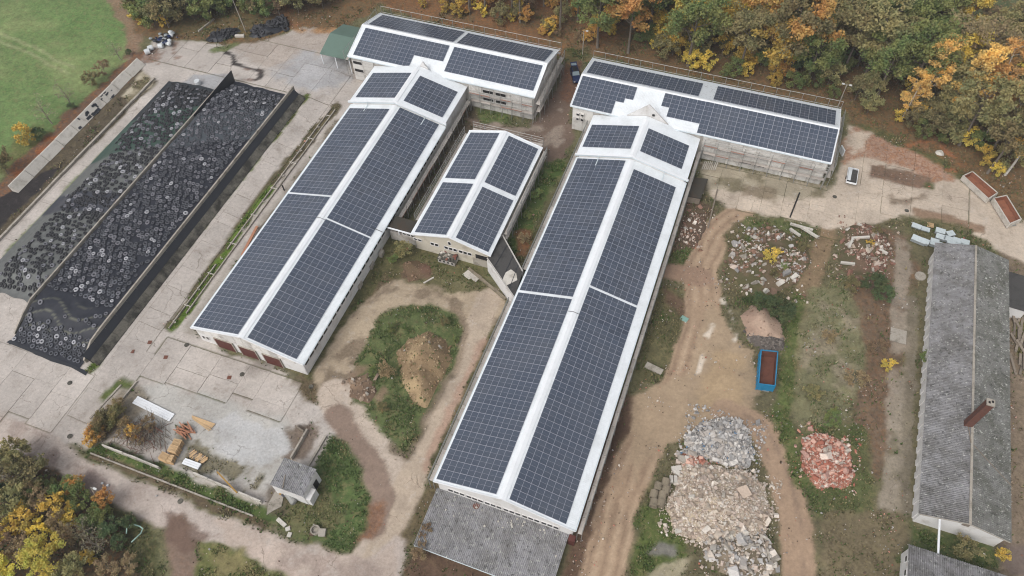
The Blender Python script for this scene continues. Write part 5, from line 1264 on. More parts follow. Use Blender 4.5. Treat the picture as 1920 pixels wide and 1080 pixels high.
skip('roll_off_container', 'blue roll-off container with rusty inside standing by the sandy turning place', [zc(1427, 657, 2), zc(1458, 660, 2), zc(1453, 724, 2), zc(1422, 720, 2)], 1.9, M['blue'], M['rust'])
skip('roll_off_container', 'pale grey open container with earth-brown floor nearer the wood', [zc(1806, 330, 1.3), zc(1823, 322, 1.3), zc(1870, 362, 1.3), zc(1853, 373, 1.3)], 1.2, M['concrete_pale'], M['rust_orange'])
skip('roll_off_container', 'pale grey open container with rusty orange floor at the right edge', [zc(1863, 372, 1.3), zc(1887, 367, 1.3), zc(1914, 411, 1.3), zc(1893, 420, 1.3)], 1.2, M['concrete_pale'], M['rust_orange'])
# ---- packs of roof sheets behind the hall
PK = [(1724, 448, 2.6, 1.3, .9, -14), (1736, 452, 1.3, 1.2, .75, -14), (1719, 423, 1.7, 1.1, .5, -10), (1736, 429, 1.5, 1.0, .45, -6), (1764, 432, 1.7, 1.2, .8, -6), (1783, 437, 1.4, 1.2, .7, 32), (1764, 443, 1.6, 1.2, .8, -8), (1753, 453, 1.5, 1.6, .9, -4),
      (1779, 447, 1.5, 1.2, .8, -8), (1784, 453, 1.4, 1.1, .7, -8), (1795, 450, 1.5, 1.2, .75, -8), (1797, 456, 1.4, 1.0, .6, -8), (1810, 453, 1.5, 1.2, .7, -6), (1810, 460, 1.4, 1.0, .6, -6), (1768, 459, 1.5, 1.0, .6, -8)]
PLBL = ['long foil pack of roof panels left of the others behind the grey hall', 'short foil pack beside the long one behind the grey hall', 'single foil pack lying nearest the concrete yard', 'low foil pack next to the wooden pallet']
for i, (u, v, sx, sy, h, a) in enumerate(PK):
    x, y = W(u, v, h); t = thing('sheet_pack', PLBL[i] if i < 4 else 'pale blue foil pack in the cluster behind the grey hall', 'pack', (x, y, 0), 'foil packs of roof panels')
    ra = math.radians(a)
    b = MB(); b.box((x, y, h-.05), (sx, sy, .1), ra); part('top_cover', b, M['pack'], t)
    for k in range(4):
        b = MB(); zh = (h-.25)/4; b.box((x, y, .15+zh*(k+.5)), (sx-.06, sy-.06, zh-.03), ra); part('panel_layer', b, M['pack_side'], t)
    b = MB(); b.box((x, y, .07), (sx*.9, .16, .14), ra); part('skid', b, M['wood_old'], t)
x, y = W(1744, 423); b = MB()
for k in range(6): b.box((x-.5+k*.2, y, .2), (.14, 1.1, .03))
for k in (-.45, 0, .45): b.box((x, y+k, .1), (1.15, .1, .16))
solo('wooden_pallet', b, M['wood_new'], 'single wooden pallet among the foil packs behind the grey hall', 'pallet', (x, y, 0))
# ---- timber heap right of the hall
tb = 0
for i in range(26):
    u, v = R_.uniform(1893, 1922), R_.uniform(575, 690); x, y = W(u, v); a = R_.gauss(1.62, .22); L = R_.uniform(2.2, 5)
    b = MB(); z = .15+.22*(i // 9); b.bar((x-math.cos(a)*L/2, y-math.sin(a)*L/2, z), (x+math.cos(a)*L/2, y+math.sin(a)*L/2, z+R_.uniform(-.1, .1)), .38, .18)
    solo('old_beam', b, M['wood_old'], 'grey weathered beam in the heap along the right side of the hall', 'beam', (x, y, 0), 'old beams beside the hall')

# ================================================================== RUBBLE
ROCK = []
for s_ in range(6):
    rr = random.Random(50+s_); vs_ = [(i+rr.uniform(-.35, .35), j+rr.uniform(-.35, .35), k+rr.uniform(-.35, .35)) for k in (-1, 1) for j in (-1, 1) for i in (-1, 1)]
    ROCK.append(np.array(vs_)*.5)
RF = np.array([(0, 2, 3, 1), (4, 5, 7, 6), (0, 1, 5, 4), (2, 6, 7, 3), (0, 4, 6, 2), (1, 3, 7, 5)])
def rotm(r):
    q = np.array([r.gauss(0, 1) for _ in range(4)]); q /= np.linalg.norm(q); w, x, y, z = q
    return np.array([[1-2*(y*y+z*z), 2*(x*y-z*w), 2*(x*z+y*w)], [2*(x*y+z*w), 1-2*(x*x+z*z), 2*(y*z-x*w)], [2*(x*z-y*w), 2*(y*z+x*w), 1-2*(x*x+y*y)]])
def vn2(x, y, s): return float(fbm(np.array([x]), np.array([y]), 2.4, 600+s, 3)[0])
def heap(name, label, cat, poly, h, core_rgb, stones, n_stone, size, seed, n_big=0, big=(1.0, .6, .3), peak=None, big_mats=('concrete', 'concrete_pale'), noise_amp=.5, spill=.8, power=.8, clus=.35):
    """mound over the outline, littered with stones; the big pieces are parts of their own"""
    P = np.array([W(*p) for p in poly]); c = P.mean(0); t = thing(name, label, cat, (*c, 0)); rr = random.Random(seed)
    lo, hi = P.min(0)-.5, P.max(0)+.5; xs, ys = np.arange(lo[0], hi[0], .35), np.arange(lo[1], hi[1], .35); X, Y = np.meshgrid(xs, ys)
    def H(x, y):
        xx = x+1.2*(fbm(x, y, 3, seed, 3)-.5); yy = y+1.2*(fbm(x, y, 3, seed+9, 3)-.5)
        d = -poly_sd(xx, yy, P); dm = max(1.0, -poly_sd(P[:, 0]*.0+c[0], P[:, 1]*.0+c[1], P)[0] if True else 1)
        f = np.clip(d/dm, 0, 1)**power
        return np.where(d > 0, h*f*(1+noise_amp*(fbm(x, y, 2.2, seed+3, 3)-.5)*1.6), -.12)
    Z = H(X.ravel(), Y.ravel()); rgbn = fbm(X.ravel(), Y.ravel(), 2.6, seed+5, 4)[:, None]
    a_, b_ = np.array(S(*core_rgb[0])), np.array(S(*core_rgb[1])); cc = a_*(1-sstep(.35, .65, rgbn))+b_*sstep(.35, .65, rgbn)
    F = grid_faces(len(xs), len(ys)); keep = (Z[F] > -.1).any(1)
    tag(link('mound', attr_mesh('mound', np.stack([X.ravel(), Y.ravel(), Z], 1)-np.array((*c, 0)), F[keep], cc, None, [M['rubble']]), t))
    V, C_, n = [], [], 0
    cols = [np.array(S(*s_)) for s_ in stones]
    while n < n_stone:
        x, y = rr.uniform(lo[0]-.3, hi[0]+.3), rr.uniform(lo[1]-.3, hi[1]+.3); z = float(H(np.array([x]), np.array([y]))[0])
        if z < -.05 and rr.random() > .06*spill: n += .1; continue
        if clus and z > -.05 and vn2(x, y, seed) < .47 and rr.random() < clus: n += .12; continue
        s_ = size*rr.lognormvariate(-.12, .58); s3 = s_*np.array((1, rr.uniform(.5, 1), rr.uniform(.35, .8)))
        V.append((ROCK[n.__int__() % 6]*s3)@rotm(rr).T+np.array((x, y, max(z, .0)+s_*.16))); C_.append(np.tile(rr.choice(cols)*rr.uniform(.86, 1.12), (8, 1))); n += 1
    if V:
        vv = np.concatenate(V)-np.array((*c, 0)); ff = np.concatenate([RF+8*i for i in range(len(V))])
        tag(link('stones', attr_mesh('stones', vv, ff, np.clip(np.concatenate(C_), 0, .85), None, [M['rubble']], False), t), kind='stuff')
    for i in range(n_big):
        for _ in range(40):
            x, y = rr.uniform(lo[0], hi[0]), rr.uniform(lo[1], hi[1]); z = float(H(np.array([x]), np.array([y]))[0])
            if z > .1: break
        k = rr.uniform(.6, 1.3); mb = MB(); v8 = (ROCK[i % 6]*np.array(big)*k)@(rotm(rr).T if big[0] < 1.6 else np.array([[math.cos(i*2.1), math.sin(i*2.1), rr.uniform(-.2, .2)], [-math.sin(i*2.1), math.cos(i*2.1), rr.uniform(-.2, .2)], [0, 0, 1]]))+np.array((x, y, z+.12))
        mb.add([tuple(p) for p in v8], [tuple(f) for f in RF]); part('chunk', mb, M[rr.choice(big_mats)], t)
    return t, H
GREYS = [(206, 202, 198), (184, 181, 178), (220, 215, 209), (156, 153, 150), (196, 188, 180)]
TANS = [(220, 208, 194), (204, 190, 174), (232, 222, 210), (192, 174, 158), (176, 160, 144), (212, 194, 180)]
REDS = [(208, 150, 130), (190, 124, 104), (220, 178, 160), (174, 112, 94), (230, 212, 198), (200, 160, 146), (196, 184, 172)]
heap('concrete_rubble_heap', 'grey crushed concrete heap with bluish bits beside the sandy turning place', 'rubble heap', [(1285, 815), (1310, 795), (1350, 785), (1390, 790), (1405, 815), (1420, 850), (1395, 880), (1350, 868), (1290, 850)], 1.8, ((150, 146, 144), (120, 116, 114)), GREYS*14+[(120, 150, 180)], 4600, .19, 11, 8, (.6, .45, .25), spill=2)
heap('rubble_heap', 'large tan heap of stone rubble below the grey concrete heap', 'rubble heap', [(1283, 860), (1345, 872), (1395, 885), (1430, 910), (1445, 970), (1430, 1010), (1380, 1025), (1320, 1015), (1265, 1000), (1248, 955), (1265, 910)], 2.5, ((202, 186, 162), (178, 162, 144)), TANS, 7600, .185, 12, 20, (.75, .5, .3), spill=2)
heap('broken_brick_patch', 'small orange patch of broken brick between the grey and tan heaps', 'rubble heap', [(1283, 852), (1310, 850), (1325, 868), (1300, 885), (1282, 875)], 1.0, ((196, 140, 110), (184, 124, 96)), REDS, 330, .26, 13, 2, (1.9, .6, .3))
heap('slab_rubble_heap', 'heap of broken concrete slabs and posts at the foot of the tan heap', 'rubble heap', [(1320, 1000), (1380, 975), (1430, 985), (1450, 1020), (1460, 1075), (1390, 1095), (1350, 1075), (1320, 1040)], 1.3, ((150, 136, 118), (120, 110, 92)), TANS+GREYS, 700, .34, 14, 34, (1.5, .6, .25))
heap('brick_heap', 'bright red heap of broken bricks on the grass strip', 'brick heap', [(1503, 820), (1530, 810), (1560, 815), (1590, 832), (1595, 860), (1600, 890), (1585, 912), (1535, 912), (1512, 885), (1505, 852)], 1.0, ((176, 128, 108), (160, 116, 98)), REDS, 2300, .20, 15, 4, (.6, .4, .3), big_mats=('brick', 'concrete_pale'))
heap('demolition_heap', 'overgrown heap of building rubble with a yellow bush inside the track bend', 'rubble heap', [(1372, 460), (1400, 430), (1450, 425), (1500, 450), (1520, 490), (1490, 530), (1440, 555), (1395, 545), (1365, 510)], 1.3, ((120, 104, 84), (96, 92, 64)), TANS+GREYS+[(150, 118, 100), (126, 104, 88)]*5, 1300, .25, 16, 26, (1.0, .7, .35), clus=.95, spill=1.6)
heap('demolition_heap', 'heap of brick rubble with concrete ring pieces left of the foil packs', 'rubble heap', [(1585, 425), (1620, 418), (1665, 440), (1672, 480), (1650, 510), (1590, 520), (1568, 490), (1590, 455)], 1.1, ((118, 98, 82), (98, 92, 68)), TANS+[(150, 112, 98), (130, 102, 88), (160, 128, 112)]*5, 1100, .23, 17, 8, (1.0, .6, .35), clus=.93, spill=1.6)
heap('sand_heap', 'pinkish sand heap beside the blue container', 'sand heap', [(1388, 590), (1410, 572), (1440, 580), (1465, 610), (1470, 640), (1440, 650), (1400, 630)], 1.5, ((190, 164, 144), (170, 144, 126)), [(150, 126, 108)], 60, .2, 18, 0, noise_amp=.3)
heap('gravel_heap', 'dark grey gravel heap at the foot of the sand heap', 'gravel heap', [(1400, 625), (1440, 618), (1470, 632), (1465, 655), (1430, 660), (1402, 645)], .9, ((128, 118, 110), (108, 100, 94)), [(140, 132, 124), (100, 94, 90)], 500, .16, 19, 0)
heap('loose_rubble', 'scattered brick rubble between the longest barn and the dirt road', 'rubble', [(1290, 400), (1325, 395), (1325, 430), (1300, 465), (1270, 450)], .35, ((112, 92, 76), (100, 84, 70)), TANS+[(150, 118, 100), (120, 98, 84), (170, 134, 118)]*3, 460, .19, 20, 3, (.7, .5, .3), clus=.9, spill=2)
_, HM = heap('earth_mound', 'tall tan earth mound on the green island', 'earth mound', [(748, 660), (765, 635), (800, 622), (835, 640), (850, 668), (835, 700), (815, 735), (800, 765), (772, 752), (760, 730), (752, 700)], 2.3, ((186, 162, 126), (148, 126, 98)), [(150, 126, 96), (176, 152, 120), (190, 168, 136), (110, 112, 72)], 800, .15, 21, 3, (.6, .45, .3), noise_amp=.6)
heap('weedy_earth_heap', 'flat brown earth heap among weeds before the short barn gable', 'earth mound', [(752, 495), (780, 488), (808, 500), (805, 520), (770, 525)], .8, ((128, 100, 84), (112, 94, 74)), [(150, 126, 104)], 60, .2, 22, 0)
heap('weedy_earth_heap', 'low pale earth heap with broken slabs at the left tip of the island', 'earth mound', [(655, 705), (690, 700), (705, 735), (690, 755), (660, 745)], .6, ((150, 126, 104), (120, 100, 84)), [(150, 132, 114), (170, 150, 132)], 110, .22, 23, 3, (.8, .5, .25), big_mats=('concrete',))
# concrete ring pieces and slabs
for i, (u, v, L, a, lab) in enumerate([(1592, 462, 2.2, 1.4, 'upright curved concrete beam on the brick rubble'), (1610, 452, 3.2, .35, 'arched concrete beam on top of the brick rubble'), (1632, 470, 2.2, .9, 'tilted concrete slab in the brick rubble'), (1586, 500, 2.4, .1, 'white wall stump at the foot of the brick rubble'), (1652, 478, 1.7, -.5, 'short concrete post right of the brick rubble'), (1500, 432, 4.2, -.12, 'long white concrete beam on the overgrown rubble'), (1515, 442, 3.6, -.5, 'second white concrete beam beside the long one'), (1488, 442, 2.4, -.6, 'short concrete beam left of the white beams')]):
    x, y = W(u, v); b = MB(); z = .9; b.bar((x-math.cos(a)*L/2, y-math.sin(a)*L/2, z), (x+math.cos(a)*L/2, y+math.sin(a)*L/2, z+.25), .42, .4); solo('concrete_beam', b, M['concrete_pale'], lab, 'concrete beam', (x, y, 0))
for i, (u, v, z, lab) in enumerate([(1225, 946, 0, 'leftmost lying concrete pipe of the front pair'), (1238, 946, 0, 'right concrete pipe of the front pair'), (1225, 930, 0, 'left concrete pipe of the middle pair'), (1241, 932, 0, 'right concrete pipe of the middle pair'), (1233, 916, 0, 'shorter concrete pipe behind the middle pair'), (1247, 922, 0, 'dark concrete pipe nearest the tan heap'), (1247, 908, 0, 'farthest of the concrete pipes beside the tan heap')]):
    x, y = W(u, v); mb = MB(); n = 14; prof = [(.62, -.65), (.62, .65), (.5, .65), (.5, -.65)]
    for (r, q) in prof:
        for k in range(n): a = 2*math.pi*k/n; mb.v.append((x+r*math.cos(a), y+q*.95, .62+r*math.sin(a)))
    for j in range(4):
        for k in range(n): mb.f.append((j*n+k, j*n+(k+1) % n, ((j+1) % 4)*n+(k+1) % n, ((j+1) % 4)*n+k)); mb.m.append(0)
    solo('concrete_pipe', mb, M['pipe'], lab, 'concrete pipe', (x, y, 0), 'concrete pipes beside the tan heap')
for (u, v, sx, sy, a, lab) in [(1258, 900, .5, 1.1, .3, 'left small pale block behind the concrete pipes'), (1266, 900, .5, 1.1, .3, 'right small pale block behind the concrete pipes'), (1268, 880, 1.5, .8, .5, 'upper pale slab piece at the tan heap edge'), (1272, 889, 1.5, .7, -.3, 'lower pale slab piece at the tan heap edge')]:
    x, y = W(u, v); b = MB(); b.box((x, y, .25), (sx, sy, .5), a); solo('concrete_block', b, M['concrete_pale'], lab, 'concrete block', (x, y, 0))
# ================================================================== SMALL YARD THINGS
def boxthing(name, mat, label, cat, u, v, size, a=0.0, z=0.0, group=None):
    x, y = W(u, v); b = MB(); b.box((x, y, z+size[2]/2), size, a); return solo(name, b, M[mat], label, cat, (x, y, 0), group)
# bent white roof sheets on the slab
t = thing('roof_sheet_stack', 'long stack of white roof sheets on the concrete slab', 'sheet stack', (*W(288, 767), 0))
p, q = np.array(W(254, 750)), np.array(W(323, 784)); d = (q-p)/np.linalg.norm(q-p); s_ = np.array((-d[1], d[0]))
for k in range(4):
    b = MB(); o = s_*(k-1.5)*.36; b.bar((*(p+o), .12+.05*(k % 2)), (*(q+o), .12+.05*(k % 2)), .33, .14); part('roof_sheet', b, M['white_trim'], t)
t = thing('roof_sheet_stack', 'short stack of white roof sheets beside the log bundle', 'sheet stack', (*W(360, 872), 0))
p, q = np.array(W(346, 866)), np.array(W(376, 877)); d = (q-p)/np.linalg.norm(q-p); s_ = np.array((-d[1], d[0]))
for k in range(3):
    b = MB(); o = s_*(k-1)*.34; b.bar((*(p+o), .42+.04*(k % 2)), (*(q+o), .42+.04*(k % 2)), .31, .12); part('roof_sheet', b, M['white_trim'], t)
b = MB(); b.bar((*p, .18), (*q, .18), .9, .34); part('base_layer', b, M['pack_side'], t)
# loose planks and boards
for i in range(7):
    u0, v0, u1, v1 = 360+i*.4, 780+i*1.0, 402-i*1.4+R_.uniform(-2, 2), 796+i*2.1
    b = MB(); b.bar((*W(u0, v0), .08+.02*i), (*W(u1, v1), .10+.02*i), .16, .06)
    solo('plank', b, M['wood_new'], 'fresh plank in the fanned bundle on the concrete slab', 'plank', (*W((u0+u1)/2, (v0+v1)/2), 0), 'fresh planks on the slab')
for i in range(16):
    u, v = R_.gauss(348, 6), R_.gauss(808, 4); x, y = W(u, v); a = R_.gauss(-.35, .25); L = R_.uniform(1.4, 2.6)
    b = MB(); z = .1+.05*i; b.bar((x-math.cos(a)*L/2, y-math.sin(a)*L/2, z), (x+math.cos(a)*L/2, y+math.sin(a)*L/2, z), .18, .06); solo('board', b, M['wood_orange'], 'brown board in the untidy pile behind the pallets', 'board', (x, y, 0), 'boards behind the pallets')
PAL = MB()
for k in range(7): PAL.box((-.54+k*.18, 0, .13), (.12, .9, .025))
for k in (-.38, 0, .38): PAL.box((0, k, .07), (1.2, .1, .1))
for k in (-.4, 0, .4): PAL.box((0, k, .012), (1.2, .1, .022))
PALM = PAL.mesh('wooden_pallet', [M['wood_new']])
for (u, v, n, a, lab) in [(336, 836, 9, .1, 'pallet in the left upper stack near the brush pile'), (331, 848, 10, .05, 'pallet in the middle stack near the brush pile'), (313, 862, 10, -.05, 'pallet in the left lower stack before the brush pile'), (322, 864, 9, .15, 'pallet in the right lower stack before the brush pile')]:
    x, y = W(u, v)
    for k in range(n):
        o = link('wooden_pallet', PALM, None, (x+R_.uniform(-.06, .06), y+R_.uniform(-.06, .06), k*.147), (0, 0, a+R_.uniform(-.06, .06)), (1.15, 1.3, 1)); tag(o, lab, 'pallet', lab.replace('pallet in', 'pallets of'))
for i in range(26):
    r, c_ = i % 9, i // 9; x, y = W(359+r*3.4, 847+r*1.9+c_*3.2); b = MB(); L = .9
    b.tube([(x-.3, y-L/2, .14+.1*(i % 2)), (x+.1, y+L/2, .14+.1*(i % 2))], .13, 6); solo('log', b, M['wood_new'] if i % 3 else M['wood_old'], 'short log in the bundle beside the white sheets', 'log', (x, y, 0), 'logs beside the white sheets')
# retaining walls
def wall_between(name, label, u0, v0, u1, v1, h, th, n, mat='concrete_pale', ragged=0.0, lean=0.0):
    p, q = np.array(W(u0, v0)), np.array(W(u1, v1)); t = thing(name, label, 'wall', (*((p+q)/2), 0)); d = (q-p)/n; dr = d/np.linalg.norm(d); s_ = np.array((-dr[1], dr[0]))
    for i in range(n):
        a, c_ = p+d*i+dr*.03, p+d*(i+1)-dr*.03; ha, hc = h*(1-ragged*R_.random()), h*(1-ragged*R_.random())
        b = MB(); vs_ = []
        for (pp, hh) in ((a, ha), (c_, hc)):
            for o, z in ((-th/2, -.05), (th/2, -.05), (th/2+lean*hh, hh), (-th/2+lean*hh, hh)): vs_.append((*(pp+s_*o), z))
        b.add(vs_, [(0, 1, 2, 3), (7, 6, 5, 4), (0, 4, 5, 1), (1, 5, 6, 2), (2, 6, 7, 3), (3, 7, 4, 0)]); part('wall_element', b, M[mat], t)
    return t
wall_between('retaining_wall', 'pale concrete wall holding the brush pile along the verge', 196, 838, 302, 880, 1.3, .22, 8, ragged=.3)
wall_between('retaining_wall', 'pale concrete wall with ochre top between the white slab and the verge', 366, 890, 492, 944, 1.1, .22, 9, ragged=.15)
wall_between('retaining_wall', 'low grey wall running up to the white hut', 547, 862, 578, 808, .9, .3, 4, 'concrete', .1)
wall_between('retaining_wall', 'low kerb wall along the grass above the white hut', 578, 876, 612, 818, .45, .3, 4, 'concrete', .1)
wall_between('kerb', 'thin concrete kerb running along the verge beside the south road', 170, 850, 475, 968, .22, .22, 20, 'concrete')
wall_between('kerb', 'old kerb line left of the brush pile', 168, 786, 228, 722, .25, .3, 6, 'concrete', .2)
wall_between('kerb', 'old mossy kerb beside the white sheet stack', 218, 764, 258, 716, .4, .25, 4, 'concrete', .2)
boxthing('ochre_plank', 'yellow', 'ochre plank lying along the concrete wall below the white slab', 'plank', 430, 909, (.22, 5.2, .12), 1.2, 1.05)
boxthing('leaning_barrier', 'wood_old', 'leaning grey frame at the corner above the white hut', 'frame', 563, 806, (1.8, .2, .7), -.2)
# hut surroundings
x, y = W(547, 937); b = MB(); b.tube([(x-.9, y+.5, .55), (x-.8, y+.45, .55), (x+.8, y-.45, .55), (x+.9, y-.5, .55)], [.35, .5, .5, .35], 12); solo('steel_tank', b, M['steel'], 'small galvanised tank lying beside the white hut', 'tank', (x, y, 0))
x, y = W(534, 929); o = link('tyre', TY, None, (x, y, .35), (1.1, .3, .4)); tag(o, 'single black tyre leaning on the white hut', 'tyre')
boxthing('ochre_board', 'yellow', 'ochre board leaning behind the tyre at the white hut', 'board', 530, 926, (.7, .5, .5), .3)
b = MB(); cp = [W(512, 958), W(500, 966), W(503, 945), W(520, 915), W(534, 920), W(528, 950)]; b.prism(cp[::-1], -.02, .1); solo('concrete_plate', b, M['concrete'], 'rounded concrete plate leading to the white hut door', 'plate', (*W(515, 942), 0))
mb = MB(); x, y = W(592, 995); n = 12
for (r, z) in ((.75, 0), (.75, .5), (.55, .5), (.55, .1)):
    for k in range(n): a = 2*math.pi*k/n; mb.v.append((x+r*math.cos(a), y+r*math.sin(a), z))
for j in range(3):
    for k in range(n): mb.f.append((j*n+k, j*n+(k+1) % n, (j+1)*n+(k+1) % n, (j+1)*n+k)); mb.m.append(0)
mb.f.append(tuple(3*n+k for k in range(n))); mb.m.append(0)
solo('well_ring', mb, M['concrete'], 'round concrete well ring in the grass south of the white hut', 'well ring', (x, y, 0))
boxthing('stone_block', 'concrete', 'square stone block beside the well ring', 'block', 605, 1000, (1.0, 1.1, .55), .3)
for i, (u, v) in enumerate([(528, 980), (540, 992), (543, 1003)]): boxthing('flat_stone', 'concrete_pale', ['largest flat stone at the road edge', 'middle flat stone at the road edge', 'smallest flat stone at the road edge'][i], 'stone', u, v, ((1.8, .7, .7)[i], .6, .2), -.3+i)
# ruined pit house before the short barn
rp = thing('ruined_pit_house', 'small ruined masonry box with rubble on its roof before the short barn', 'ruin', (*W(840, 485), 0)); x, y = W(840, 490)
b = MB(); b.box((x, y+.9, .55), (3.4, 3.2, 1.1)); part('wall', b, M['wall_grey'], rp)
b = MB(); b.box((x, y+.9, 1.16), (3.6, 3.4, .14), .03); part('roof_slab', b, M['concrete_dark'], rp)
for i in range(46):
    b = MB(); q = (ROCK[i % 6]*R_.uniform(.2, .55))@rotm(R_).T+np.array((x+R_.uniform(-1.6, 1.6), y+.9+R_.uniform(-1.5, 1.5), 1.3)); b.add([tuple(k) for k in q], [tuple(f) for f in RF]); part('rubble_piece', b, M[R_.choice(('brick', 'concrete', 'concrete_pale', 'concrete_dark'))], rp)
for k in range(4):
    b = MB(); b.box((x-1.25+k*.82, y-.72, .6), (.36, .06, .4)); part('vent_opening', b, M['dark_hole'], rp)
for i, (u, v, a) in enumerate([(879, 515, -.4), (891, 520, -.35)]): boxthing('concrete_plate', 'concrete_pale', ['left of two flat concrete plates before the short barn', 'right of two flat concrete plates before the short barn'][i], 'plate', u, v, (1.7, 1.6, .14), a, .05*i)
boxthing('wooden_pallet', 'wood_orange', 'single orange pallet in weeds near the ruined passage', 'pallet', 761, 468, (1.2, .9, .14), -.1)
boxthing('white_post', 'concrete_pale', 'white post lying in weeds below the short barn gable', 'post', 804, 526, (.25, 2.2, .2), -.6)
for i, (u, v) in enumerate([(716, 478), (697, 500), (675, 537)]): boxthing('loose_panel', 'concrete', ['farthest loose panel leaning at the west barn wall', 'middle loose panel leaning at the west barn wall', 'nearest loose panel leaning at the west barn wall'][i], 'panel', u, v, (.7, 1.3, .9), .1)
# orange timber and posts left of the west barn
b = MB(); b.bar((*W(456, 482), .6), (*W(484, 428), .6), .5, .25); solo('timber_stack', b, M['wood_orange'], 'orange-brown timber lying along the left eave of the west barn', 'timber', (*W(470, 455), 0))
boxthing('dark_post', 'black_plastic', 'dark post stump left of the west barn eave', 'post', 533, 357, (.2, .2, 1.5))
# annex flat roof east of the longest barn
ax = thing('low_annex', 'low mossy flat-roofed annex at the far right of the longest barn', 'annex', (*W(1305, 365), 0))
P4 = [W(1296, 332, 2), W(1328, 335, 2), W(1314, 372, 2), W(1283, 366, 2)]; b = MB(); b.prism(P4[::-1], 1.8, 2.0); part('roof', b, M['tar_moss'], ax)
b = MB(); c0 = np.mean(P4, 0); b.prism([tuple(c0+(np.array(p)-c0)*.92) for p in P4[::-1]], 0, 1.8); part('wall', b, M['wood_old'], ax)
b = MB(); b.bar((*W(1345, 356), .12), (*W(1327, 428), .12), .25, .22); solo('round_pole', b, M['wood_old'], 'long wooden pole lying beside the brick rubble at the dirt road', 'pole', (*W(1336, 392), 0))
for i in range(8):
    u = 1316+i*3.4; b = MB(); b.bar((*W(u, 318+i*.3), .15), (*W(u+6, 303+i*.3), .2), .16, .1); solo('pale_board', b, M['concrete_pale'], 'pale board in the row leaning below the north-eastern barn', 'board', (*W(u+3, 310), 0), 'pale boards below the barn')
b = MB(); b.tube([(*W(1481, 408), .1), (*W(1499, 362), .1)], .14, 6); solo('dark_pipe', b, M['black_plastic'], 'thin dark pipe lying across the pale slab yard', 'pipe', (*W(1490, 385), 0))
boxthing('green_sheet', 'turquoise', 'pale green square sheet in weeds right of the longest barn', 'sheet', 1283, 598, (1.3, 1.0, .06), -.3)
boxthing('concrete_plate', 'concrete', 'broken concrete plate at the end of the weedy foundation', 'plate', 1226, 692, (3.0, 1.1, .35), -.2)
boxthing('concrete_plate', 'concrete', 'square concrete plate on the strip left of the grey hall', 'plate', 1684, 630, (2.6, 2.8, .1), 0)
x, y = W(1762, 287); mb = MB(); n = 14
for (r, z) in ((.85, 0), (.45, .45), (.28, .45), (.28, .1)):
    for k in range(n): a = 2*math.pi*k/n; mb.v.append((x+r*math.cos(a), y+r*math.sin(a), z))
for j in range(3):
    for k in range(n): mb.f.append((j*n+k, j*n+(k+1) % n, (j+1)*n+(k+1) % n, (j+1)*n+k)); mb.m.append(0)
mb.f.append(tuple(3*n+k for k in range(n))); mb.m.append(0); solo('shaft_cone', mb, M['concrete_pale'], 'white concrete shaft cone on orange leaves at the wood edge', 'shaft cone', (x, y, 0))
x, y = W(1725, 519); mb = MB(); mb.tube([(x, y, 0), (x, y, .35)], .95, 12); solo('millstone', mb, M['concrete'], 'round grey stone disc left of the grey hall', 'stone disc', (x, y, 0))
boxthing('white_banner', 'foil_white', 'white foil sheet hanging at the right corner of the north-eastern barn', 'foil', 1572, 298, (.25, 1.6, 1.6), .5, 1.5)
# manholes on the west yard
MH = MB(); MH.tube([(0, 0, 0), (0, 0, .06)], .42, 14); MHM = MH.mesh('manhole_cover', [M['concrete_dark']])
for i, (u, v, lab) in enumerate([(350, 647, 'manhole cover left of the west barn gable'), (454, 702, 'manhole cover before the middle barn door'), (583, 725, 'manhole cover right of the barn doors'), (131, 718, 'manhole cover on the slabs below the black silage heap'), (131, 818, 'manhole cover at the edge of the south road'), (338, 940, 'manhole cover in the middle of the south road'), (1565, 369, 'manhole cover below the white trailer'), (1700, 395, 'manhole cover on the pale eastern yard')]):
    x, y = W(u, v); o = link('manhole_cover', MHM, None, (x, y, 0)); tag(o, lab, 'manhole cover', 'manhole covers')
GR = MB(); GR.box((0, 0, .03), (.7, .7, .06)); GRM = GR.mesh('drain_grate', [M['rust']])
for i, (u, v, lab) in enumerate([(311, 670, 'drain grate at the end of the slab lane'), (248, 659, 'brown drain grate beside the silage bank'), (430, 708, 'drain grate left before the barn doors'), (281, 642, 'small drain grate near the trough end')]):
    x, y = W(u, v); o = link('drain_grate', GRM, None, (x, y, 0), (0, 0, .3)); tag(o, lab, 'drain grate', 'drain grates')
# mint hose in the lower left shrubs
b = MB(); hp = [W(242, 1004), W(245, 996), W(251, 990), (W(258, 988)), W(265, 989), W(270, 993), W(268, 1003), W(262, 1013), W(254, 1022)]
b.tube([(*p, .9+.5*math.sin(i)) for i, p in enumerate(hp)], .1, 6); solo('hose', b, M['mint_hose'], 'mint green hose arching out of the shrubs beside the dirt track', 'hose', (*W(258, 1000), 0))
for i in range(2): boxthing('white_marker', 'foil_white', ['left white marker on the south road edge', 'right white marker on the south road edge'][i], 'marker', 193+i*10, 907+i*4, (.3, .3, .3))
wall_between('fallen_post', 'old concrete post lying in leaves near the foil heap', 372, 60, 402, 36, .3, .3, 2, 'concrete')
boxthing('concrete_block', 'concrete_pale', 'concrete foot with a leaning post between the two tyre heaps', 'block', 450, 69, (2.2, .6, .5), .3)

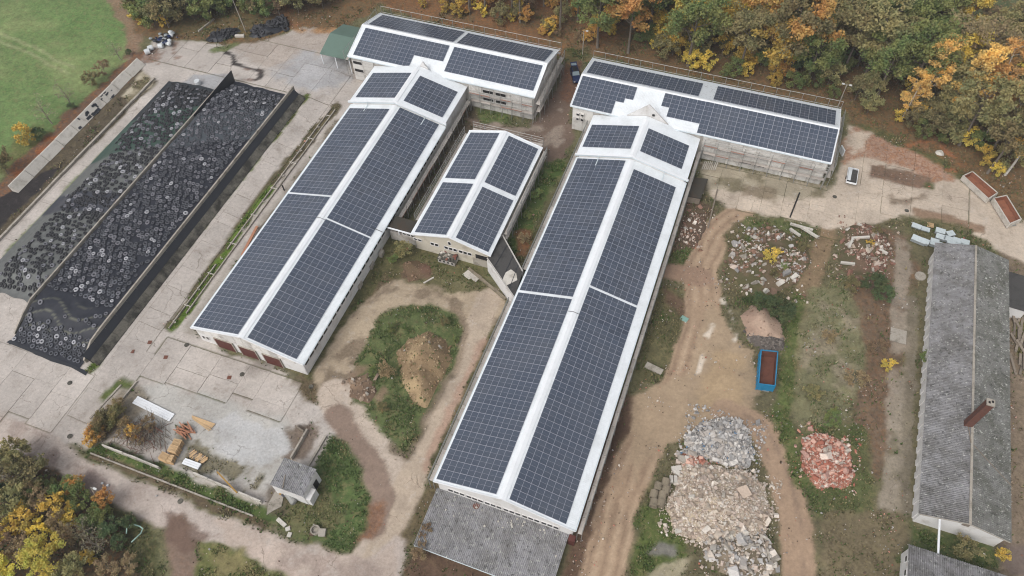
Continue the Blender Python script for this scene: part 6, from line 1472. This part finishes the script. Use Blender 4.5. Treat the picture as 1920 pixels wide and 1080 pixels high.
# ================================================================== TREES
def leaf_mat(name, a, b, c):
    m, nt, bs = newmat(name); g = nt.nodes.new('ShaderNodeNewGeometry'); oi = nt.nodes.new('ShaderNodeObjectInfo'); k = 1.55
    q = mixc(nt, S(*a, k=k), S(*b, k=k), g.outputs['Random Per Island']); n_ = noise(nt, objco(nt), .40, 4, .65)
    q = mixc(nt, q, S(*c, k=k), ramp(nt, n_, .40, .60, 0, .9)); q = mixc(nt, q, ramp(nt, oi.outputs['Random'], 0, 1, .80, 1.25), 1.0, 'MULTIPLY')
    n2 = noise(nt, objco(nt), .9, 3, .6); q = mixc(nt, q, S(146, 128, 98), ramp(nt, n2, .58, .70, 0, .6))
    hsv = nt.nodes.new('ShaderNodeHueSaturation'); nt.links.new(q, hsv.inputs['Color']); nt.links.new(ramp(nt, oi.outputs['Random'], 0, 1, .488, .516), hsv.inputs['Hue']); hsv.inputs['Saturation'].default_value = .97
    df = nt.nodes.new('ShaderNodeBsdfDiffuse'); tr_ = nt.nodes.new('ShaderNodeBsdfTranslucent'); mx = nt.nodes.new('ShaderNodeMixShader'); mx.inputs[0].default_value = .38
    nt.links.new(hsv.outputs[0], df.inputs[0]); nt.links.new(hsv.outputs[0], tr_.inputs[0]); nt.links.new(df.outputs[0], mx.inputs[1]); nt.links.new(tr_.outputs[0], mx.inputs[2])
    nt.links.new(mx.outputs[0], nt.nodes['Material Output'].inputs['Surface'])
    return m
LM = {'olive': leaf_mat('olive_leaves', (122, 120, 86), (98, 100, 68), (140, 126, 88)), 'green': leaf_mat('green_leaves', (100, 116, 72), (80, 96, 58), (126, 126, 76)), 'yellow': leaf_mat('yellow_leaves', (204, 176, 84), (176, 152, 72), (158, 148, 80)),
      'orange': leaf_mat('orange_leaves', (196, 152, 86), (168, 126, 72), (164, 142, 82)), 'gold': leaf_mat('golden_birch_leaves', (208, 166, 96), (184, 144, 84), (164, 138, 92)), 'brown': leaf_mat('brown_leaves', (142, 120, 94), (118, 102, 80), (130, 118, 88)), 'lime': leaf_mat('lime_leaves', (186, 188, 94), (156, 164, 80), (198, 180, 88)), 'grey': leaf_mat('sparse_leaves', (134, 126, 106), (112, 106, 88), (124, 120, 92)), 'dark': leaf_mat('dark_green_leaves', (84, 100, 70), (66, 82, 56), (98, 106, 70))}
M['bark'] = mat_weather('bark', S(120, 110, 98), S(74, 66, 58), .7, 1.5, .95, .2); M['bark_birch'] = mat_weather('birch_bark', S(206, 200, 190), S(90, 84, 78), .7, 2.5, .9, .15, lo=.56, hi=.66); M['twig'] = mat_weather('grey_twigs', S(150, 140, 126), S(110, 100, 90), .5, 1.5, .95, .15)
def tree_proto(seed, h, crown_r, crown_z0, n_limb, n_leaf, leaf, lmat, bark, trunk_r, spread=1.0, clump=1.0, twig=True):
    rr = random.Random(seed); tk = MB(); tops = []; 
    bend = np.array((rr.uniform(-.05, .05), rr.uniform(-.05, .05)))
    pts = [np.array((bend[0]*z*z/h+rr.uniform(-.08, .08), bend[1]*z*z/h+rr.uniform(-.08, .08), z)) for z in np.linspace(0, h*.93, 7)]
    tk.tube(pts, [trunk_r*(1-.85*i/6) for i in range(7)], 7)
    for i in range(n_limb):
        f = rr.uniform(crown_z0, .92); z = f*h; b0 = np.array((np.interp(z, [p[2] for p in pts], [p[0] for p in pts]), np.interp(z, [p[2] for p in pts], [p[1] for p in pts]), z))
        g = (f-crown_z0)/(1-crown_z0); L = crown_r*spread*(1.05-.75*abs(g-.35)**1.2)*rr.uniform(.6, 1.08); a = i*2.4+rr.uniform(-.4, .4); up_ = rr.uniform(.25, .75)
        e = b0+np.array((math.cos(a)*L, math.sin(a)*L, L*up_)); m_ = (b0+e)/2+np.array((rr.uniform(-.2, .2), rr.uniform(-.2, .2), .12*L)); r0 = trunk_r*.42*(1-.6*f)
        tk.tube([b0, m_, e], [r0, r0*.6, r0*.2], 5, 0, False); tops += [(e, 1.0), (m_*.4+e*.6, .9)]
        if twig:
            for k in range(3):
                s0 = m_*.5+e*.5; e2 = s0+np.array((rr.uniform(-1, 1), rr.uniform(-1, 1), rr.uniform(.1, .9)))*L*.45; tk.tube([s0, e2], [r0*.4, r0*.12], 4, 0, False); tops.append((e2, .8))
    tops.append((pts[-1]+np.array((0, 0, .4)), .8))
    V = np.zeros((n_leaf*4, 3)); rs = np.random.RandomState(seed)
    cen = np.array([t[0] for t in tops]); wt = np.array([t[1] for t in tops]); idx = rs.choice(len(tops), n_leaf, p=wt/wt.sum())
    cr = clump*crown_r*.23*(.7+.7*rs.rand(len(tops)))
    off = rs.normal(size=(n_leaf, 3)); off /= np.linalg.norm(off, axis=1)[:, None]; off *= (rs.rand(n_leaf)**.5)[:, None]*cr[idx][:, None]; off[:, 2] *= .75
    P = cen[idx]+off; n1 = rs.normal(size=(n_leaf, 3)); n1[:, 2] = np.abs(n1[:, 2])+.4; n1 /= np.linalg.norm(n1, axis=1)[:, None]
    u = np.cross(n1, rs.normal(size=(n_leaf, 3))); u /= np.linalg.norm(u, axis=1)[:, None]; w = np.cross(n1, u); s_ = leaf*(.6+.8*rs.rand(n_leaf))[:, None]
    V[0::4] = P-u*s_; V[1::4] = P-w*s_*.6; V[2::4] = P+u*s_; V[3::4] = P+w*s_*.6
    me = bpy.data.meshes.new('crown'); me.from_pydata(V.tolist(), [], np.arange(n_leaf*4).reshape(-1, 4).tolist()); me.materials.append(LM[lmat])
    return tk.mesh('trunk', [M[bark]], smooth=True), me
PR = {
 'oak_olive': [tree_proto(101+i, 13, 4.2, .38, 15, 5200, .21, 'olive', 'bark', .30) for i in range(2)],
 'oak_green': [tree_proto(111+i, 13, 4.4, .34, 16, 5600, .21, 'green', 'bark', .30) for i in range(2)],
 'maple_yellow': [tree_proto(121+i, 12, 3.9, .32, 15, 4600, .22, 'yellow', 'bark', .26) for i in range(2)],
 'maple_orange': [tree_proto(131+i, 13, 4.1, .35, 15, 4800, .22, 'orange', 'bark', .28) for i in range(2)],
 'bare_brown': [tree_proto(141+i, 15, 3.6, .50, 15, 1500, .20, 'brown', 'bark', .27) for i in range(2)],
 'birch': [tree_proto(151+i, 17, 3.0, .28, 22, 5600, .18, 'gold', 'bark_birch', .22, .9, .95) for i in range(2)],
 'bare_twig': [tree_proto(161, 7, 2.8, .22, 18, 260, .15, 'grey', 'twig', .16)],
 'bush_yellow': [tree_proto(171+i, 3.2, 1.7, .10, 12, 1500, .15, 'yellow', 'bark', .07) for i in range(2)],
 'bush_green': [tree_proto(181+i, 3.0, 1.9, .08, 13, 2000, .15, 'green', 'bark', .07) for i in range(2)],
 'bush_dark': [tree_proto(186, 2.6, 1.9, .05, 13, 2100, .15, 'dark', 'bark', .06)],
 'bush_olive': [tree_proto(191+i, 4.2, 2.4, .10, 14, 2300, .17, 'olive', 'bark', .09) for i in range(2)],
 'bush_brown': [tree_proto(201, 3.4, 2.0, .10, 14, 1100, .15, 'brown', 'twig', .08)],
 'bush_orange': [tree_proto(206, 3.2, 1.8, .10, 12, 1600, .15, 'orange', 'bark', .07)],
 'lime_tree': [tree_proto(211, 7.5, 3.4, .15, 16, 5200, .19, 'lime', 'bark', .16)],
}
def plant(kind, x, y, s, label, group=None, name=None, sz=None):
    tkm, crm = R_.choice(PR[kind]); shrub = kind.startswith('bush')
    t = link(name or ('shrub' if shrub else 'tree'), None, None, (x, y, -.05), (0, 0, R_.uniform(0, 6.28)), (s, s, sz or s*R_.uniform(.92, 1.1))); tag(t, label, 'shrub' if shrub else 'tree', group)
    link('trunk' if not shrub else 'stem', tkm, t); link('crown' if not shrub else 'foliage', crm, t)
KIND = {'oak_olive': 'dull olive tree', 'oak_green': 'green broadleaf tree', 'maple_yellow': 'yellow autumn tree', 'maple_orange': 'orange autumn tree', 'bare_brown': 'tall thin half-bare tree', 'bush_yellow': 'yellow shrub', 'bush_green': 'green shrub', 'bush_olive': 'dull olive shrub', 'bush_brown': 'brown half-bare shrub', 'bush_orange': 'orange shrub', 'bush_dark': 'dark green shrub', 'birch': 'golden birch'}
def forest(zone, u0, v0, u1, v1, n, mix, smin, smax, mind, edge):
    """trees rooted in the strip whose near edge is the polyline edge (pixels)"""
    done = []; tries = 0
    while len(done) < n and tries < n*60:
        tries += 1; u, v = R_.uniform(u0, u1), R_.uniform(v0, v1)
        if v > np.interp(u, [e[0] for e in edge], [e[1] for e in edge]): continue
        x, y = W(u, v)
        if any((x-a)**2+(y-b_)**2 < mind*mind for a, b_ in done): continue
        k = R_.choices([m_[0] for m_ in mix], [m_[1] for m_ in mix])[0]; done.append((x, y)); plant(k, x, y, R_.uniform(smin, smax), KIND[k]+' '+zone, KIND[k]+' '+zone)
EDGE = [(250, 55), (300, 58), (380, 40), (470, 30), (540, 30), (650, 8), (720, -10), (900, 40), (1000, 68), (1060, 85), (1100, 84), (1200, 108), (1400, 150), (1585, 190), (1600, 212), (1700, 248), (1800, 290), (1920, 370)]
forest('in the scrub behind the top left yard', 255, -30, 640, 62, 62, [('bush_olive', 6), ('bush_brown', 2), ('bush_green', 2), ('bush_yellow', .7)], 1.1, 2.1, 2.0, EDGE)
forest('in the wood behind the north-western barn', 640, -45, 1090, 78, 34, [('bare_brown', 5), ('oak_olive', .5)], .9, 1.25, 3.0, [(600, 0), (720, -14), (900, 34), (1090, 74)])
forest('in the wood behind the north-western barn', 640, -40, 1110, 88, 76, [('bush_yellow', 5), ('bush_orange', 3), ('bush_olive', 1), ('bush_brown', 2)], .55, 1.15, 1.4, [(600, 12), (720, -6), (900, 42), (1110, 84)])
forest('in the wood behind the north-eastern barn', 1090, -70, 1480, 155, 52, [('maple_yellow', 5), ('maple_orange', 3), ('oak_olive', 3), ('oak_green', 2)], 1.0, 1.55, 3.1, EDGE)
forest('in the undergrowth behind the north-eastern barn', 1100, 0, 1500, 172, 84, [('bush_yellow', 5), ('bush_green', 2), ('bush_olive', 2), ('bush_orange', 1)], .7, 1.4, 1.4, EDGE)
forest('in the dense wood right of the north-eastern barn', 1440, -50, 1740, 220, 52, [('oak_olive', 5), ('oak_green', 4), ('maple_yellow', .6)], 1.0, 1.5, 3.0, EDGE)
forest('in the undergrowth right of the north-eastern barn', 1480, 40, 1800, 275, 60, [('bush_olive', 3), ('bush_green', 3), ('bush_dark', 3), ('bush_yellow', 1)], .7, 1.4, 1.7, EDGE)
forest('in the wood corner above the pale containers', 1740, 75, 1925, 330, 40, [('bare_brown', 3), ('maple_yellow', 1), ('oak_olive', 3), ('birch', 2)], .9, 1.25, 2.6, EDGE)
forest('at the wood edge above the pale containers', 1700, 80, 1920, 375, 64, [('bush_yellow', 3), ('bush_olive', 3), ('bush_brown', 2), ('bush_green', 2)], .7, 1.4, 1.6, EDGE)
for (u, v, s, lab) in [(1712, 215, 1.25, 'tall golden birch leftmost of the two at the right wood edge'), (1780, 240, 1.3, 'tall golden birch nearest the right corner of the wood'), (1690, 225, .8, 'shorter golden birch before the leftmost tall one')]:
    x, y = W(u, v); plant('birch', x, y, s, lab, None, 'birch_tree')
# meadow edge, west bank
for (k, u, v, s, lab) in [('bush_yellow', 55, 268, 1.25, 'bright yellow shrub on the leaf bank below the meadow'), ('bush_dark', 78, 258, .8, 'dark shrub right beside the bright yellow one'), ('bush_olive', 178, 160, .75, 'olive-gold shrub halfway along the meadow bank'), ('bush_brown', 200, 140, .9, 'brown shrub above the olive-gold one on the bank'), ('bush_dark', 136, 205, .5, 'small dark shrub on the bank below the bare trees'), ('bare_twig', 97, 232, .95, 'leafless tree lower on the meadow bank'), ('bare_twig', 133, 195, .85, 'leafless tree in the middle of the meadow bank'), ('bare_twig', 226, 112, .7, 'leafless tree at the top of the meadow bank'), ('bush_yellow', 262, 45, .9, 'yellow shrub at the meadow corner'), ('bush_olive', 15, 325, 1.1, 'olive shrub at the left photo edge on the bank'), ('bush_yellow', 310, 50, .8, 'yellow shrub behind the foil heap'), ('bush_dark', 244, 102, .4, 'small dark shrub near the white bales')]:
    x, y = W(u, v); plant(k, x, y, s, lab)
# lower left wood
LLW = [('bush_yellow', 30, 1000, 1.3), ('bush_yellow', 90, 1000, 1.2), ('bush_green', 70, 940, 1.3), ('bush_green', 100, 915, 1.1), ('bush_yellow', 140, 975, 1.2), ('bush_green', 180, 985, 1.2), ('bush_olive', 20, 880, 1.5), ('bare_twig', 22, 905, 1.1), ('bush_olive', 75, 905, 1.6), ('bush_dark', 10, 935, 1.5), ('bush_brown', 90, 940, 1.5), ('bush_green', 130, 925, 1.3), ('bush_olive', 50, 860, 1.2), ('bush_yellow', 60, 985, 1.7), ('bush_yellow', 118, 960, 1.6), ('bush_green', 158, 940, 1.4), ('bush_orange', 150, 918, 1.2), ('bush_orange', 205, 942, 1.2), ('bush_green', 200, 970, 1.3), ('bush_dark', 215, 1000, 1.3), ('lime_tree', 105, 1060, 1.0), ('lime_tree', 20, 1085, .8), ('bare_twig', 195, 1030, .9), ('bare_twig', 175, 1005, .9), ('bush_brown', 25, 1010, 1.4), ('bush_dark', 228, 1018, .9), ('bush_brown', 150, 1010, 1.1), ('bush_yellow', 172, 1050, .9), ('bush_olive', 150, 1075, 1.2), ('bush_brown', 210, 1070, 1.2), ('bush_brown', 250, 1060, 1.0), ('bush_dark', 245, 985, .9), ('bush_brown', 60, 1040, 1.4), ('bush_olive', 40, 950, 1.4), ('bush_yellow', 5, 1060, 1.4), ('bush_brown', 120, 990, 1.3), ('bare_twig', 10, 1010, 1.0)]
for i, (k, u, v, s) in enumerate(LLW):
    x, y = W(u, v); w_ = {'bush_olive': 'olive shrub', 'bare_twig': 'leafless grey tree', 'bush_dark': 'dark green shrub', 'bush_brown': 'brown half-bare shrub', 'bush_green': 'green shrub', 'bush_yellow': 'yellow shrub', 'bush_orange': 'orange-tipped shrub', 'lime_tree': 'bright lime-yellow tree'}[k]
    s *= .72 if k.startswith('bush') else .8
    plant(k, x, y, s, ('large ' if (k, u) == ('lime_tree', 105) else 'cut-off ' if k == 'lime_tree' else '')+w_+' in the lower left wood beside the south road', 'lower left wood: '+w_)
# shrubs on rubble and island
for (k, u, v, s, lab) in [('bush_yellow', 1442, 490, .85, 'yellow bush growing in the overgrown rubble heap'), ('bush_yellow', 1628, 465, .5, 'small yellow bush in the brick rubble'), ('bush_green', 1400, 455, .4, 'low green weeds on the left of the overgrown rubble'), ('bush_green', 1470, 505, .45, 'low green weeds in the middle of the overgrown rubble'), ('bush_olive', 1500, 470, .4, 'low olive weeds on the right of the overgrown rubble'), ('bush_olive', 1450, 520, .4, 'low olive weeds at the foot of the overgrown rubble'), ('bush_olive', 1640, 440, .4, 'low olive weeds on the brick rubble'), ('bush_dark', 1420, 572, .9, 'dark bramble at the lower left of the overgrown rubble'), ('bush_dark', 1445, 580, 1.0, 'dark bramble in the middle below the overgrown rubble'), ('bush_dark', 1468, 600, 1.1, 'dark bramble behind the sand heap'), ('bush_dark', 1635, 545, 1.1, 'dark bramble on the weedy strip left of the hall'), ('bush_dark', 1655, 560, .9, 'smaller dark bramble on the weedy strip left of the hall'), ('bush_olive', 1590, 545, .6, 'pale olive bush left of the dark brambles'), ('bush_yellow', 1660, 690, .6, 'yellow-green bush on the brown strip'), ('bush_brown', 1640, 660, .8, 'brown bush on the strip above the yellow-green bush'), ('bush_green', 1735, 680, .6, 'green shrub at the left wall of the hall'), ('bush_green', 1738, 720, .4, 'small green shrub lower at the left wall of the hall'), ('bush_brown', 1550, 640, .7, 'brown bush in the pale grass'), ('bush_brown', 728, 705, .8, 'grey-brown leafless bush on the island left of the mound'), ('bush_green', 700, 700, .4, 'green bush at the left side of the island'), ('bush_green', 735, 620, .45, 'green bush at the top of the island'), ('bush_olive', 835, 610, .35, 'olive weeds behind the mound'), ('bush_green', 855, 640, .3, 'green weeds right of the mound'), ('bush_olive', 720, 770, .4, 'olive weeds at the lower left of the island'), ('bush_olive', 760, 480, .7, 'pale weeds before the short barn gable'), ('bush_green', 740, 490, .5, 'green weeds near the orange pallet'), ('bush_green', 1005, 370, .6, 'green weeds between the short and the longest barn'), ('bush_green', 990, 410, .5, 'green weeds near the diagonal passage'), ('bush_brown', 982, 455, .6, 'reddish bush near the diagonal passage'), ('bush_brown', 1600, 720, .9, 'brown bush on the pale grass before the brick heap'), ('bush_olive', 1520, 745, .6, 'olive weeds left on the pale grass'), ('bush_green', 1555, 790, .7, 'green weeds above the brick heap'), ('bush_yellow', 1872, 1045, .6, 'yellow bush below the hall gable'), ('bush_olive', 1800, 1035, .7, 'olive bush below the hall gable'), ('bush_brown', 800, 1000, .6, 'brown bush left of the lean-to'), ('bush_brown', 790, 1040, .7, 'second brown bush left of the lean-to')]:
    x, y = W(u, v); plant(k, x, y, s, lab, None, 'bush')
# felled branches on the brush pile
bp = thing('brush_pile', 'pile of felled branches with brown and orange leaves behind the concrete wall', 'brush pile', (*W(255, 815), 0))
for i in range(300):
    u, v = R_.gauss(268, 30), R_.gauss(818, 17); x, y = W(u, v); h = max(.1, 1.5-((u-265)/45)**2*.8-((v-818)/26)**2*.8)*R_.random(); a = R_.gauss(.7 if u < 240 else 2.4, .7); L = R_.uniform(.9, 3.2)
    if v > 846+(u-200)*.38 or not 195 < u < 318 or v < 775: continue
    b = MB(); b.tube([(x-math.cos(a)*L/2, y-math.sin(a)*L/2, h+.05), (x+R_.uniform(-.2, .2), y, h+.2), (x+math.cos(a)*L/2, y+math.sin(a)*L/2, h+R_.uniform(0, .5))], [.045, .035, .015], 4); part('branch', b, M[R_.choice(('bark', 'bark', 'twig', 'rust'))], bp)
for (u, v, s, k, a) in [(195, 830, .9, 'bush_orange', 2.3), (215, 815, 1.1, 'bush_brown', 2.3), (262, 812, 1.0, 'bush_brown', 2.3), (285, 825, .9, 'bush_brown', 2.3), (205, 822, 1.0, 'bush_orange', 2.3), (228, 808, 1.1, 'bush_olive', 2.3), (250, 795, 1.0, 'bush_olive', 2.3), (215, 800, .9, 'bush_brown', 2.3), (244, 830, .85, 'bush_orange', 1.5), (232, 782, .9, 'bush_brown', 2.0), (270, 800, .8, 'bush_brown', 1.0)]:
    x, y = W(u, v); tkm, crm = PR[k][0]
    o = link('felled_foliage', crm, bp, rel(bp, (x, y, .9)), (1.35*math.cos(a), 1.35*math.sin(a), a), (s*.85, s*.85, s*.8))

# ================================================================== WEED TUFTS AND LITTER (uncountable)
def inview(x, y):
    d = np.stack([x, y, np.zeros(len(x))], 1)-CAM; q = d@AX.T; u = 960+F_PX*q[:, 0]/q[:, 2]; v = 540+F_PX*q[:, 1]/q[:, 2]
    k = (u > -30) & (u < 1950) & (v > -20) & (v < 1110)
    for (a, b_, c_, d_) in ((-79, 45, -56, 117), (-28.6, 25, -6, 117), (-51.6, 76, -35, 106), (-85, 117, -41, 134), (-33.5, 117, 19, 134), (39, 53, 52, 106), (-125, 33, -93, 107)):
        k &= ~((x > a) & (x < c_) & (y > b_) & (y < d_))
    return k
def look(x, y):
    i = np.clip(np.searchsorted(gxs, x), 0, len(gxs)-1); j = np.clip(np.searchsorted(gys, y), 0, len(gys)-1); k = j*len(gxs)+i
    return gc[k], gm[k], under[k]
def tufts():
    rs = np.random.RandomState(5); n = 900000
    x = rs.uniform(-150, 58, n); y = rs.uniform(4, 185, n); k = inview(x, y); x, y = x[k], y[k]
    c, m, un = look(x, y); den = fbm(x, y, 2.2, 501, 4)
    kk = rs.rand(len(x)) < m[:, 0]**1.5*sstep(.36, .62, den)*0.95; kk &= (x > -132) & ~un
    x, y, c = x[kk], y[kk], c[kk]; n = len(x); V = np.zeros((n, 3, 3, 3)); C_ = np.zeros((n, 3, 3, 3))
    s = .12+.20*rs.rand(n)**2+.12*sstep(.5, .7, fbm(x, y, 4, 503, 2)); tone = fbm(x, y, 1.8, 507, 3)[:, None]
    for b_ in range(3):
        a = rs.uniform(0, 6.28, n); L = s*(.8+.5*rs.rand(n)); w = s*.42
        V[:, b_, 0] = np.stack([x-np.sin(a)*w, y+np.cos(a)*w, np.full(n, -.04)], 1); V[:, b_, 1] = np.stack([x+np.sin(a)*w, y-np.cos(a)*w, np.full(n, -.04)], 1)
        V[:, b_, 2] = np.stack([x+np.cos(a)*L*.7, y+np.sin(a)*L*.7, L*(.5+.7*rs.rand(n))], 1)
        hue = rs.rand(n)[:, None]*.5+tone*.5; cc = c*(.85+.6*rs.rand(n)[:, None]); cc = np.where(hue < .30, np.array(S(150, 138, 100))*(.8+.4*rs.rand(n)[:, None]), np.where(hue > .62, np.array(S(84, 106, 54))*(.8+.4*rs.rand(n)[:, None]), cc)); C_[:, b_, :] = cc[:, None, :]
    V = V.reshape(-1, 3); V[:, 2] += terr(V[:, 0], V[:, 1]); F = np.arange(len(V)).reshape(-1, 3)
    o = link('weeds', attr_mesh('weeds', V, F, C_.reshape(-1, 3), None, [M['tuft']], False)); tag(o, 'low weeds and grass tufts growing all over the farmyard', 'grass', None, 'stuff')
    print('tufts', n)
tufts()
def litter():
    rs = np.random.RandomState(9); n = 90000
    x = rs.uniform(-135, 57, n); y = rs.uniform(4, 136, n); k = inview(x, y); x, y = x[k], y[k]; c, m, un = look(x, y)
    den = fbm(x, y, 3.5, 521, 4); p = (1-m[:, 1])*(.02+.5*sstep(.52, .66, den)); east = (x > -6) & (y < 104); p = p*np.where(east, 1.0, .55)
    kk = rs.rand(len(x)) < p; x, y = x[kk], y[kk]; n = len(x); tz = terr(x, y); cols = np.array([S(*q) for q in TANS+GREYS+REDS[:3]+[(96, 80, 66), (120, 100, 84)]*3]); rr = random.Random(3)
    V, C_ = [], []
    for i in range(n):
        s_ = .07*rr.lognormvariate(.2, .5)+.05; V.append((ROCK[i % 6]*s_*np.array((1, rr.uniform(.5, 1), .6)))@rotm(rr).T+np.array((x[i], y[i], s_*.1+tz[i]))); C_.append(np.tile(cols[rr.randrange(len(cols))]*rr.uniform(.7, 1.15), (8, 1)))
    ff = (RF[None]+8*np.arange(n)[:, None, None]).reshape(-1, 4)
    o = link('stone_litter', attr_mesh('stone_litter', np.concatenate(V), ff, np.clip(np.concatenate(C_), 0, .85), None, [M['rubble']], False)); tag(o, 'small stones and brick bits strewn over the bare ground', 'stones', None, 'stuff'); print('litter', n)
litter()

# stand everything on the sloping yard
KEEP = ('solar_barn', 'short_solar_barn', 'passage_block', 'diagonal_passage', 'north_barn', 'lean_to', 'grey_hall', 'corner_shed', 'white_hut', 'green_tent', 'scaffold', 'ground', 'concrete_yard', 'weeds', 'tyres', 'stone_litter', 'camera', 'sun', 'overhead_pipe', 'clamp_wall', 'silage_heap')
for o in list(scene.objects):
    if o.parent is None and o.name.split('.')[0] not in KEEP: o.location.z += float(terr(o.location.x, o.location.y))
# ================================================================== AIR
hz = MB(); hz.box2((-700, -400, -30), (700, 900, 113)); ho = link('haze', hz.mesh('haze', []))
hm = bpy.data.materials.new('haze_air'); hm.use_nodes = True; hn = hm.node_tree; hn.nodes.clear()
hv = hn.nodes.new('ShaderNodeVolumePrincipled'); hv.inputs['Color'].default_value = (.82, .86, .92, 1); hv.inputs['Density'].default_value = 0.00026; hv.inputs['Anisotropy'].default_value = 0.0
hout = hn.nodes.new('ShaderNodeOutputMaterial'); hn.links.new(hv.outputs[0], hout.inputs['Volume']); ho.data.materials.append(hm)
tag(ho, 'thin pale autumn haze lying over the whole farm', 'haze', None, 'stuff')
